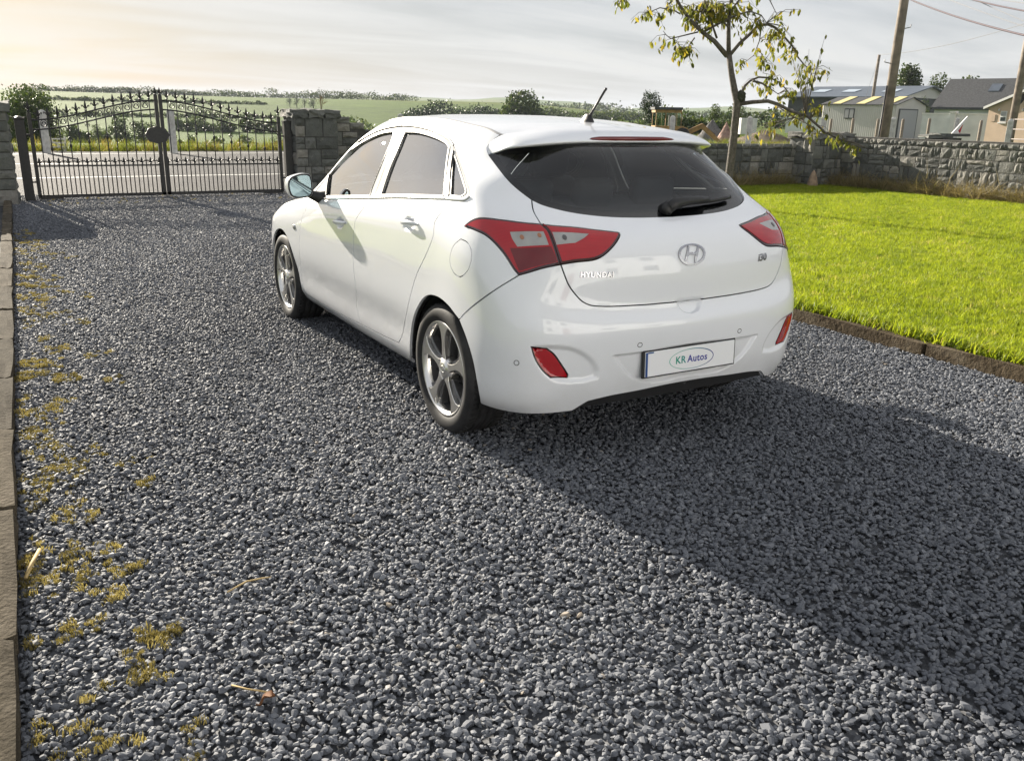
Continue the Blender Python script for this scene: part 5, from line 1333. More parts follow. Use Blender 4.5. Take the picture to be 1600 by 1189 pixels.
# ------------------------------------------------------------------ wrought iron gate
IRON = mat('black_iron', (.020, .020, .021), .42, spec=.5, noise=(30, .3))
GX = 12.30
def finial_mesh(h):
    """fleur-de-lis: shaft, collar, leaf tip and two curled side leaves (in the y-z plane)"""
    mb = MB(); s = h
    mb.tube([(0, 0, 0), (0, 0, .12*s)], [.011, .011], 6); mb.lathe([(.010, .12*s), (.022, .17*s), (.022, .21*s), (.010, .26*s)], 8)
    mb.lathe([(.008, .26*s), (.017, .48*s), (.019, .62*s), (.010, .84*s), (.0015, 1.0*s)], 8, Matrix.Scale(.6, 4, (1, 0, 0)))
    for g in (1, -1):
        mb.tube([(0, 0, .24*s), (0, g*.018, .40*s), (0, g*.038, .56*s), (0, g*.054, .58*s), (0, g*.056, .48*s), (0, g*.044, .44*s)], [.007, .009, .010, .009, .007, .003], 6)
    return mb.mesh('finial')
FIN_T = finial_mesh(.19); FIN_S = finial_mesh(.135)
for f_ in (FIN_T, FIN_S): f_.materials.append(IRON)
def scroll_mesh():
    mb = MB()
    for g in (1, -1):
        pts = []
        for k in range(22):
            a = k/21*2*math.pi*1.35; r = .050*(1-.055*k*.6); pts.append((0, g*(.036-.036*math.cos(a*.5)*0)+g*(-.036)+r*math.cos(a+math.pi/2)*g, r*math.sin(a+math.pi/2)))
        mb.tube(pts, .0045, 5)
    return mb.mesh('scroll')
SCR = scroll_mesh(); SCR.materials.append(IRON)
def collar_mesh():
    mb = MB(); mb.lathe([(.008, -.03), (.018, -.018), (.020, 0), (.018, .018), (.008, .03)], 8); return mb.mesh('bar_collar')
COLR = collar_mesh(); COLR.materials.append(IRON)
def gate_leaf(label, y_h, y_m, plaque):
    """one leaf from its hinge stile y_h to its meeting stile y_m"""
    G = empty('gate_leaf', (GX, y_h, 0), 0, label, 'gate'); W = y_m-y_h; sg = 1 if W > 0 else -1; Wd = abs(W)
    def lo(t): return 1.10+.335*float(sstep(0, 1, np.array(t)))*1.0
    def up(t): return 1.245+.335*float(sstep(0, 1, np.array(t)))
    def B(name, mb): return mb.build(name, IRON, G)
    mb = MB(); mb.box((0, 0, .70), (.05, .055, 1.30)); B('hinge_stile', mb)
    o = link('finial', FIN_T, None, G); o.location = (0, 0, 1.35)
    mb = MB(); mb.box((0, W-sg*.030, .86), (.05, .056, 1.62)); B('meeting_stile', mb)
    o = link('finial', FIN_S, None, G); o.location = (0, W-sg*.030, 1.65)
    mb = MB(); mb.box((0, W/2, .075), (.05, Wd, .05)); B('bottom_rail', mb)
    mb = MB(); mb.box((0, sg*.17, .045), (.06, .34, .03)); B('hinge_shoe', mb)
    mb = MB(); mb.box((0, W/2, .545), (.035, Wd-.05, .026)); B('middle_rail', mb)
    for nm, fn in (('lower_arched_rail', lo), ('upper_arched_rail', up)):
        mb = MB(); mb.tube([(0, sg*Wd*t, fn(t)) for t in np.linspace(0.0, .97, 26)], .0135, 6); B(nm, mb)
    mb = MB(); mb.tube([(0, 0, 1.02), (0, sg*.09, 1.10)], .011, 6); B('corner_brace', mb)
    nb = 13; sp = (Wd-.12)/(nb)
    for i in range(nb):
        y = .055+sp*(i+.5); t = y/Wd; top = up(t)+.015
        mb = MB(); mb.tube([(0, sg*y, .09), (0, sg*y, top)], .0085, 6); B('bar', mb)
        o = link('finial', FIN_T, None, G); o.location = (0, sg*y, top-.02)
        if i % 2 == 1:
            o = link('bar_collar', COLR, None, G); o.location = (0, sg*y, lo(t)-.31)
        if 0 < i:
            o = link('scroll', SCR, None, G); o.location = (0, sg*(y-sp/2), (lo(t)+up(t))/2); o.scale = (1, 1.15, 1.18)
        if i in (8, 10, 5) or (i in (3,)):
            for q in (.10, .26):
                o = link('scroll', SCR, None, G); o.location = (0, sg*y, lo(t)-.31+q); o.scale = (1, .8, .7)
    for i in range(nb+1):
        y = .055+sp*i; mb = MB(); mb.tube([(0, sg*y, .09), (0, sg*y, .56)], .0085, 6); B('short_bar', mb)
        o = link('finial', FIN_S, None, G); o.location = (0, sg*y, .545)
    for z in (.30, 1.02):
        mb = MB(); mb.tube([(0, 0, z), (0, -sg*.10, z)], .014, 8); B('hinge_pin', mb)
    if plaque:
        t = np.linspace(0, 2*math.pi, 65)[:-1]; rr = 1+.045*np.cos(8*t)
        mb = MB(); M_ = Matrix.Translation((-.035, W-sg*.06, 1.03)) @ Matrix(((0, 0, 1, 0), (1, 0, 0, 0), (0, 1, 0, 0), (0, 0, 0, 1)))
        mb.prism([(.185*a*math.cos(b_), .135*a*math.sin(b_)) for a, b_ in zip(rr, t)], -.012, .012, M_); B('plaque', mb)
    return G
gate_leaf('left leaf of the black wrought iron gate with the oval plaque at its meeting edge', 2.09, .185, True)
gate_leaf('right leaf of the black wrought iron gate, beside the car mirror', -1.80, .175, False)
for yy, lab in ((2.235, 'black square steel gate post against the left stone pillar'), (-1.945, 'black square steel gate post against the right stone pillar')):
    G = empty('gate_post', (GX-.02, yy, 0), 0, lab, 'gate post')
    mb = MB(); mb.box((0, 0, .62), (.14, .14, 1.27)); mb.build('post', IRON, G, bevel=(.008, 2))
    mb = MB(); mb.box((0, 0, 1.27), (.16, .16, .03)); mb.lathe([(.06, 1.285), (.035, 1.30), (.0, 1.305)], 4); mb.build('post_cap', IRON, G)
# ------------------------------------------------------------------ concrete marker posts
CONC = mat('pale_concrete', (.52, .51, .48), .85, noise=(8, .25), bump=(40, .3, .01))
def cpost(px, ptop, pbot, D, w, label, group=None, lean=0.0):
    p = at_d(px, pbot, D); q = at_d(px, ptop, D); z0 = float(H(p[0], p[1]))-.1
    o = empty('concrete_post', (p[0], p[1], z0), 0, label, 'post', group); h = q[2]-z0
    mb = MB(); mb.box((0, 0, h/2-.03), (w, w, h-.06)); mb.add([(-w/2, -w/2, h-.06), (w/2, -w/2, h-.06), (w/2, w/2, h-.06), (-w/2, w/2, h-.06), (-w*.2, -w*.2, h), (w*.2, -w*.2, h), (w*.2, w*.2, h), (-w*.2, w*.2, h)], [(0, 1, 5, 4), (1, 2, 6, 5), (2, 3, 7, 6), (3, 0, 4, 7), (4, 5, 6, 7)])
    mb.build('shaft', CONC, o, bevel=(.01, 2)); o.rotation_euler = (lean, 0, .5); return o
cpost(74, 172, 240, 31.5, .17, 'pale concrete post across the road behind the left gate leaf')
cpost(272, 171, 240, 31.5, .17, 'pale concrete post across the road just right of the gate plaque')
cpost(1168, 182, 230, 30, .15, 'pale concrete post between the lawn tree and the corner pillar')
cpost(1048, 181, 232, 34, .16, 'pale concrete post in front of the digger cab')
cpost(910, 181, 215, 40, .17, 'pale concrete post tip beside the car aerial')
cpost(626, 178, 215, 40, .17, 'pale concrete post tip above the front of the car roof')
cpost(1391, 183, 225, 30, .15, 'pale concrete post beside the near electricity pole')
cpost(1490, 184, 225, 55, .20, 'pale concrete post in front of the pale garden wall')
cpost(1573, 186, 225, 33, .16, 'pale concrete gate post left of the leaning pole')
cpost(1283, 182, 225, 32, .15, 'pale concrete post at the left end of the corrugated shed')
WOOD = mat('weathered_wood', (.24, .20, .16), .9, noise=(12, .35), bump=(50, .5, .01))
for i, (px, top) in enumerate(((1297, 186), (1331, 185), (1370, 186), (1409, 186), (1450, 185), (1531, 188))):
    p = at_d(px, 205, 64); z0 = float(H(p[0], p[1])); q = at_d(px, top, 64)
    o = empty('fence_post', (p[0], p[1], z0-.1), 0, ['wooden fence post below the shed window', 'wooden fence post at the middle of the corrugated shed wall', 'wooden fence post just left of the near electricity pole', 'wooden fence post at the shed door', 'wooden fence post at the left end of the pale garden wall', 'wooden fence post at the corner of the peach house'][i], 'fence post', 'fence posts in the paddock')
    h = q[2]-z0+.1; mb = MB(); mb.lathe([(.10, 0), (.095, h-.08), (.06, h), (0, h)], 9); mb.build('shaft', WOOD, o)
# small field gate and wire fence across the road
o = empty('field_gate', tuple(at_d(93, 238, 33)*[1, 1, 0]+[0, 0, -.15]), rad(8), 'small white wooden bar gate across the road behind the iron gate', 'gate')
WHITEW = mat('white_wood', (.62, .61, .57), .7, noise=(10, .2))
for z in (.14, .28, .42, .54): mb = MB(); mb.box((0, 0, z), (.02, .44, .045)); mb.build('gate_bar', WHITEW, o)
for y in (-.21, .21): mb = MB(); mb.box((.022, y, .30), (.03, .05, .62)); mb.build('gate_stile', WHITEW, o)
mb = MB(); mb.box((.024, 0, .33), (.02, .5, .045), Matrix.Rotation(rad(40), 3, 'X')); mb.build('gate_brace', WHITEW, o)
# ------------------------------------------------------------------ poles and wires
POLE = mat('pole_wood', (.22, .185, .15), .85, noise=(5, .35), bump=(30, .6, .01))
def pole(name, label, pb, pt, D, r, extra=0.0):
    a = at_d(*pb, D); bq = at_d(*pt, D); z0 = float(H(a[0], a[1]))-.2
    d = bq-a; d = d/d[2]; base = a+d*(z0-a[2]); top = bq+d*extra
    o = empty(name, tuple(base), 0, label, 'utility pole'); L = top-base
    mb = MB(); mb.tube([(0, 0, 0), tuple(L*.5), tuple(L)], [r, r*.9, r*.78], 14); mb.build('shaft', POLE, o)
    return o, base, L
pole1, b1, L1 = pole('electricity_pole', 'tall brown wooden electricity pole behind the right-hand stone wall', (1381, 213), (1413, 0), 23.5, .118, 3.2)
GALV = mat('galvanised', (.30, .30, .30), .5, metal=.7)
for t, s_ in ((.60, 1), (.60, -1), (.50, 1), (.66, -1), (.40, -1)):
    q = L1*t; mb = MB(); sx = CR*s_; mb.tube([tuple(q+sx*.10), tuple(q+sx*.24+np.array((0, 0, .03))), tuple(q+sx*.25+np.array((0, 0, .09)))], .012, 6); mb.build('step_iron', GALV, pole1)
mb = MB(); mb.tube([tuple(-CR*.19-CF*.12), tuple(L1*.33-CR*.15-CF*.12)], .022, 6); mb.build('cable_guard', BLACKP, pole1)
pole2, b2, L2 = pole('electricity_pole', 'thin dark distant electricity pole behind the sheds', (1364, 150), (1374, 86), 95, .17)
pole3, b3, L3 = pole('electricity_pole', 'slim pale leaning pole at the right edge by the farm gate', (1578, 215), (1600, 95), 34, .13, 4.0)
def wire(name, label, a, bq, sag, r, m):
    mb = MB(); P = [np.array(a)+(np.array(bq)-np.array(a))*t-np.array((0, 0, sag*4*t*(1-t))) for t in np.linspace(0, 1, 25)]; mb.tube(P, r, 5); return tag(mb.build(name, m), label, 'cable', 'overhead cables')
MAUVE = mat('cable_sheath', (.035, .010, .020), .6); GREYW = mat('grey_wire', (.16, .16, .165), .5)
wire('overhead_cable', 'thick dark red overhead cable sloping down from the top of the near pole', at_d(1405, -8, 23.3), at_d(1700, 76, 15), .10, .016, MAUVE)
wire('overhead_cable', 'short dark red overhead cable crossing the top right corner', at_d(1410, -34, 23.3), at_d(1720, 36, 15), .10, .013, MAUVE)
wire('overhead_cable', 'upper thin grey overhead wire in the top right corner', at_d(1408, -30, 23.4), at_d(1720, 80, 18), .05, .006, GREYW)
wire('overhead_cable', 'thin grey overhead wire just under the second red cable', at_d(1408, -55, 23.4), at_d(1720, 82, 18), .05, .006, GREYW)
wire('overhead_cable', 'faint grey overhead wire nearest to the top right corner', at_d(1408, -25, 23.4), at_d(1720, 22, 18), .02, .006, GREYW)
wire('overhead_cable', 'long thin wire rising from the distant pole to the right edge', at_d(1374, 86, 95), at_d(1720, -4, 60), .6, .020, GREYW)
wire('stay_wire', 'thin stay wire running down the left side of the distant pole', at_d(1374, 88, 95), at_d(1350, 160, 95), 0, .012, GREYW)
# ------------------------------------------------------------------ slabs and broken sign on the wall
o = empty('pier_cap', tuple(at_d(1474, 216, 22.2)*[1, 1, 0]), 0, 'flat stone slab cap on a low pier behind the right-hand wall', 'slab')
mb = MB(); zt = at_d(1474, 212, 22.2)[2]; mb.box((0, 0, (zt-.05)/2), (.55, .5, zt-.05)); mb.build('pier', m_mortar, o)
for dx_, dz_, w_ in ((-.18, .0, .55), (.13, .035, .66)):
    me = block_mesh('slab', w_, .55, .055, m_wst, 90+int(w_*100), .01); q = link('slab', me, None, o); q.location = (dx_*CR[0], dx_*CR[1], zt-.02+dz_); q.rotation_euler = (0, 0, YAW-rad(90))
sg_ = empty('broken_sign', tuple(at_d(1495, 209, 22.2)), 0, 'broken red and white triangular sign leaning on the pier slab', 'sign')
RED = mat('sign_red', (.42, .02, .03), .4); WHT = mat('sign_white', (.75, .74, .72), .45)
def cam_poly(pts, D, base, th, name, m, parent, back=0.0):
    """thin plate standing at distance D whose outline is given by photo pixels"""
    P = [at_d(x, y, D)-base+CF*[1, 1, 0]*back for x, y in pts]; nrm = np.array([CF[0], CF[1], 0]); nrm /= np.linalg.norm(nrm); k = len(P)
    mb = MB(); mb.add([tuple(p) for p in P]+[tuple(p+nrm*th) for p in P], [tuple(range(k)), tuple(range(k, 2*k))[::-1]]+[(i, k+i, k+(i+1) % k, (i+1) % k) for i in range(k)]); return mb.build(name, m, parent)
bs = np.array(sg_.location)
cam_poly([(1487, 209), (1512, 182), (1513.5, 183), (1494, 209)], 22.2, bs, .03, 'white_edge', WHT, sg_)
cam_poly([(1494, 209), (1508, 187), (1500, 209)], 22.2, bs, .035, 'red_face', RED, sg_, .004)
cam_poly([(1490, 209), (1496, 204), (1499, 209)], 22.2, bs, .012, 'white_base', WHT, sg_, -.02)
# stump at the foot of the corner pillar
mb = MB(); mb.lathe([(.13, -.05), (.115, .10), (.085, .22), (.045, .32), (.012, .37)], 12, Matrix.Translation((10.62, -13.70, 0))); tag(mb.build('stump', mat('pale_stump', (.27, .195, .135), .9, noise=(12, .3), bump=(30, .6, .01))), 'pale cone-shaped stump at the foot of the corner pillar', 'stump')
# ------------------------------------------------------------------ foliage
def leaf_cloud(P, size, up_bias=.3, elong=1.6, seed=0):
    """one small bent leaf-shaped face per point"""
    rg = np.random.default_rng(seed); k = len(P); d = rg.normal(size=(k, 3)); d[:, 2] -= up_bias; d /= np.linalg.norm(d, axis=1)[:, None]
    r = rg.normal(size=(k, 3)); s = np.cross(d, r); s /= np.linalg.norm(s, axis=1)[:, None]+1e-9; sz = (np.asarray(size)*rg.uniform(.6, 1.35, k))[:, None]
    a = P-d*sz*elong*.5; b_ = P+s*sz*.5; c_ = P+d*sz*elong*.5; e = P-s*sz*.5
    V = np.stack([a, b_, c_, e], 1).reshape(-1, 3); F = np.arange(4*k).reshape(-1, 4); return V, F
def np_mesh(name, V, F, m):
    me = bpy.data.meshes.new(name); k = len(F); me.vertices.add(len(V)); me.vertices.foreach_set('co', np.asarray(V, np.float32).ravel()); me.loops.add(4*k); me.loops.foreach_set('vertex_index', F.astype(np.int32).ravel())
    me.polygons.add(k); me.polygons.foreach_set('loop_start', np.arange(0, 4*k, 4, dtype=np.int32)); me.update(calc_edges=True); me.materials.append(m); return me
def blob_points(lobes, n, rg, shell=.55):
    """points through a set of lobes (centre, radii), denser towards the skin"""
    vol = np.array([l[1][0]*l[1][1]*l[1][2] for l in lobes])**.72; pk = rg.choice(len(lobes), n, p=vol/vol.sum()); out = np.zeros((n, 3))
    d = rg.normal(size=(n, 3)); d /= np.linalg.norm(d, axis=1)[:, None]; r = rg.uniform(shell, 1.0, n)**.7*(1+.16*rg.normal(size=n))
    for i, (c_, R) in enumerate(lobes):
        k = pk == i; out[k] = np.array(c_)+d[k]*r[k, None]*np.array(R)
    return out
m_oak = leafmat('dark_foliage', [(0, (.018, .034, .010)), (.5, (.038, .062, .016)), (1, (.075, .095, .024))], .3, attr='rand')
m_hedge = leafmat('hedge_foliage', [(0, (.022, .042, .012)), (.5, (.048, .076, .020)), (1, (.090, .110, .030))], .3, attr='rand')
m_pine = leafmat('conifer_foliage', [(0, (.012, .026, .014)), (1, (.034, .055, .024))], .2, attr='rand')
BARK = mat('bark', (.085, .070, .055), .9, noise=(8, .3), bump=(30, .7, .02))
def tree(name, label, px, py_top, D, width_px, n=2600, leaf=None, m=None, seed=0, base_z=None, lobes=None, aspect=1.0, trunk=.28, group=None, cat='tree', py_base=None):
    """tree whose crown spans width_px round px and reaches py_top at distance D; it stands on the land"""
    rg = np.random.default_rng(900+seed); q = at_d(px, py_top, D); z0 = float(H(q[0], q[1])) if base_z is None else base_z; z0 = min(z0, q[2]-1.2); h = q[2]-z0; w = width_px*D/FPX
    T = empty(name, (q[0], q[1], z0-.1), 0, label, cat, group); h += .1
    nl = 12
    if lobes is None:
        lobes = []
        for i in range(nl):
            a = rg.uniform(0, 6.283); r = math.sqrt(rg.uniform(0, 1))*w*.30; z = trunk*h+(1-trunk)*h*rg.uniform(.12, .80); k = (1-.55*abs((z/h-trunk)/(1-trunk)-.40)/.6)
            lobes.append(((r*math.cos(a)*k, r*math.sin(a)*k, z), (w*rg.uniform(.17, .27)*k, w*rg.uniform(.17, .27)*k, min(h*.20*rg.uniform(.7, 1.2), w*.3)*aspect)))
        lobes.append(((0, 0, h*.86), (w*.20, w*.20, h*.14)))
    else:
        lobes = [((a*w, b_*w, c_*h), (d*w, e*w, f*h)) for a, b_, c_, d, e, f in lobes]
    P = blob_points(lobes, n, rg); P = P[P[:, 2] > trunk*h*.35]; P[:, 2] = np.minimum(P[:, 2], h*1.0)
    lf = leaf or max(.05, w*.035); V, F = leaf_cloud(P, lf, seed=seed); link('crown', np_mesh('crown', V, F, m or m_oak), None, T)
    mb = MB(); mb.tube([(0, 0, 0), (w*.01, 0, h*.35), (-w*.02, w*.01, h*.7)], [w*.035, w*.026, w*.010], 8)
    for i in range(6):
        c_, R = lobes[i % len(lobes)]; zz = h*rg.uniform(.22, .5); mb.tube([(0, 0, zz), (c_[0]*.5, c_[1]*.5, (zz+c_[2])/2), c_], [w*.016, w*.010, w*.004], 5)
    mb.build('trunk', BARK, T); return T
def hedge(name, label, pa, pb, D0, D1, hgt, thick, n, seed, m=None, leaf=.3, gaps=.35, cat='hedge', group=None):
    """uneven hedge between two points on the land"""
    rg = np.random.default_rng(1300+seed); a = at_d(pa, 180, D0)[:2]; bq = at_d(pb, 180, D1)[:2]; L = np.linalg.norm(bq-a); k = max(5, int(L/(hgt*1.1))); lobes = []
    for i in range(k):
        t = (i+rg.uniform(-.3, .3)+.5)/k; q = a+(bq-a)*t; hh = hgt*rg.uniform(.55, 1.25)*(1.35 if rg.random() < .15 else 1)
        z = float(H(q[0], q[1])); lobes.append(((q[0], q[1], z+hh*.45), (L/k*rg.uniform(.5, .9), thick*rg.uniform(.6, 1.1), hh*.55)))
    P = blob_points(lobes, n, rg, .5); V, F = leaf_cloud(P, leaf, seed=seed); o = link(name, np_mesh(name, V, F, m or m_hedge)); return tag(o, label, cat, group)
tree('round_tree', 'large dark rounded tree behind the left gate pillar', 38, 133, 85, 96, 15000, leaf=.13, m=m_oak, seed=1, trunk=.02, lobes=[(-.55, .0, .62, .35, .3, .36), (0, 0, .55, .36, .34, .44), (.22, .05, .38, .25, .25, .34), (-.3, .1, .40, .4, .3, .38), (.1, -.1, .25, .4, .3, .25), (-.75, 0, .4, .3, .3, .4), (.33, 0, .25, .16, .2, .24)])
tree('field_tree', 'broad spreading tree seen above the middle of the car roof', 822, 137, 210, 82, 5200, seed=2, trunk=.12, lobes=[(.12, 0, .70, .30, .3, .26), (.26, .1, .52, .22, .25, .26), (-.15, 0, .42, .28, .3, .28), (-.38, 0, .36, .16, .2, .26), (.0, .1, .28, .45, .3, .25), (.34, 0, .32, .16, .2, .28)])
tree('upright_tree', 'dark upright tree standing just left of the digger cab', 1020, 139, 98, 40, 3600, seed=3, trunk=.15, lobes=[(-.12, 0, .72, .28, .3, .20), (.28, 0, .76, .17, .2, .20), (.08, 0, .60, .36, .3, .16), (-.08, .1, .42, .27, .3, .18), (.0, 0, .25, .22, .25, .20), (.36, .1, .66, .12, .15, .14)], m=m_pine)
tree('round_bush', 'round green bush between the digger arm and the lawn tree', 1119, 162, 100, 34, 2600, m=m_hedge, seed=4, trunk=.04)
tree('dark_bush', 'dark bush directly behind the lawn tree trunk', 1160, 164, 110, 30, 2000, seed=5, trunk=.05)
tree('garden_tree', 'tall leafy tree behind the near electricity pole', 1424, 100, 135, 66, 5200, seed=6, trunk=.1)
tree('garden_tree', 'lower leafy tree left of the slate roof', 1470, 114, 150, 58, 3600, seed=7, trunk=.1)
tree('garden_tree', 'leafy tree top showing over the slate roof ridge', 1512, 119, 165, 60, 3600, seed=17, trunk=.1)
tree('dark_bush', 'dark shrub between the corrugated shed and the slate house', 1447, 150, 112, 26, 1500, seed=18, trunk=.03)
for i, (px, py, w, lab) in enumerate(((452, 148, 14, 'first conifer of the row on the hill left of the pillar weed'), (463, 149, 15, 'second conifer of the row on the hill left of the pillar weed'), (475, 147, 15, 'third and tallest conifer of the row on the hill'), (489, 151, 20, 'last conifer of the row on the hill, by the pillar weed'))):
    tree('hill_conifer', lab, px, py, 430, w, 700, m=m_pine, seed=20+i, trunk=.05, group='conifers on the hill')
tree('field_tree', 'small cedar-like tree in the field right of the gate pillar', 559, 189, 190, 17, 900, m=m_pine, seed=30, trunk=.15)
tree('field_bush', 'bush in the field close to the right gate pillar', 525, 196, 190, 20, 800, m=m_hedge, seed=31, trunk=.02, cat='bush', group='bushes in the field beyond the gate')
tree('field_bush', 'pair of bushes in the field between pillar and cedar-like tree', 541, 198, 185, 24, 900, m=m_hedge, seed=32, trunk=.02, cat='bush', group='bushes in the field beyond the gate')
for i, (px, py, D, w, lab) in enumerate(((188, 180, 200, 46, 'bushy thorn tree behind the middle of the left gate leaf'), (150, 194, 190, 28, 'small thorn bush left of the bushy thorn tree'), (218, 188, 190, 42, 'dense thorn bush left of the gate plaque'), (236, 190, 195, 34, 'thorn bush directly behind the gate plaque'), (95, 203, 170, 28, 'low bush behind the first bars of the left gate leaf'), (305, 182, 260, 42, 'wide bush behind the right gate leaf near the plaque'), (350, 185, 255, 40, 'wide bush behind the middle of the right gate leaf'), (392, 214, 130, 24, 'rounded bush behind the right gate leaf near its hinge'), (428, 211, 130, 26, 'rounded bush at the hinge side of the right gate leaf'), (322, 222, 120, 14, 'tiny bush on the verge behind the right gate leaf'))):
    tree('field_bush', lab, px, py, D, w, 1500, m=m_hedge if i % 2 else m_oak, seed=40+i, trunk=.02, cat='bush', group='bushes in the field beyond the gate')
hedge('hedgerow', 'low dark hedgerow crossing the field behind the left gate leaf', 60, 265, 205, 195, 3.0, 2.0, 4200, 1, leaf=.4)
hedge('hedgerow', 'low dark hedgerow crossing the field behind the right gate leaf', 265, 470, 265, 255, 3.2, 2.0, 4200, 2, leaf=.45)
hedge('hedgerow', 'lower hedgerow along the valley behind the right gate leaf', 250, 520, 165, 160, 1.8, 1.4, 3600, 14, leaf=.32)
hedge('hedgerow', 'far hedgerow on the hillside right of the gate pillar', 500, 660, 230, 140, 2.6, 2.0, 2600, 3, leaf=.5)
hedge('hedgerow', 'diagonal hedgerow climbing the hill to the ridge wood', 505, 640, 330, 180, 3.2, 3.0, 2600, 4, leaf=.6)
hedge('hedgerow', 'thin hedgerow halfway up the hill behind the gate', 90, 430, 330, 345, 1.5, 1.6, 4200, 16, leaf=.4)
hedge('hedgerow', 'thin hedgerow near the top of the hill behind the gate', 60, 420, 470, 455, 1.5, 1.8, 4200, 17, leaf=.5)
hedge('woodland', 'line of trees along the top of the left hill', 60, 330, 660, 640, 3.6, 8, 7000, 5, m_oak, .6, cat='trees')
hedge('woodland', 'line of trees along the ridge right of the gate', 330, 640, 660, 560, 4.2, 8, 7000, 6, m_oak, .6, cat='trees')
hedge('woodland', 'dark wood along the skyline above the car roof', 640, 790, 330, 300, 5.5, 8, 9000, 7, m_pine, .5, cat='trees')
hedge('woodland', 'dark trees in the distance left of the car aerial', 780, 1000, 420, 380, 4.0, 8, 6000, 8, m_oak, .55, cat='trees')
hedge('hedgerow', 'hedgerow right of the car aerial below the blue hills', 860, 1240, 190, 170, 2.6, 2.0, 3400, 9, leaf=.4)
hedge('hedgerow', 'leafy hedge right behind the digger', 1035, 1130, 92, 90, 2.3, 1.5, 2600, 10, leaf=.22)
hedge('hedgerow', 'hedge left of the digger beside the aerial', 860, 1010, 80, 84, 1.6, 1.2, 2200, 11, leaf=.2)
hedge('woodland', 'far grey-blue line of trees below the blue hills', 840, 1260, 900, 800, 7, 14, 2600, 12, m_oak, 1.6, cat='trees')
hedge('woodland', 'distant line of trees behind the gate finials', 60, 520, 1250, 1200, 11, 20, 5000, 13, m_oak, 1.4, cat='trees')
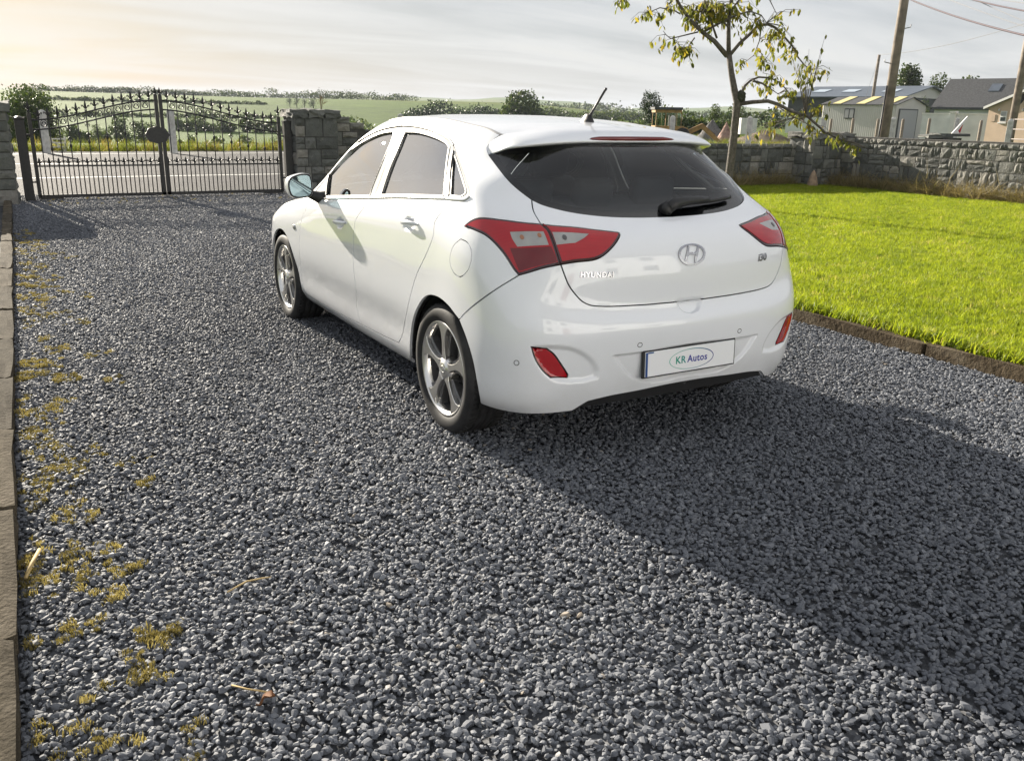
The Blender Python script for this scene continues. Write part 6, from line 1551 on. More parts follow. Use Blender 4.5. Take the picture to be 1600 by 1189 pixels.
# ------------------------------------------------------------------ cherry tree on the lawn
def lawn_tree():
    rg = np.random.default_rng(77); D = 15.0; B0 = gp(1141, 330)
    T = empty('lawn_tree', (B0[0], B0[1], -.02), 0, 'slender lawn tree with drooping yellow-green leaves behind the car', 'tree')
    nrm = np.array([CF[0], CF[1], 0]); nrm /= np.linalg.norm(nrm)
    def W(px, py, dd=0.0): return at_d(px, py, D)+nrm*dd-np.array(T.location)
    bark, n, b = nodemat('cherry_bark')
    c = ramp(n, noise(n, 22, 8, .7), [(.3, (.045, .04, .034)), (.55, (.12, .105, .09)), (.75, (.22, .20, .17))]); n.links.new(c, b.inputs['Base Color']); b.inputs['Roughness'].default_value = .85; bump(n, b, noise(n, 40, 6), .8, .02)
    mb = MB(); tr = [W(1139, 336), W(1138.5, 300), W(1139, 277), W(1145, 227), W(1149.5, 185), W(1152, 160), W(1147.5, 141), W(1142.5, 113), W(1139, 86)]
    mb.tube(tr, [.072, .068, .066, .063, .061, .060, .053, .046, .043], 12); mb.build('trunk', bark, T)
    mb = MB(); q = W(1157.5, 152); bm = bmesh.new(); bmesh.ops.create_icosphere(bm, subdivisions=3, radius=.075)
    for v in bm.verts: v.co = v.co*(1+.22*math.sin(v.co.x*90)*math.sin(v.co.y*77+1)*math.cos(v.co.z*83)); v.co.z *= 1.35
    me = bpy.data.meshes.new('burl'); bm.to_mesh(me); bm.free(); o = link('burl', me, mat('burl_bark', (.045, .05, .035), .95, bump=(50, 1, .02)), T); o.location = q
    limbs = [([(1136, 88), (1114, 65.6), (1091, 50.5), (1071, 33), (1056, 15), (1046, 0), (1036, -22), (1020, -50)], .042, -.7),
             ([(1138.5, 88), (1139, 50.5), (1140.6, 25), (1144.4, 0), (1147, -40), (1143, -90), (1150, -140)], .038, .2),
             ([(1141, 86), (1157, 68), (1174.7, 53), (1190, 38), (1207.5, 36), (1220, 40), (1232.7, 49), (1245, 60.6), (1258, 73), (1265.5, 86), (1277, 97), (1290, 107), (1296, 118)], .030, .8),
             ([(1154, 156), (1160, 145), (1167, 134), (1177, 126), (1192, 120), (1212.5, 121), (1230, 128.7), (1243, 141), (1250, 150)], .026, .5),
             ([(1177, 127), (1197, 130), (1212.5, 136), (1228, 141), (1242, 146)], .020, .9),
             ([(1155, 163), (1174.7, 160), (1197.4, 158.5), (1212.5, 164), (1230, 174), (1253, 181.7), (1265.5, 194), (1278, 207), (1298, 217), (1318.6, 222), (1333, 229)], .034, -.5),
             ([(1212, 164), (1224, 178), (1240, 190), (1252, 200)], .014, -.7),
             ([(1096, 52), (1121.7, 38), (1149.5, 25), (1167, 20), (1183, 27), (1190, 40)], .022, -.3),
             ([(1062, 22), (1051, 17.7), (1028, 15), (1010.7, 22.7), (998, 27.8)], .012, -.4),
             ([(1091, 50.5), (1066, 56.8), (1046, 61.8), (1038, 56), (1033, 50.5)], .012, -.2),
             ([(1085, 60), (1076, 70), (1068, 80), (1056, 76), (1048, 70)], .012, -.5),
             ([(1144, 0), (1165, -18), (1195, -22), (1215, -6), (1230, 14)], .020, .6),
             ([(1040, -8), (1005, -14), (975, -6), (960, 14)], .018, -.4),
             ([(1190, 38), (1193, 62), (1190, 84), (1176, 98)], .011, .7), ([(1190, 84), (1204, 98), (1211, 112)], .008, .7),
             ([(1120, 60), (1100, 20), (1085, -20)], .018, -.5), ([(1139, 45), (1120, 15), (1110, -20)], .016, .3), ([(1140, 20), (1162, -5), (1172, -40)], .018, .4)]
    tips = []
    mb = MB()
    for pts, r, dd in limbs:
        k = len(pts); P = [W(x, y, dd*(i/(k-1))) for i, (x, y) in enumerate(pts)]; mbb = MB(); mbb.tube(P, list(np.linspace(r, max(.004, r*.22), k)), 8); mbb.build('limb', bark, T)
        for i in range(1, k):
            for q in range(4):
                t = rg.uniform(); p = P[i-1]+(P[i]-P[i-1])*t; f = (i-1+t)/(k-1)
                if f > .30: tips.append((p, f, r))
    # twigs with hanging leaves
    leaves = []; tw = MB()
    for p, f, r in tips:
        if rg.random() < .42: continue
        d = rg.normal(0, 1, 3); d[2] = abs(d[2])*.3-.35; d /= np.linalg.norm(d); L = rg.uniform(.10, .36); e = p+d*L; e[2] -= L*.35; mid = p+d*L*.55
        tw.tube([tuple(p), tuple(mid), tuple(e)], [.0045, .0032, .002], 4)
        for q in range(int(rg.integers(3, 9))):
            t = rg.uniform(.2, 1.0); leaves.append(p+(e-p)*t+rg.normal(0, .018, 3))
    for (cx, cy, sx, sy, k) in ((1072, 82, 10, 12, 42), (1095, 20, 26, 18, 220), (1125, 12, 24, 18, 220), (1152, 22, 16, 14, 80), (1090, 48, 12, 12, 40), (1270, 95, 16, 22, 110), (1238, 65, 14, 14, 40), (1188, 100, 9, 12, 44), (1213, 128, 10, 10, 40), (1246, 148, 10, 10, 30), (1275, 170, 16, 14, 50), (1312, 224, 14, 8, 46), (1250, 178, 12, 14, 50), (1190, 215, 12, 10, 36), (1205, 205, 16, 10, 26), (968, 8, 8, 10, 30), (1005, 28, 9, 9, 28), (1300, 112, 5, 10, 16), (1232, 16, 4, 6, 10), (1176, 40, 9, 12, 26), (1202, 72, 8, 14, 22), (1060, 10, 18, 14, 40)):
        cl = W(cx, cy, rg.normal(.1, .35)); near = min((t_[0] for t_ in tips), key=lambda q_: np.linalg.norm(q_-cl))
        for q in range(max(3, k//7)):
            e = W(cx+rg.normal(0, sx*.6), cy+rg.normal(0, sy*.6), rg.normal(.1, .35)); mid = (near*.45+e*.55)+np.array((0, 0, .08)); tw.tube([tuple(near), tuple(mid), tuple(e)], [.006, .004, .002], 4)
            for w_ in range(5):
                t = rg.uniform(.45, 1.02); p_ = near*(1-t)**2+mid*2*t*(1-t)+e*t*t; leaves.append(p_+rg.normal(0, .025, 3))
    tw.build('twigs', bark, T)['kind'] = 'stuff'
    P = np.array(leaves); k = len(P); dn = rg.normal(0, .45, (k, 3)); dn[:, 2] = -1; dn /= np.linalg.norm(dn, axis=1)[:, None]
    s = np.cross(dn, rg.normal(size=(k, 3))); s /= np.linalg.norm(s, axis=1)[:, None]; up = np.cross(s, dn); L = rg.uniform(.07, .125, k)[:, None]; w = L*.22
    a = P; m1 = P+dn*L*.35; m2 = P+dn*L*.72; e = P+dn*L
    V = np.stack([a, m1+s*w+up*w*.35, m1, m1-s*w+up*w*.35, m2+s*w*.75+up*w*.25, m2, m2-s*w*.75+up*w*.25, e], 1).reshape(-1, 3); F = []
    base = np.arange(k)[:, None]*8
    F4 = np.concatenate([base+[1, 4, 5, 2], base+[2, 5, 6, 3]]); F3 = np.concatenate([base+[0, 1, 2], base+[0, 2, 3], base+[4, 7, 5], base+[5, 7, 6]])
    me = bpy.data.meshes.new('leaves'); me.from_pydata([tuple(v) for v in V], [], [tuple(map(int, f)) for f in F4]+[tuple(map(int, f)) for f in F3]); me.update()
    lm = leafmat('cherry_leaf', [(0, (.070, .088, .020)), (.55, (.130, .140, .030)), (.85, (.21, .195, .038)), (1, (.34, .25, .035))], .5, attr='rand')
    me.materials.append(lm); o = link('leaves', me, None, T); o['kind'] = 'stuff'
lawn_tree()
# ------------------------------------------------------------------ buildings
def quad_building(o, verts, faces, m, name):
    b0 = np.array(o.location); mb = MB(); mb.add([tuple(np.array(v)-b0) for v in verts], faces); return mb.build(name, m, o)
def frame_of(pxl, pxr, Dl, Dr, py=190):
    """front base line of a building from two photo columns and distances"""
    a = at_d(pxl, py, Dl); bq = at_d(pxr, py, Dr); a[2] = float(H(a[0], a[1])); bq[2] = float(H(bq[0], bq[1])); z = min(a[2], bq[2])-.2; a[2] = bq[2] = z; d = bq-a; L = np.linalg.norm(d); d /= L; nb = np.array([d[1], -d[0], 0])
    if nb @ (a-CAM) < 0: nb = -nb
    return a, d, nb, L, z
def zpx(px, py, D): return at_d(px, py, D)[2]
m_sheet, n, b = nodemat('white_sheet'); tcn = N_(n, 'ShaderNodeTexCoord'); b.inputs['Base Color'].default_value = (.56, .55, .53, 1); b.inputs['Roughness'].default_value = .5
c = mixc(n, noise(n, .6, 8), (.42, .40, .37), (.62, .61, .59)); n.links.new(c, b.inputs['Base Color'])
m_dark = mat('dark_cladding', (.050, .054, .060), .6, noise=(2, .2)); m_blue = mat('blue_grey_roof', (.085, .105, .135), .45, noise=(1.5, .15))
m_slate = mat('slate_roof', (.060, .062, .066), .7, noise=(6, .3), bump=(8, .4, .05)); m_render = mat('white_render', (.58, .60, .60), .85, noise=(1, .12)); m_peach = mat('peach_render', (.52, .40, .30), .9, noise=(1.2, .1))
m_pane = mat('window_pane', (.030, .036, .042), .06, coat=.5); m_frame = mat('white_frame', (.66, .66, .65), .5); m_yel = mat('yellow_rooflight', (.62, .55, .26), .5); m_rl = mat('pale_rooflight', (.40, .47, .54), .35); m_grey = mat('grey_door', (.36, .36, .37), .55)
def slab(o, a, d, nb, s0, s1, t0, t1, z0, z1, m, name):
    """box in a building's own frame: along front s, depth t, height z"""
    P = [a+d*s+nb*t+np.array((0, 0, z)) for z in (z0, z1) for s, t in ((s0, t0), (s1, t0), (s1, t1), (s0, t1))]; b0 = np.array(o.location)
    mb = MB(); mb.add([tuple(p-b0) for p in P], [(3, 2, 1, 0), (4, 5, 6, 7), (0, 1, 5, 4), (1, 2, 6, 5), (2, 3, 7, 6), (3, 0, 4, 7)])
    ob = mb.build(name, m, o)
    bm = bmesh.new(); bm.from_mesh(ob.data); bmesh.ops.recalc_face_normals(bm, faces=bm.faces[:]); bm.to_mesh(ob.data); bm.free(); return ob
def roof_prism(o, a, d, nb, L, dep, ze, zr, over, m, name, th=.12):
    """two pitched slabs over a rectangle, ridge along the front direction"""
    b0 = np.array(o.location); out = []
    for (t0, t1, z0, z1) in ((-over, dep/2, ze-over*(zr-ze)/(dep/2), zr), (dep+over, dep/2, ze-over*(zr-ze)/(dep/2), zr)):
        P = []
        for dz in (0, th):
            for s, t, z in ((-over, t0, z0), (L+over, t0, z0), (L+over, t1, z1), (-over, t1, z1)): P.append(tuple(a+d*s+nb*t+np.array((0, 0, z+dz-a[2]))-b0))
        mb = MB(); mb.add(P, [(0, 1, 2, 3), (7, 6, 5, 4), (0, 4, 5, 1), (1, 5, 6, 2), (2, 6, 7, 3), (3, 7, 4, 0)]); ob = mb.build(name, m, o)
        bm = bmesh.new(); bm.from_mesh(ob.data); bmesh.ops.recalc_face_normals(bm, faces=bm.faces[:]); bm.to_mesh(ob.data); bm.free(); out.append(ob)
    return out
def gables(o, a, d, nb, L, dep, ze, zr, m, name='gable'):
    b0 = np.array(o.location)
    for s in (0.0, L):
        P = [a+d*(s+k)+nb*t+np.array((0, 0, z-a[2])) for k in (0, .15 if s == 0 else -.15) for t, z in ((0, ze), (dep, ze), (dep/2, zr))]
        mb = MB(); mb.add([tuple(p-b0) for p in P], [(0, 1, 2), (5, 4, 3), (0, 3, 4, 1), (1, 4, 5, 2), (2, 5, 3, 0)]); ob = mb.build(name, m, o)
        bm = bmesh.new(); bm.from_mesh(ob.data); bmesh.ops.recalc_face_normals(bm, faces=bm.faces[:]); bm.to_mesh(ob.data); bm.free()
# big dark shed
D = 122; a, d, nb, L, z = frame_of(1228, 1404, 125, 118); ze = zpx(1320, 152, D); zr = zpx(1330, 136, D+5)
o = empty('farm_shed', tuple(a), 0, 'large dark farm shed with blue-grey roof behind the corrugated shed', 'shed'); dep = 15
slab(o, a, d, nb, 0, L, 0, dep, 0, (ze-z)*.48, m_render, 'lower_wall'); slab(o, a, d, nb, .02, L-.02, .05, dep-.05, (ze-z)*.48, ze-z, m_dark, 'upper_cladding')
rr = roof_prism(o, a, d, nb, L, dep, ze, zr, .5, m_blue, 'roof'); gables(o, a, d, nb, L, dep, ze, zr, m_sheet)
for s in (.18, .45, .80): 
    b0 = np.array(o.location); sl = (zr-ze)/(dep/2); P = [a+d*(L*s+q)+nb*t+np.array((0, 0, ze-z+sl*t+.15)) for q, t in ((-.9, 2.6), (.9, 2.6), (.9, 4.6), (-.9, 4.6))]; mb = MB(); mb.add([tuple(p-b0) for p in P]+[tuple(p-b0+np.array((0, 0, .05))) for p in P], [(0, 1, 2, 3)[::-1], (4, 5, 6, 7), (0, 1, 5, 4), (1, 2, 6, 5), (2, 3, 7, 6), (3, 0, 4, 7)]); mb.build('rooflight', m_rl, rr[0])
slab(o, a, d, nb, L*.25, L*.35, -.05, .05, .2, 1.9, m_frame, 'door')
# white corrugated shed, seen on its corner
a = at_d(1282, 200, 92); c1_ = at_d(1395.5, 200, 88); e1 = at_d(1442, 200, 93.5)
for q in (a, c1_, e1): q[2] = float(H(q[0], q[1]))-.15
d = c1_-a; d[2] = 0; L = float(np.linalg.norm(d)); d /= L; g = e1-c1_; g[2] = 0; dep = float(np.linalg.norm(g)); nb = g/dep; z = a[2]
o = empty('corrugated_shed', tuple(a), 0, 'white corrugated iron shed with three yellow rooflights', 'shed'); ze = zpx(1395, 164, 88); zr = zpx(1419, 153, 91)
def corr(o, p0, dv, L, z0f, z1f, out, name):
    """sheet with real corrugations"""
    k = int(L/.10); b0 = np.array(o.location); vs = []; fs = []
    for i in range(k+1):
        s = L*i/k; q = p0+dv*s+out*(.030 if i % 2 else 0.0); vs += [tuple(q+np.array((0, 0, z0f(s)))-b0), tuple(q+np.array((0, 0, z1f(s)))-b0)]
    for i in range(k): fs.append((2*i, 2*i+2, 2*i+3, 2*i+1))
    mb = MB(); mb.add(vs, fs); return mb.build(name, m_sheet, o)
corr(o, a, d, L, lambda s: 0, lambda s: ze-z, -nb, 'front_wall')
corr(o, c1_*[1, 1, 0]+[0, 0, z], nb, dep, lambda s: 0, lambda s: (ze-z)+(zr-ze)*(1-abs(s-dep/2)/(dep/2)), d, 'gable_wall')
slab(o, a, d, nb, .05, L-.05, .05, dep-.05, 0, ze-z-.02, m_sheet, 'inner_wall')
rr = roof_prism(o, a, d, nb, L, dep, ze, zr, .18, m_slate, 'roof', .06)
for s in (.20, .53, .88):
    b0 = np.array(o.location); sl = (zr-ze)/(dep/2); P = [a+d*(L*s+q)+nb*t+np.array((0, 0, ze-z+sl*t+.075)) for q, t in ((-.42, -.1), (.42, -.1), (.42, dep/2-.02), (-.42, dep/2-.02))]; mb = MB(); mb.add([tuple(p-b0) for p in P]+[tuple(p-b0+np.array((0, 0, .04))) for p in P], [(0, 1, 2, 3)[::-1], (4, 5, 6, 7), (0, 1, 5, 4), (1, 2, 6, 5), (2, 3, 7, 6), (3, 0, 4, 7)]); mb.build('rooflight', m_yel, rr[0])
wz0, wz1 = zpx(1328, 186, 90.5)-z, zpx(1328, 170, 90.5)-z; ws = L*.40
wf = slab(o, a, d, nb, ws-.55, ws+.45, -.10, -.03, wz0, wz1, m_dark, 'window_frame')
for k in (-.5, 0.0): p_ = slab(o, a, d, nb, ws+k, ws+k+.40, -.125, -.10, wz0+.08, wz1-.08, m_grey, 'window_pane'); p_.parent = wf
slab(o, c1_*[1, 1, 0]+[0, 0, z], nb, -d, dep*.10, dep*.72, -.09, -.035, 0, (ze-z)*.90, m_dark, 'door_frame'); slab(o, c1_*[1, 1, 0]+[0, 0, z], nb, -d, dep*.12, dep*.69, -.12, -.09, 0, (ze-z)*.87, m_grey, 'door')
# slate house
D = 112; a, d, nb, L, z = frame_of(1457, 1640, 112, 108); ze = zpx(1500, 167, D); zr = zpx(1540, 126, D+4)
o = empty('slate_house', tuple(a), 0, 'pale house with a steep dark slate roof and one rooflight', 'house'); dep = 7.6
slab(o, a, d, nb, 0, L, 0, dep, 0, ze-z, m_render, 'wall'); rr = roof_prism(o, a, d, nb, L, dep, ze, zr, .3, m_slate, 'roof'); gables(o, a, d, nb, L, dep, ze, zr, m_render)
slab(o, a, d, nb, -.3, L+.3, -.42, -.28, ze-z-.35, ze-z-.10, m_dark, 'gutter')
s_ = 5.2; sl = (zr-ze)/(dep/2); b0 = np.array(o.location)
P = [a+d*(s_+q)+nb*t+np.array((0, 0, ze-z+sl*t+.14)) for q, t in ((-.55, 1.9), (.55, 1.9), (.55, 2.9), (-.55, 2.9))]; mb = MB(); mb.add([tuple(p-b0) for p in P]+[tuple(p-b0+np.array((0, 0, .08))) for p in P], [(0, 1, 2, 3)[::-1], (4, 5, 6, 7), (0, 1, 5, 4), (1, 2, 6, 5), (2, 3, 7, 6), (3, 0, 4, 7)]); mb.build('rooflight', m_blue, rr[0])
# pale garden wall with pillars
a, d, nb, L, z = frame_of(1440, 1545, 86, 84); zt = zpx(1480, 179, 85)
o = empty('garden_wall', tuple(a), 0, 'pale rendered garden wall with a capped pillar in front of the slate house', 'wall')
slab(o, a, d, nb, 0, L, 0, .2, 0, zt-z, m_render, 'wall_panel'); slab(o, a, d, nb, -.05, L+.05, -.04, .24, zt-z, zt-z+.09, m_frame, 'coping')
for s in (L*.47,): slab(o, a, d, nb, s-.22, s+.22, -.12, .3, 0, zt-z+.12, m_render, 'pillar'); slab(o, a, d, nb, s-.28, s+.28, -.18, .36, zt-z+.12, zt-z+.26, m_frame, 'pillar_cap')
# peach house: gable end with a window
a, d, nb, L, z = frame_of(1542, 1668, 74, 71); ze = zpx(1542, 168, 74); zr = zpx(1605, 141, 72.5)
o = empty('peach_house', tuple(a), 0, 'peach rendered house gable with a small window at the right edge', 'house'); dep = 9; b0 = np.array(o.location)
P = [a+d*s+nb*t+np.array((0, 0, zz)) for t in (0, dep) for s, zz in ((0, 0), (L, 0), (L, ze-z), (L/2, zr-z), (0, ze-z))]
mb = MB(); mb.add([tuple(p-b0) for p in P], [(0, 1, 2, 3, 4), (9, 8, 7, 6, 5), (0, 5, 6, 1), (1, 6, 7, 2), (4, 9, 5, 0)]); mb.build('wall', m_peach, o)
for s0, s1, z0, z1 in ((-.25, L/2, ze-z-.14, zr-z), (L+.25, L/2, ze-z-.14, zr-z)):
    P = [a+d*s+nb*t+np.array((0, 0, zz+k)) for k in (.04, .20) for s, zz, t in ((s0, z0, -.25), (s1, z1, -.25), (s1, z1, dep+.2), (s0, z0, dep+.2))]; mb = MB(); mb.add([tuple(p-b0) for p in P], [(0, 1, 2, 3), (7, 6, 5, 4), (0, 4, 5, 1), (1, 5, 6, 2), (2, 6, 7, 3), (3, 7, 4, 0)]); mb.build('roof', m_slate, o)
    P = [a+d*s+nb*t+np.array((0, 0, zz+k)) for k in (.0, .17) for s, zz, t in ((s0, z0, -.31), (s1, z1, -.31), (s1, z1, -.255), (s0, z0, -.255))]; mb = MB(); mb.add([tuple(p-b0) for p in P], [(0, 1, 2, 3), (7, 6, 5, 4), (0, 4, 5, 1), (1, 5, 6, 2), (2, 6, 7, 3), (3, 7, 4, 0)]); mb.build('bargeboard', m_frame, o)
def spx(px): return L*(px-1542)/(1668-1542)
wf = slab(o, a, d, nb, spx(1563), spx(1573.5), -.03, .05, zpx(1568, 191, 73.5)-z, zpx(1568, 174, 73.5)-z, m_frame, 'window'); 
q = slab(o, a, d, nb, spx(1564.2), spx(1572.2), -.05, -.03, zpx(1568, 189.5, 73.5)-z, zpx(1568, 183.5, 73.5)-z, m_pane, 'pane'); q.parent = wf
q = slab(o, a, d, nb, spx(1564.2), spx(1572.2), -.05, -.03, zpx(1568, 181.5, 73.5)-z, zpx(1568, 175, 73.5)-z, m_grey, 'pane'); q.parent = wf
slab(o, a, d, nb, spx(1561), spx(1575), -.10, .02, zpx(1568, 193.4, 73.5)-z, zpx(1568, 191.6, 73.5)-z, m_frame, 'sill')
slab(o, a, d, nb, spx(1548.5), spx(1555), -.04, .03, zpx(1551, 190, 73.5)-z, zpx(1551, 179, 73.5)-z, m_peach, 'meter_box')
for px in (1560, 1598):
    p = a+d*spx(px)+nb*-.04; mb = MB(); mb.lathe([(0, .05), (.09, .03), (.10, -.02)], 10, Matrix.Translation(tuple(np.array((p[0], p[1], zpx(px, 172.5, 73.5)))-b0)) @ Matrix.Rotation(rad(-90), 4, 'Y')); mb.build('wall_lamp', m_frame, o)
p = a+d*spx(1598)+nb*-.5; p[2] = zpx(1598, 156.5, 73); mb = MB(); mb.lathe([(.02, .12), (.2, .10), (.38, .02), (.40, 0), (.36, .0)], 18, Matrix.Translation(tuple(p-b0)) @ Matrix.Rotation(rad(70), 4, 'Y')); mb.tube([tuple(p-b0), tuple(p-b0+nb*.5)], .03, 6); mb.build('satellite_dish', m_dark, o)
# tubular farm gate at the right edge
a = at_d(1580, 214, 33.5); bq = at_d(1640, 216, 32.6); z = float(H(a[0], a[1])); a[2] = bq[2] = z; d = bq-a; L = float(np.linalg.norm(d)); d /= L
o = empty('farm_gate', tuple(a), 0, 'galvanised tubular farm gate at the right edge behind the wall', 'gate'); RUST = mat('dull_galvanised', (.20, .18, .17), .6, metal=.3)
ztop = zpx(1590, 187, 33.4)-z
for k in range(6): mb = MB(); zz = .15+(ztop-.15)*k/5; mb.tube([(0, 0, zz), tuple(d*L+np.array((0, 0, zz)))], .018, 6); mb.build('gate_bar', RUST, o)
for s in (0, .5, 1): mb = MB(); mb.tube([tuple(d*L*s+np.array((0, 0, .1))), tuple(d*L*s+np.array((0, 0, ztop+.03)))], .022, 6); mb.build('gate_upright', RUST, o)
# ------------------------------------------------------------------ digger
OCH = mat('ochre_paint', (.32, .19, .065), .55, noise=(3, .3)); RUSTY = mat('rusty_steel', (.10, .06, .04), .8, noise=(6, .4))
D = 62; p0 = at_d(1042, 215, D); zg = float(H(p0[0], p0[1])); ex = empty('digger', (p0[0], p0[1], zg), 0, 'old ochre wheeled digger with a square glazed cab and bent arm', 'digger')
er = np.array([CR[0], CR[1], 0]); er /= np.linalg.norm(er); ef = np.array([CF[0], CF[1], 0]); ef /= np.linalg.norm(ef)
def E_(px, py, t=0.0):
    q = at_d(px, py, D); q = np.array((p0[0], p0[1], 0))+er*((q-p0) @ er)+np.array((0, 0, q[2])); return q+ef*t-np.array((p0[0], p0[1], zg))
def ebox(x0, x1, y0, y1, t0, t1, m, name, par=ex, bev=None):
    A0, A1 = E_(x0, y1), E_(x1, y0); s0, s1 = A0 @ er, A1 @ er; z0, z1 = A0[2], A1[2]
    P = [er*s+ef*t+np.array((0, 0, z)) for z in (z0, z1) for s, t in ((s0, t0), (s1, t0), (s1, t1), (s0, t1))]; mb = MB(); mb.add([tuple(p) for p in P], [(3, 2, 1, 0), (4, 5, 6, 7), (0, 1, 5, 4), (1, 2, 6, 5), (2, 3, 7, 6), (3, 0, 4, 7)]); ob = mb.build(name, m, par, bev)
    return ob
ebox(1019, 1064, 168.5, 171.5, -.95, .95, m_dark, 'cab_roof'); ebox(1020.5, 1063, 171.5, 176, -.85, .85, OCH, 'roof_rail')
for x0, x1 in ((1020.5, 1022.5), (1035.5, 1038), (1060.5, 1063)):
    for t in (-.85, .78): ebox(x0, x1, 176, 200, t, t+.08, OCH, 'cab_pillar')
cabg = glass('cab_glass', (.62, .70, .66))
ebox(1022.5, 1035.5, 176.5, 197.5, -.83, -.82, cabg, 'cab_window'); ebox(1038, 1060.5, 177, 197, -.83, -.82, cabg, 'cab_window')
ebox(1022.5, 1035.5, 176.5, 197.5, .80, .81, cabg, 'cab_window'); ebox(1038, 1060.5, 177, 197, .80, .81, cabg, 'cab_window')
ebox(1043, 1048, 178, 200, -.1, .3, m_dark, 'driver_seat')
ebox(1019, 1066, 197.5, 213, -.95, .95, OCH, 'body'); ebox(1062, 1074, 200, 212, -.5, .5, OCH, 'engine_cover'); ebox(1012, 1072, 213, 219, -.8, .8, RUSTY, 'chassis')
for s in (1020, 1062):
    for t in (-.95, .85):
        c_ = E_(s, 219, t); mb = MB(); mb.lathe([(.18, -.14), (.46, -.14), (.52, -.08), (.52, .08), (.46, .14), (.18, .14)], 20, Matrix.Translation((c_[0], c_[1], .52)) @ Matrix(((er[0], 0, ef[0], 0), (er[1], 0, ef[1], 0), (0, 1, 0, 0), (0, 0, 0, 1)))); mb.build('wheel', RUBBER, ex)
def beam(p, q, w0, w1, th, m, name):
    P0, P1 = E_(*p, -.3), E_(*q, -.3); dv = P1-P0; L = np.linalg.norm(dv); dv /= L; nn = np.cross(ef, dv); vs = []
    for t in (-th/2, th/2):
        for P_, w in ((P0, w0), (P1, w1)):
            for g in (-1, 1): vs.append(tuple(P_+nn*w*g/2+ef*t))
    mb = MB(); mb.add(vs, [(0, 2, 3, 1), (4, 5, 7, 6), (0, 4, 6, 2), (1, 3, 7, 5), (0, 1, 5, 4), (2, 6, 7, 3)]); ob = mb.build(name, m, ex, (.02, 1))
    bm = bmesh.new(); bm.from_mesh(ob.data); bmesh.ops.recalc_face_normals(bm, faces=bm.faces[:]); bm.to_mesh(ob.data); bm.free()
beam((1071, 209), (1099, 196.5), .34, .30, .25, OCH, 'boom'); beam((1096, 196), (1130, 226), .32, .22, .22, OCH, 'dipper_arm')
beam((1074, 212), (1092, 203), .09, .09, .1, RUSTY, 'hydraulic_ram'); beam((1100, 196), (1119, 211), .08, .08, .1, RUSTY, 'hydraulic_ram'); beam((1128, 226), (1120, 238), .55, .30, .6, RUSTY, 'bucket')
# gravel heap, sacks and a white box by the bushes
def heap(name, label, px, py, D, wpx, m, seed, cat='heap', sharp=1.0):
    rg = np.random.default_rng(seed); q = at_d(px, py, D); z0 = float(H(q[0], q[1])); h = q[2]-z0; w = wpx*D/FPX/2; vs = [(0, 0, h)]; fs = []; nr, na_ = 9, 28
    for i in range(1, nr+1):
        for j in range(na_):
            a = 2*math.pi*j/na_; r = w*(i/nr)*(1+.08*math.sin(3*a+seed)); vs.append((r*math.cos(a), r*math.sin(a), h*(1-i/nr)**sharp+rg.normal(0, .03*h)*(i < nr)-(.1 if i == nr else 0)))
    for j in range(na_): fs.append((0, 1+j, 1+(j+1) % na_))
    for i in range(nr-1):
        for j in range(na_): fs.append((1+i*na_+j, 1+(i+1)*na_+j, 1+(i+1)*na_+(j+1) % na_, 1+i*na_+(j+1) % na_))
    mb = MB(); mb.add(vs, fs, True); ob = mb.build(name, m); ob.location = (q[0], q[1], z0); return tag(ob, label, cat)
heap('gravel_heap', 'grey cone-shaped heap of gravel behind the digger arm', 1113, 187, 74, 48, mat('heap_gravel', (.15, .145, .14), .95, noise=(9, .35), bump=(20, 1, .08)), 3)
heap('rubble_heap', 'low pinkish heap of rubble right of the gravel heap', 1136, 190, 72, 26, mat('pink_rubble', (.34, .22, .18), .9, noise=(3, .6), bump=(6, 1, .2)), 5, 'rubble')
heap('spoil_heap', 'long brown soil bank beyond the front wall near the corner pillar', 1195, 203, 68, 110, mat('spoil_soil', (.13, .10, .065), .95, noise=(2, .4), bump=(6, 1, .15)), 7, 'soil')
q = at_d(1166, 190, 84); z0 = float(H(q[0], q[1])); o = empty('white_trailer', (q[0], q[1], z0), YAW, 'small white box trailer behind the lawn tree', 'trailer')
hz = zpx(1166, 185, 84)-z0; mb = MB(); mb.box((0, 0, (hz+.35)/2), (2.2, 1.45, hz-.35)); mb.build('box', mat('trailer_white', (.60, .60, .58), .5, noise=(2, .15)), o, bevel=(.04, 2))
for s in (-1, 1): mb = MB(); mb.lathe([(.1, -.09), (.30, -.09), (.32, 0), (.30, .09), (.1, .09)], 16, Matrix.Translation((0, .6*s, .31)) @ Matrix.Rotation(rad(90), 4, 'X')); mb.build('wheel', RUBBER, o)
mb = MB(); mb.tube([(1.1, 0, .45), (2.0, 0, .40)], .04, 6); mb.build('drawbar', RUSTY, o)
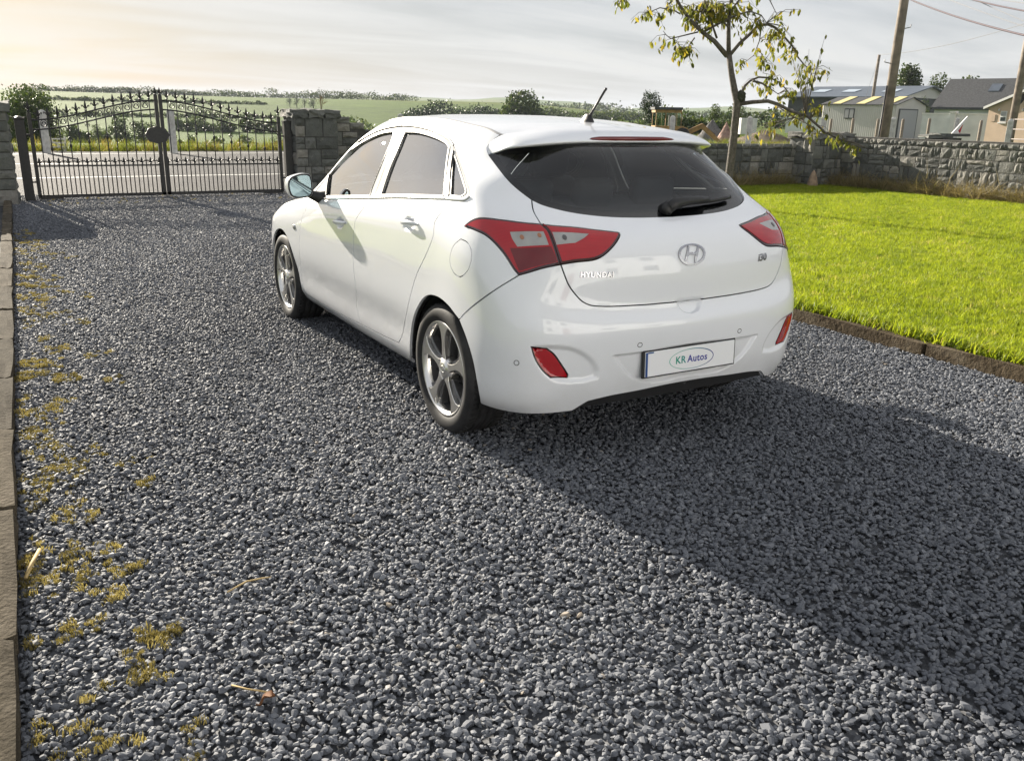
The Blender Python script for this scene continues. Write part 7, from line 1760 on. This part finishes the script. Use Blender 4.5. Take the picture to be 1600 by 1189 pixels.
# small odds and ends on the drive
for px, py, lab in ((416, 1096, 'brown crumpled dead leaf on the gravel near the bottom'), (152, 768, None)):
    if lab is None: continue
    q = gp(px, py, .03); mb = MB(); vs = []; 
    for i in range(7):
        for j in range(4):
            u_ = i/6; v_ = j/3-.5; w = math.sin(math.pi*min(1, max(.03, u_)))*.022; vs.append((u_*.055-.027, v_*w*2, .010*math.sin(u_*5)+.012*abs(v_)*2+.004*math.sin(i*2+j)))
    mb.add(vs, [(i*4+j, i*4+4+j, i*4+5+j, i*4+1+j) for i in range(6) for j in range(3)], True); ob = mb.build('dead_leaf', mat('dead_leaf', (.17, .075, .03), .8)); ob.location = q; ob.rotation_euler = (.2, .3, 1.1); tag(ob, lab, 'leaf')
def twig(pts, lab, r=.002):
    mb = MB(); mb.tube([tuple(gp(x, y, z)) for x, y, z in pts], [r, r*1.1, r, r*.6][:len(pts)], 5); tag(mb.build('straw_stalk', mat('stalk', (.42, .31, .14), .8)), lab, 'stalk')
twig([(355, 925, .025), (385, 908, .032), (410, 903, .030), (424, 901, .034)], 'yellow straw stalk on the gravel left of centre', .0026)
twig([(362, 1070, .028), (385, 1076, .030), (420, 1081, .028)], 'short straw stalk above the dead leaf', .0024)
twig([(40, 903, .03), (50, 880, .035), (62, 858, .03)], 'pale dry stalk beside the left kerb', .006)
# ------------------------------------------------------------------ the house behind the photographer (seen mirrored in the car)
o = empty('own_house', (-11.5, 0, 0), 0, 'white rendered house mirrored in the tailgate of the car', 'house')
hw_ = mat('house_render', (.68, .71, .76), .85, noise=(1, .08)); rf = mat('house_slate', (.07, .07, .075), .6, noise=(5, .25))
mb = MB(); mb.box((-4, -1.5, 2.5), (8, 15, 5.0)); mb.build('wall', hw_, o)
P = [(.5, -9.4, 4.9), (.5, 6.4, 4.9), (-4, 6.4, 7.6), (-4, -9.4, 7.6), (-8.5, -9.4, 4.9), (-8.5, 6.4, 4.9)]
mb = MB(); mb.add(P+[(x, y, z+.15) for x, y, z in P], [(0, 1, 2, 3), (3, 2, 5, 4), (9, 8, 7, 6), (10, 11, 8, 9), (0, 6, 7, 1), (4, 5, 11, 10)]); mb.build('roof', rf, o)
mb = MB(); mb.add([(0, 6, 5), (-8, 6, 5), (-4, 6, 7.5), (0, -9, 5), (-8, -9, 5), (-4, -9, 7.5)], [(0, 1, 2), (5, 4, 3)]); mb.build('gable', hw_, o)
for y in (-7, -3.6, 1.2, 4.2):
    for z in (1.5, 3.9):
        if y == 1.2 and z == 1.5: continue
        mb = MB(); mb.box((.03, y, z), (.10, 1.3, 1.25)); w_ = mb.build('window', m_frame, o); mb = MB(); mb.box((.09, y, z), (.04, 1.1, 1.05)); mb.build('pane', m_pane, w_)
mb = MB(); mb.box((.05, 1.2, 1.05), (.12, 1.1, 2.1)); w_ = mb.build('door', mat('door_red', (.16, .03, .03), .4), o)
# ------------------------------------------------------------------ hazy summer air
mb = MB(); mb.box((CAM[0], CAM[1], 30.0), (7900, 7900, 80.0)); hz_ = mb.build('haze')
m = bpy.data.materials.new('haze_air'); m.use_nodes = True; n = m.node_tree; n.nodes.clear(); vo_ = n.nodes.new('ShaderNodeVolumePrincipled'); vo_.inputs['Color'].default_value = (.80, .88, 1.0, 1); vo_.inputs['Density'].default_value = .00014; vo_.inputs['Anisotropy'].default_value = .0
n.links.new(vo_.outputs[0], n.nodes.new('ShaderNodeOutputMaterial').inputs['Volume']); hz_.data.materials.append(m); tag(hz_, kind='stuff')
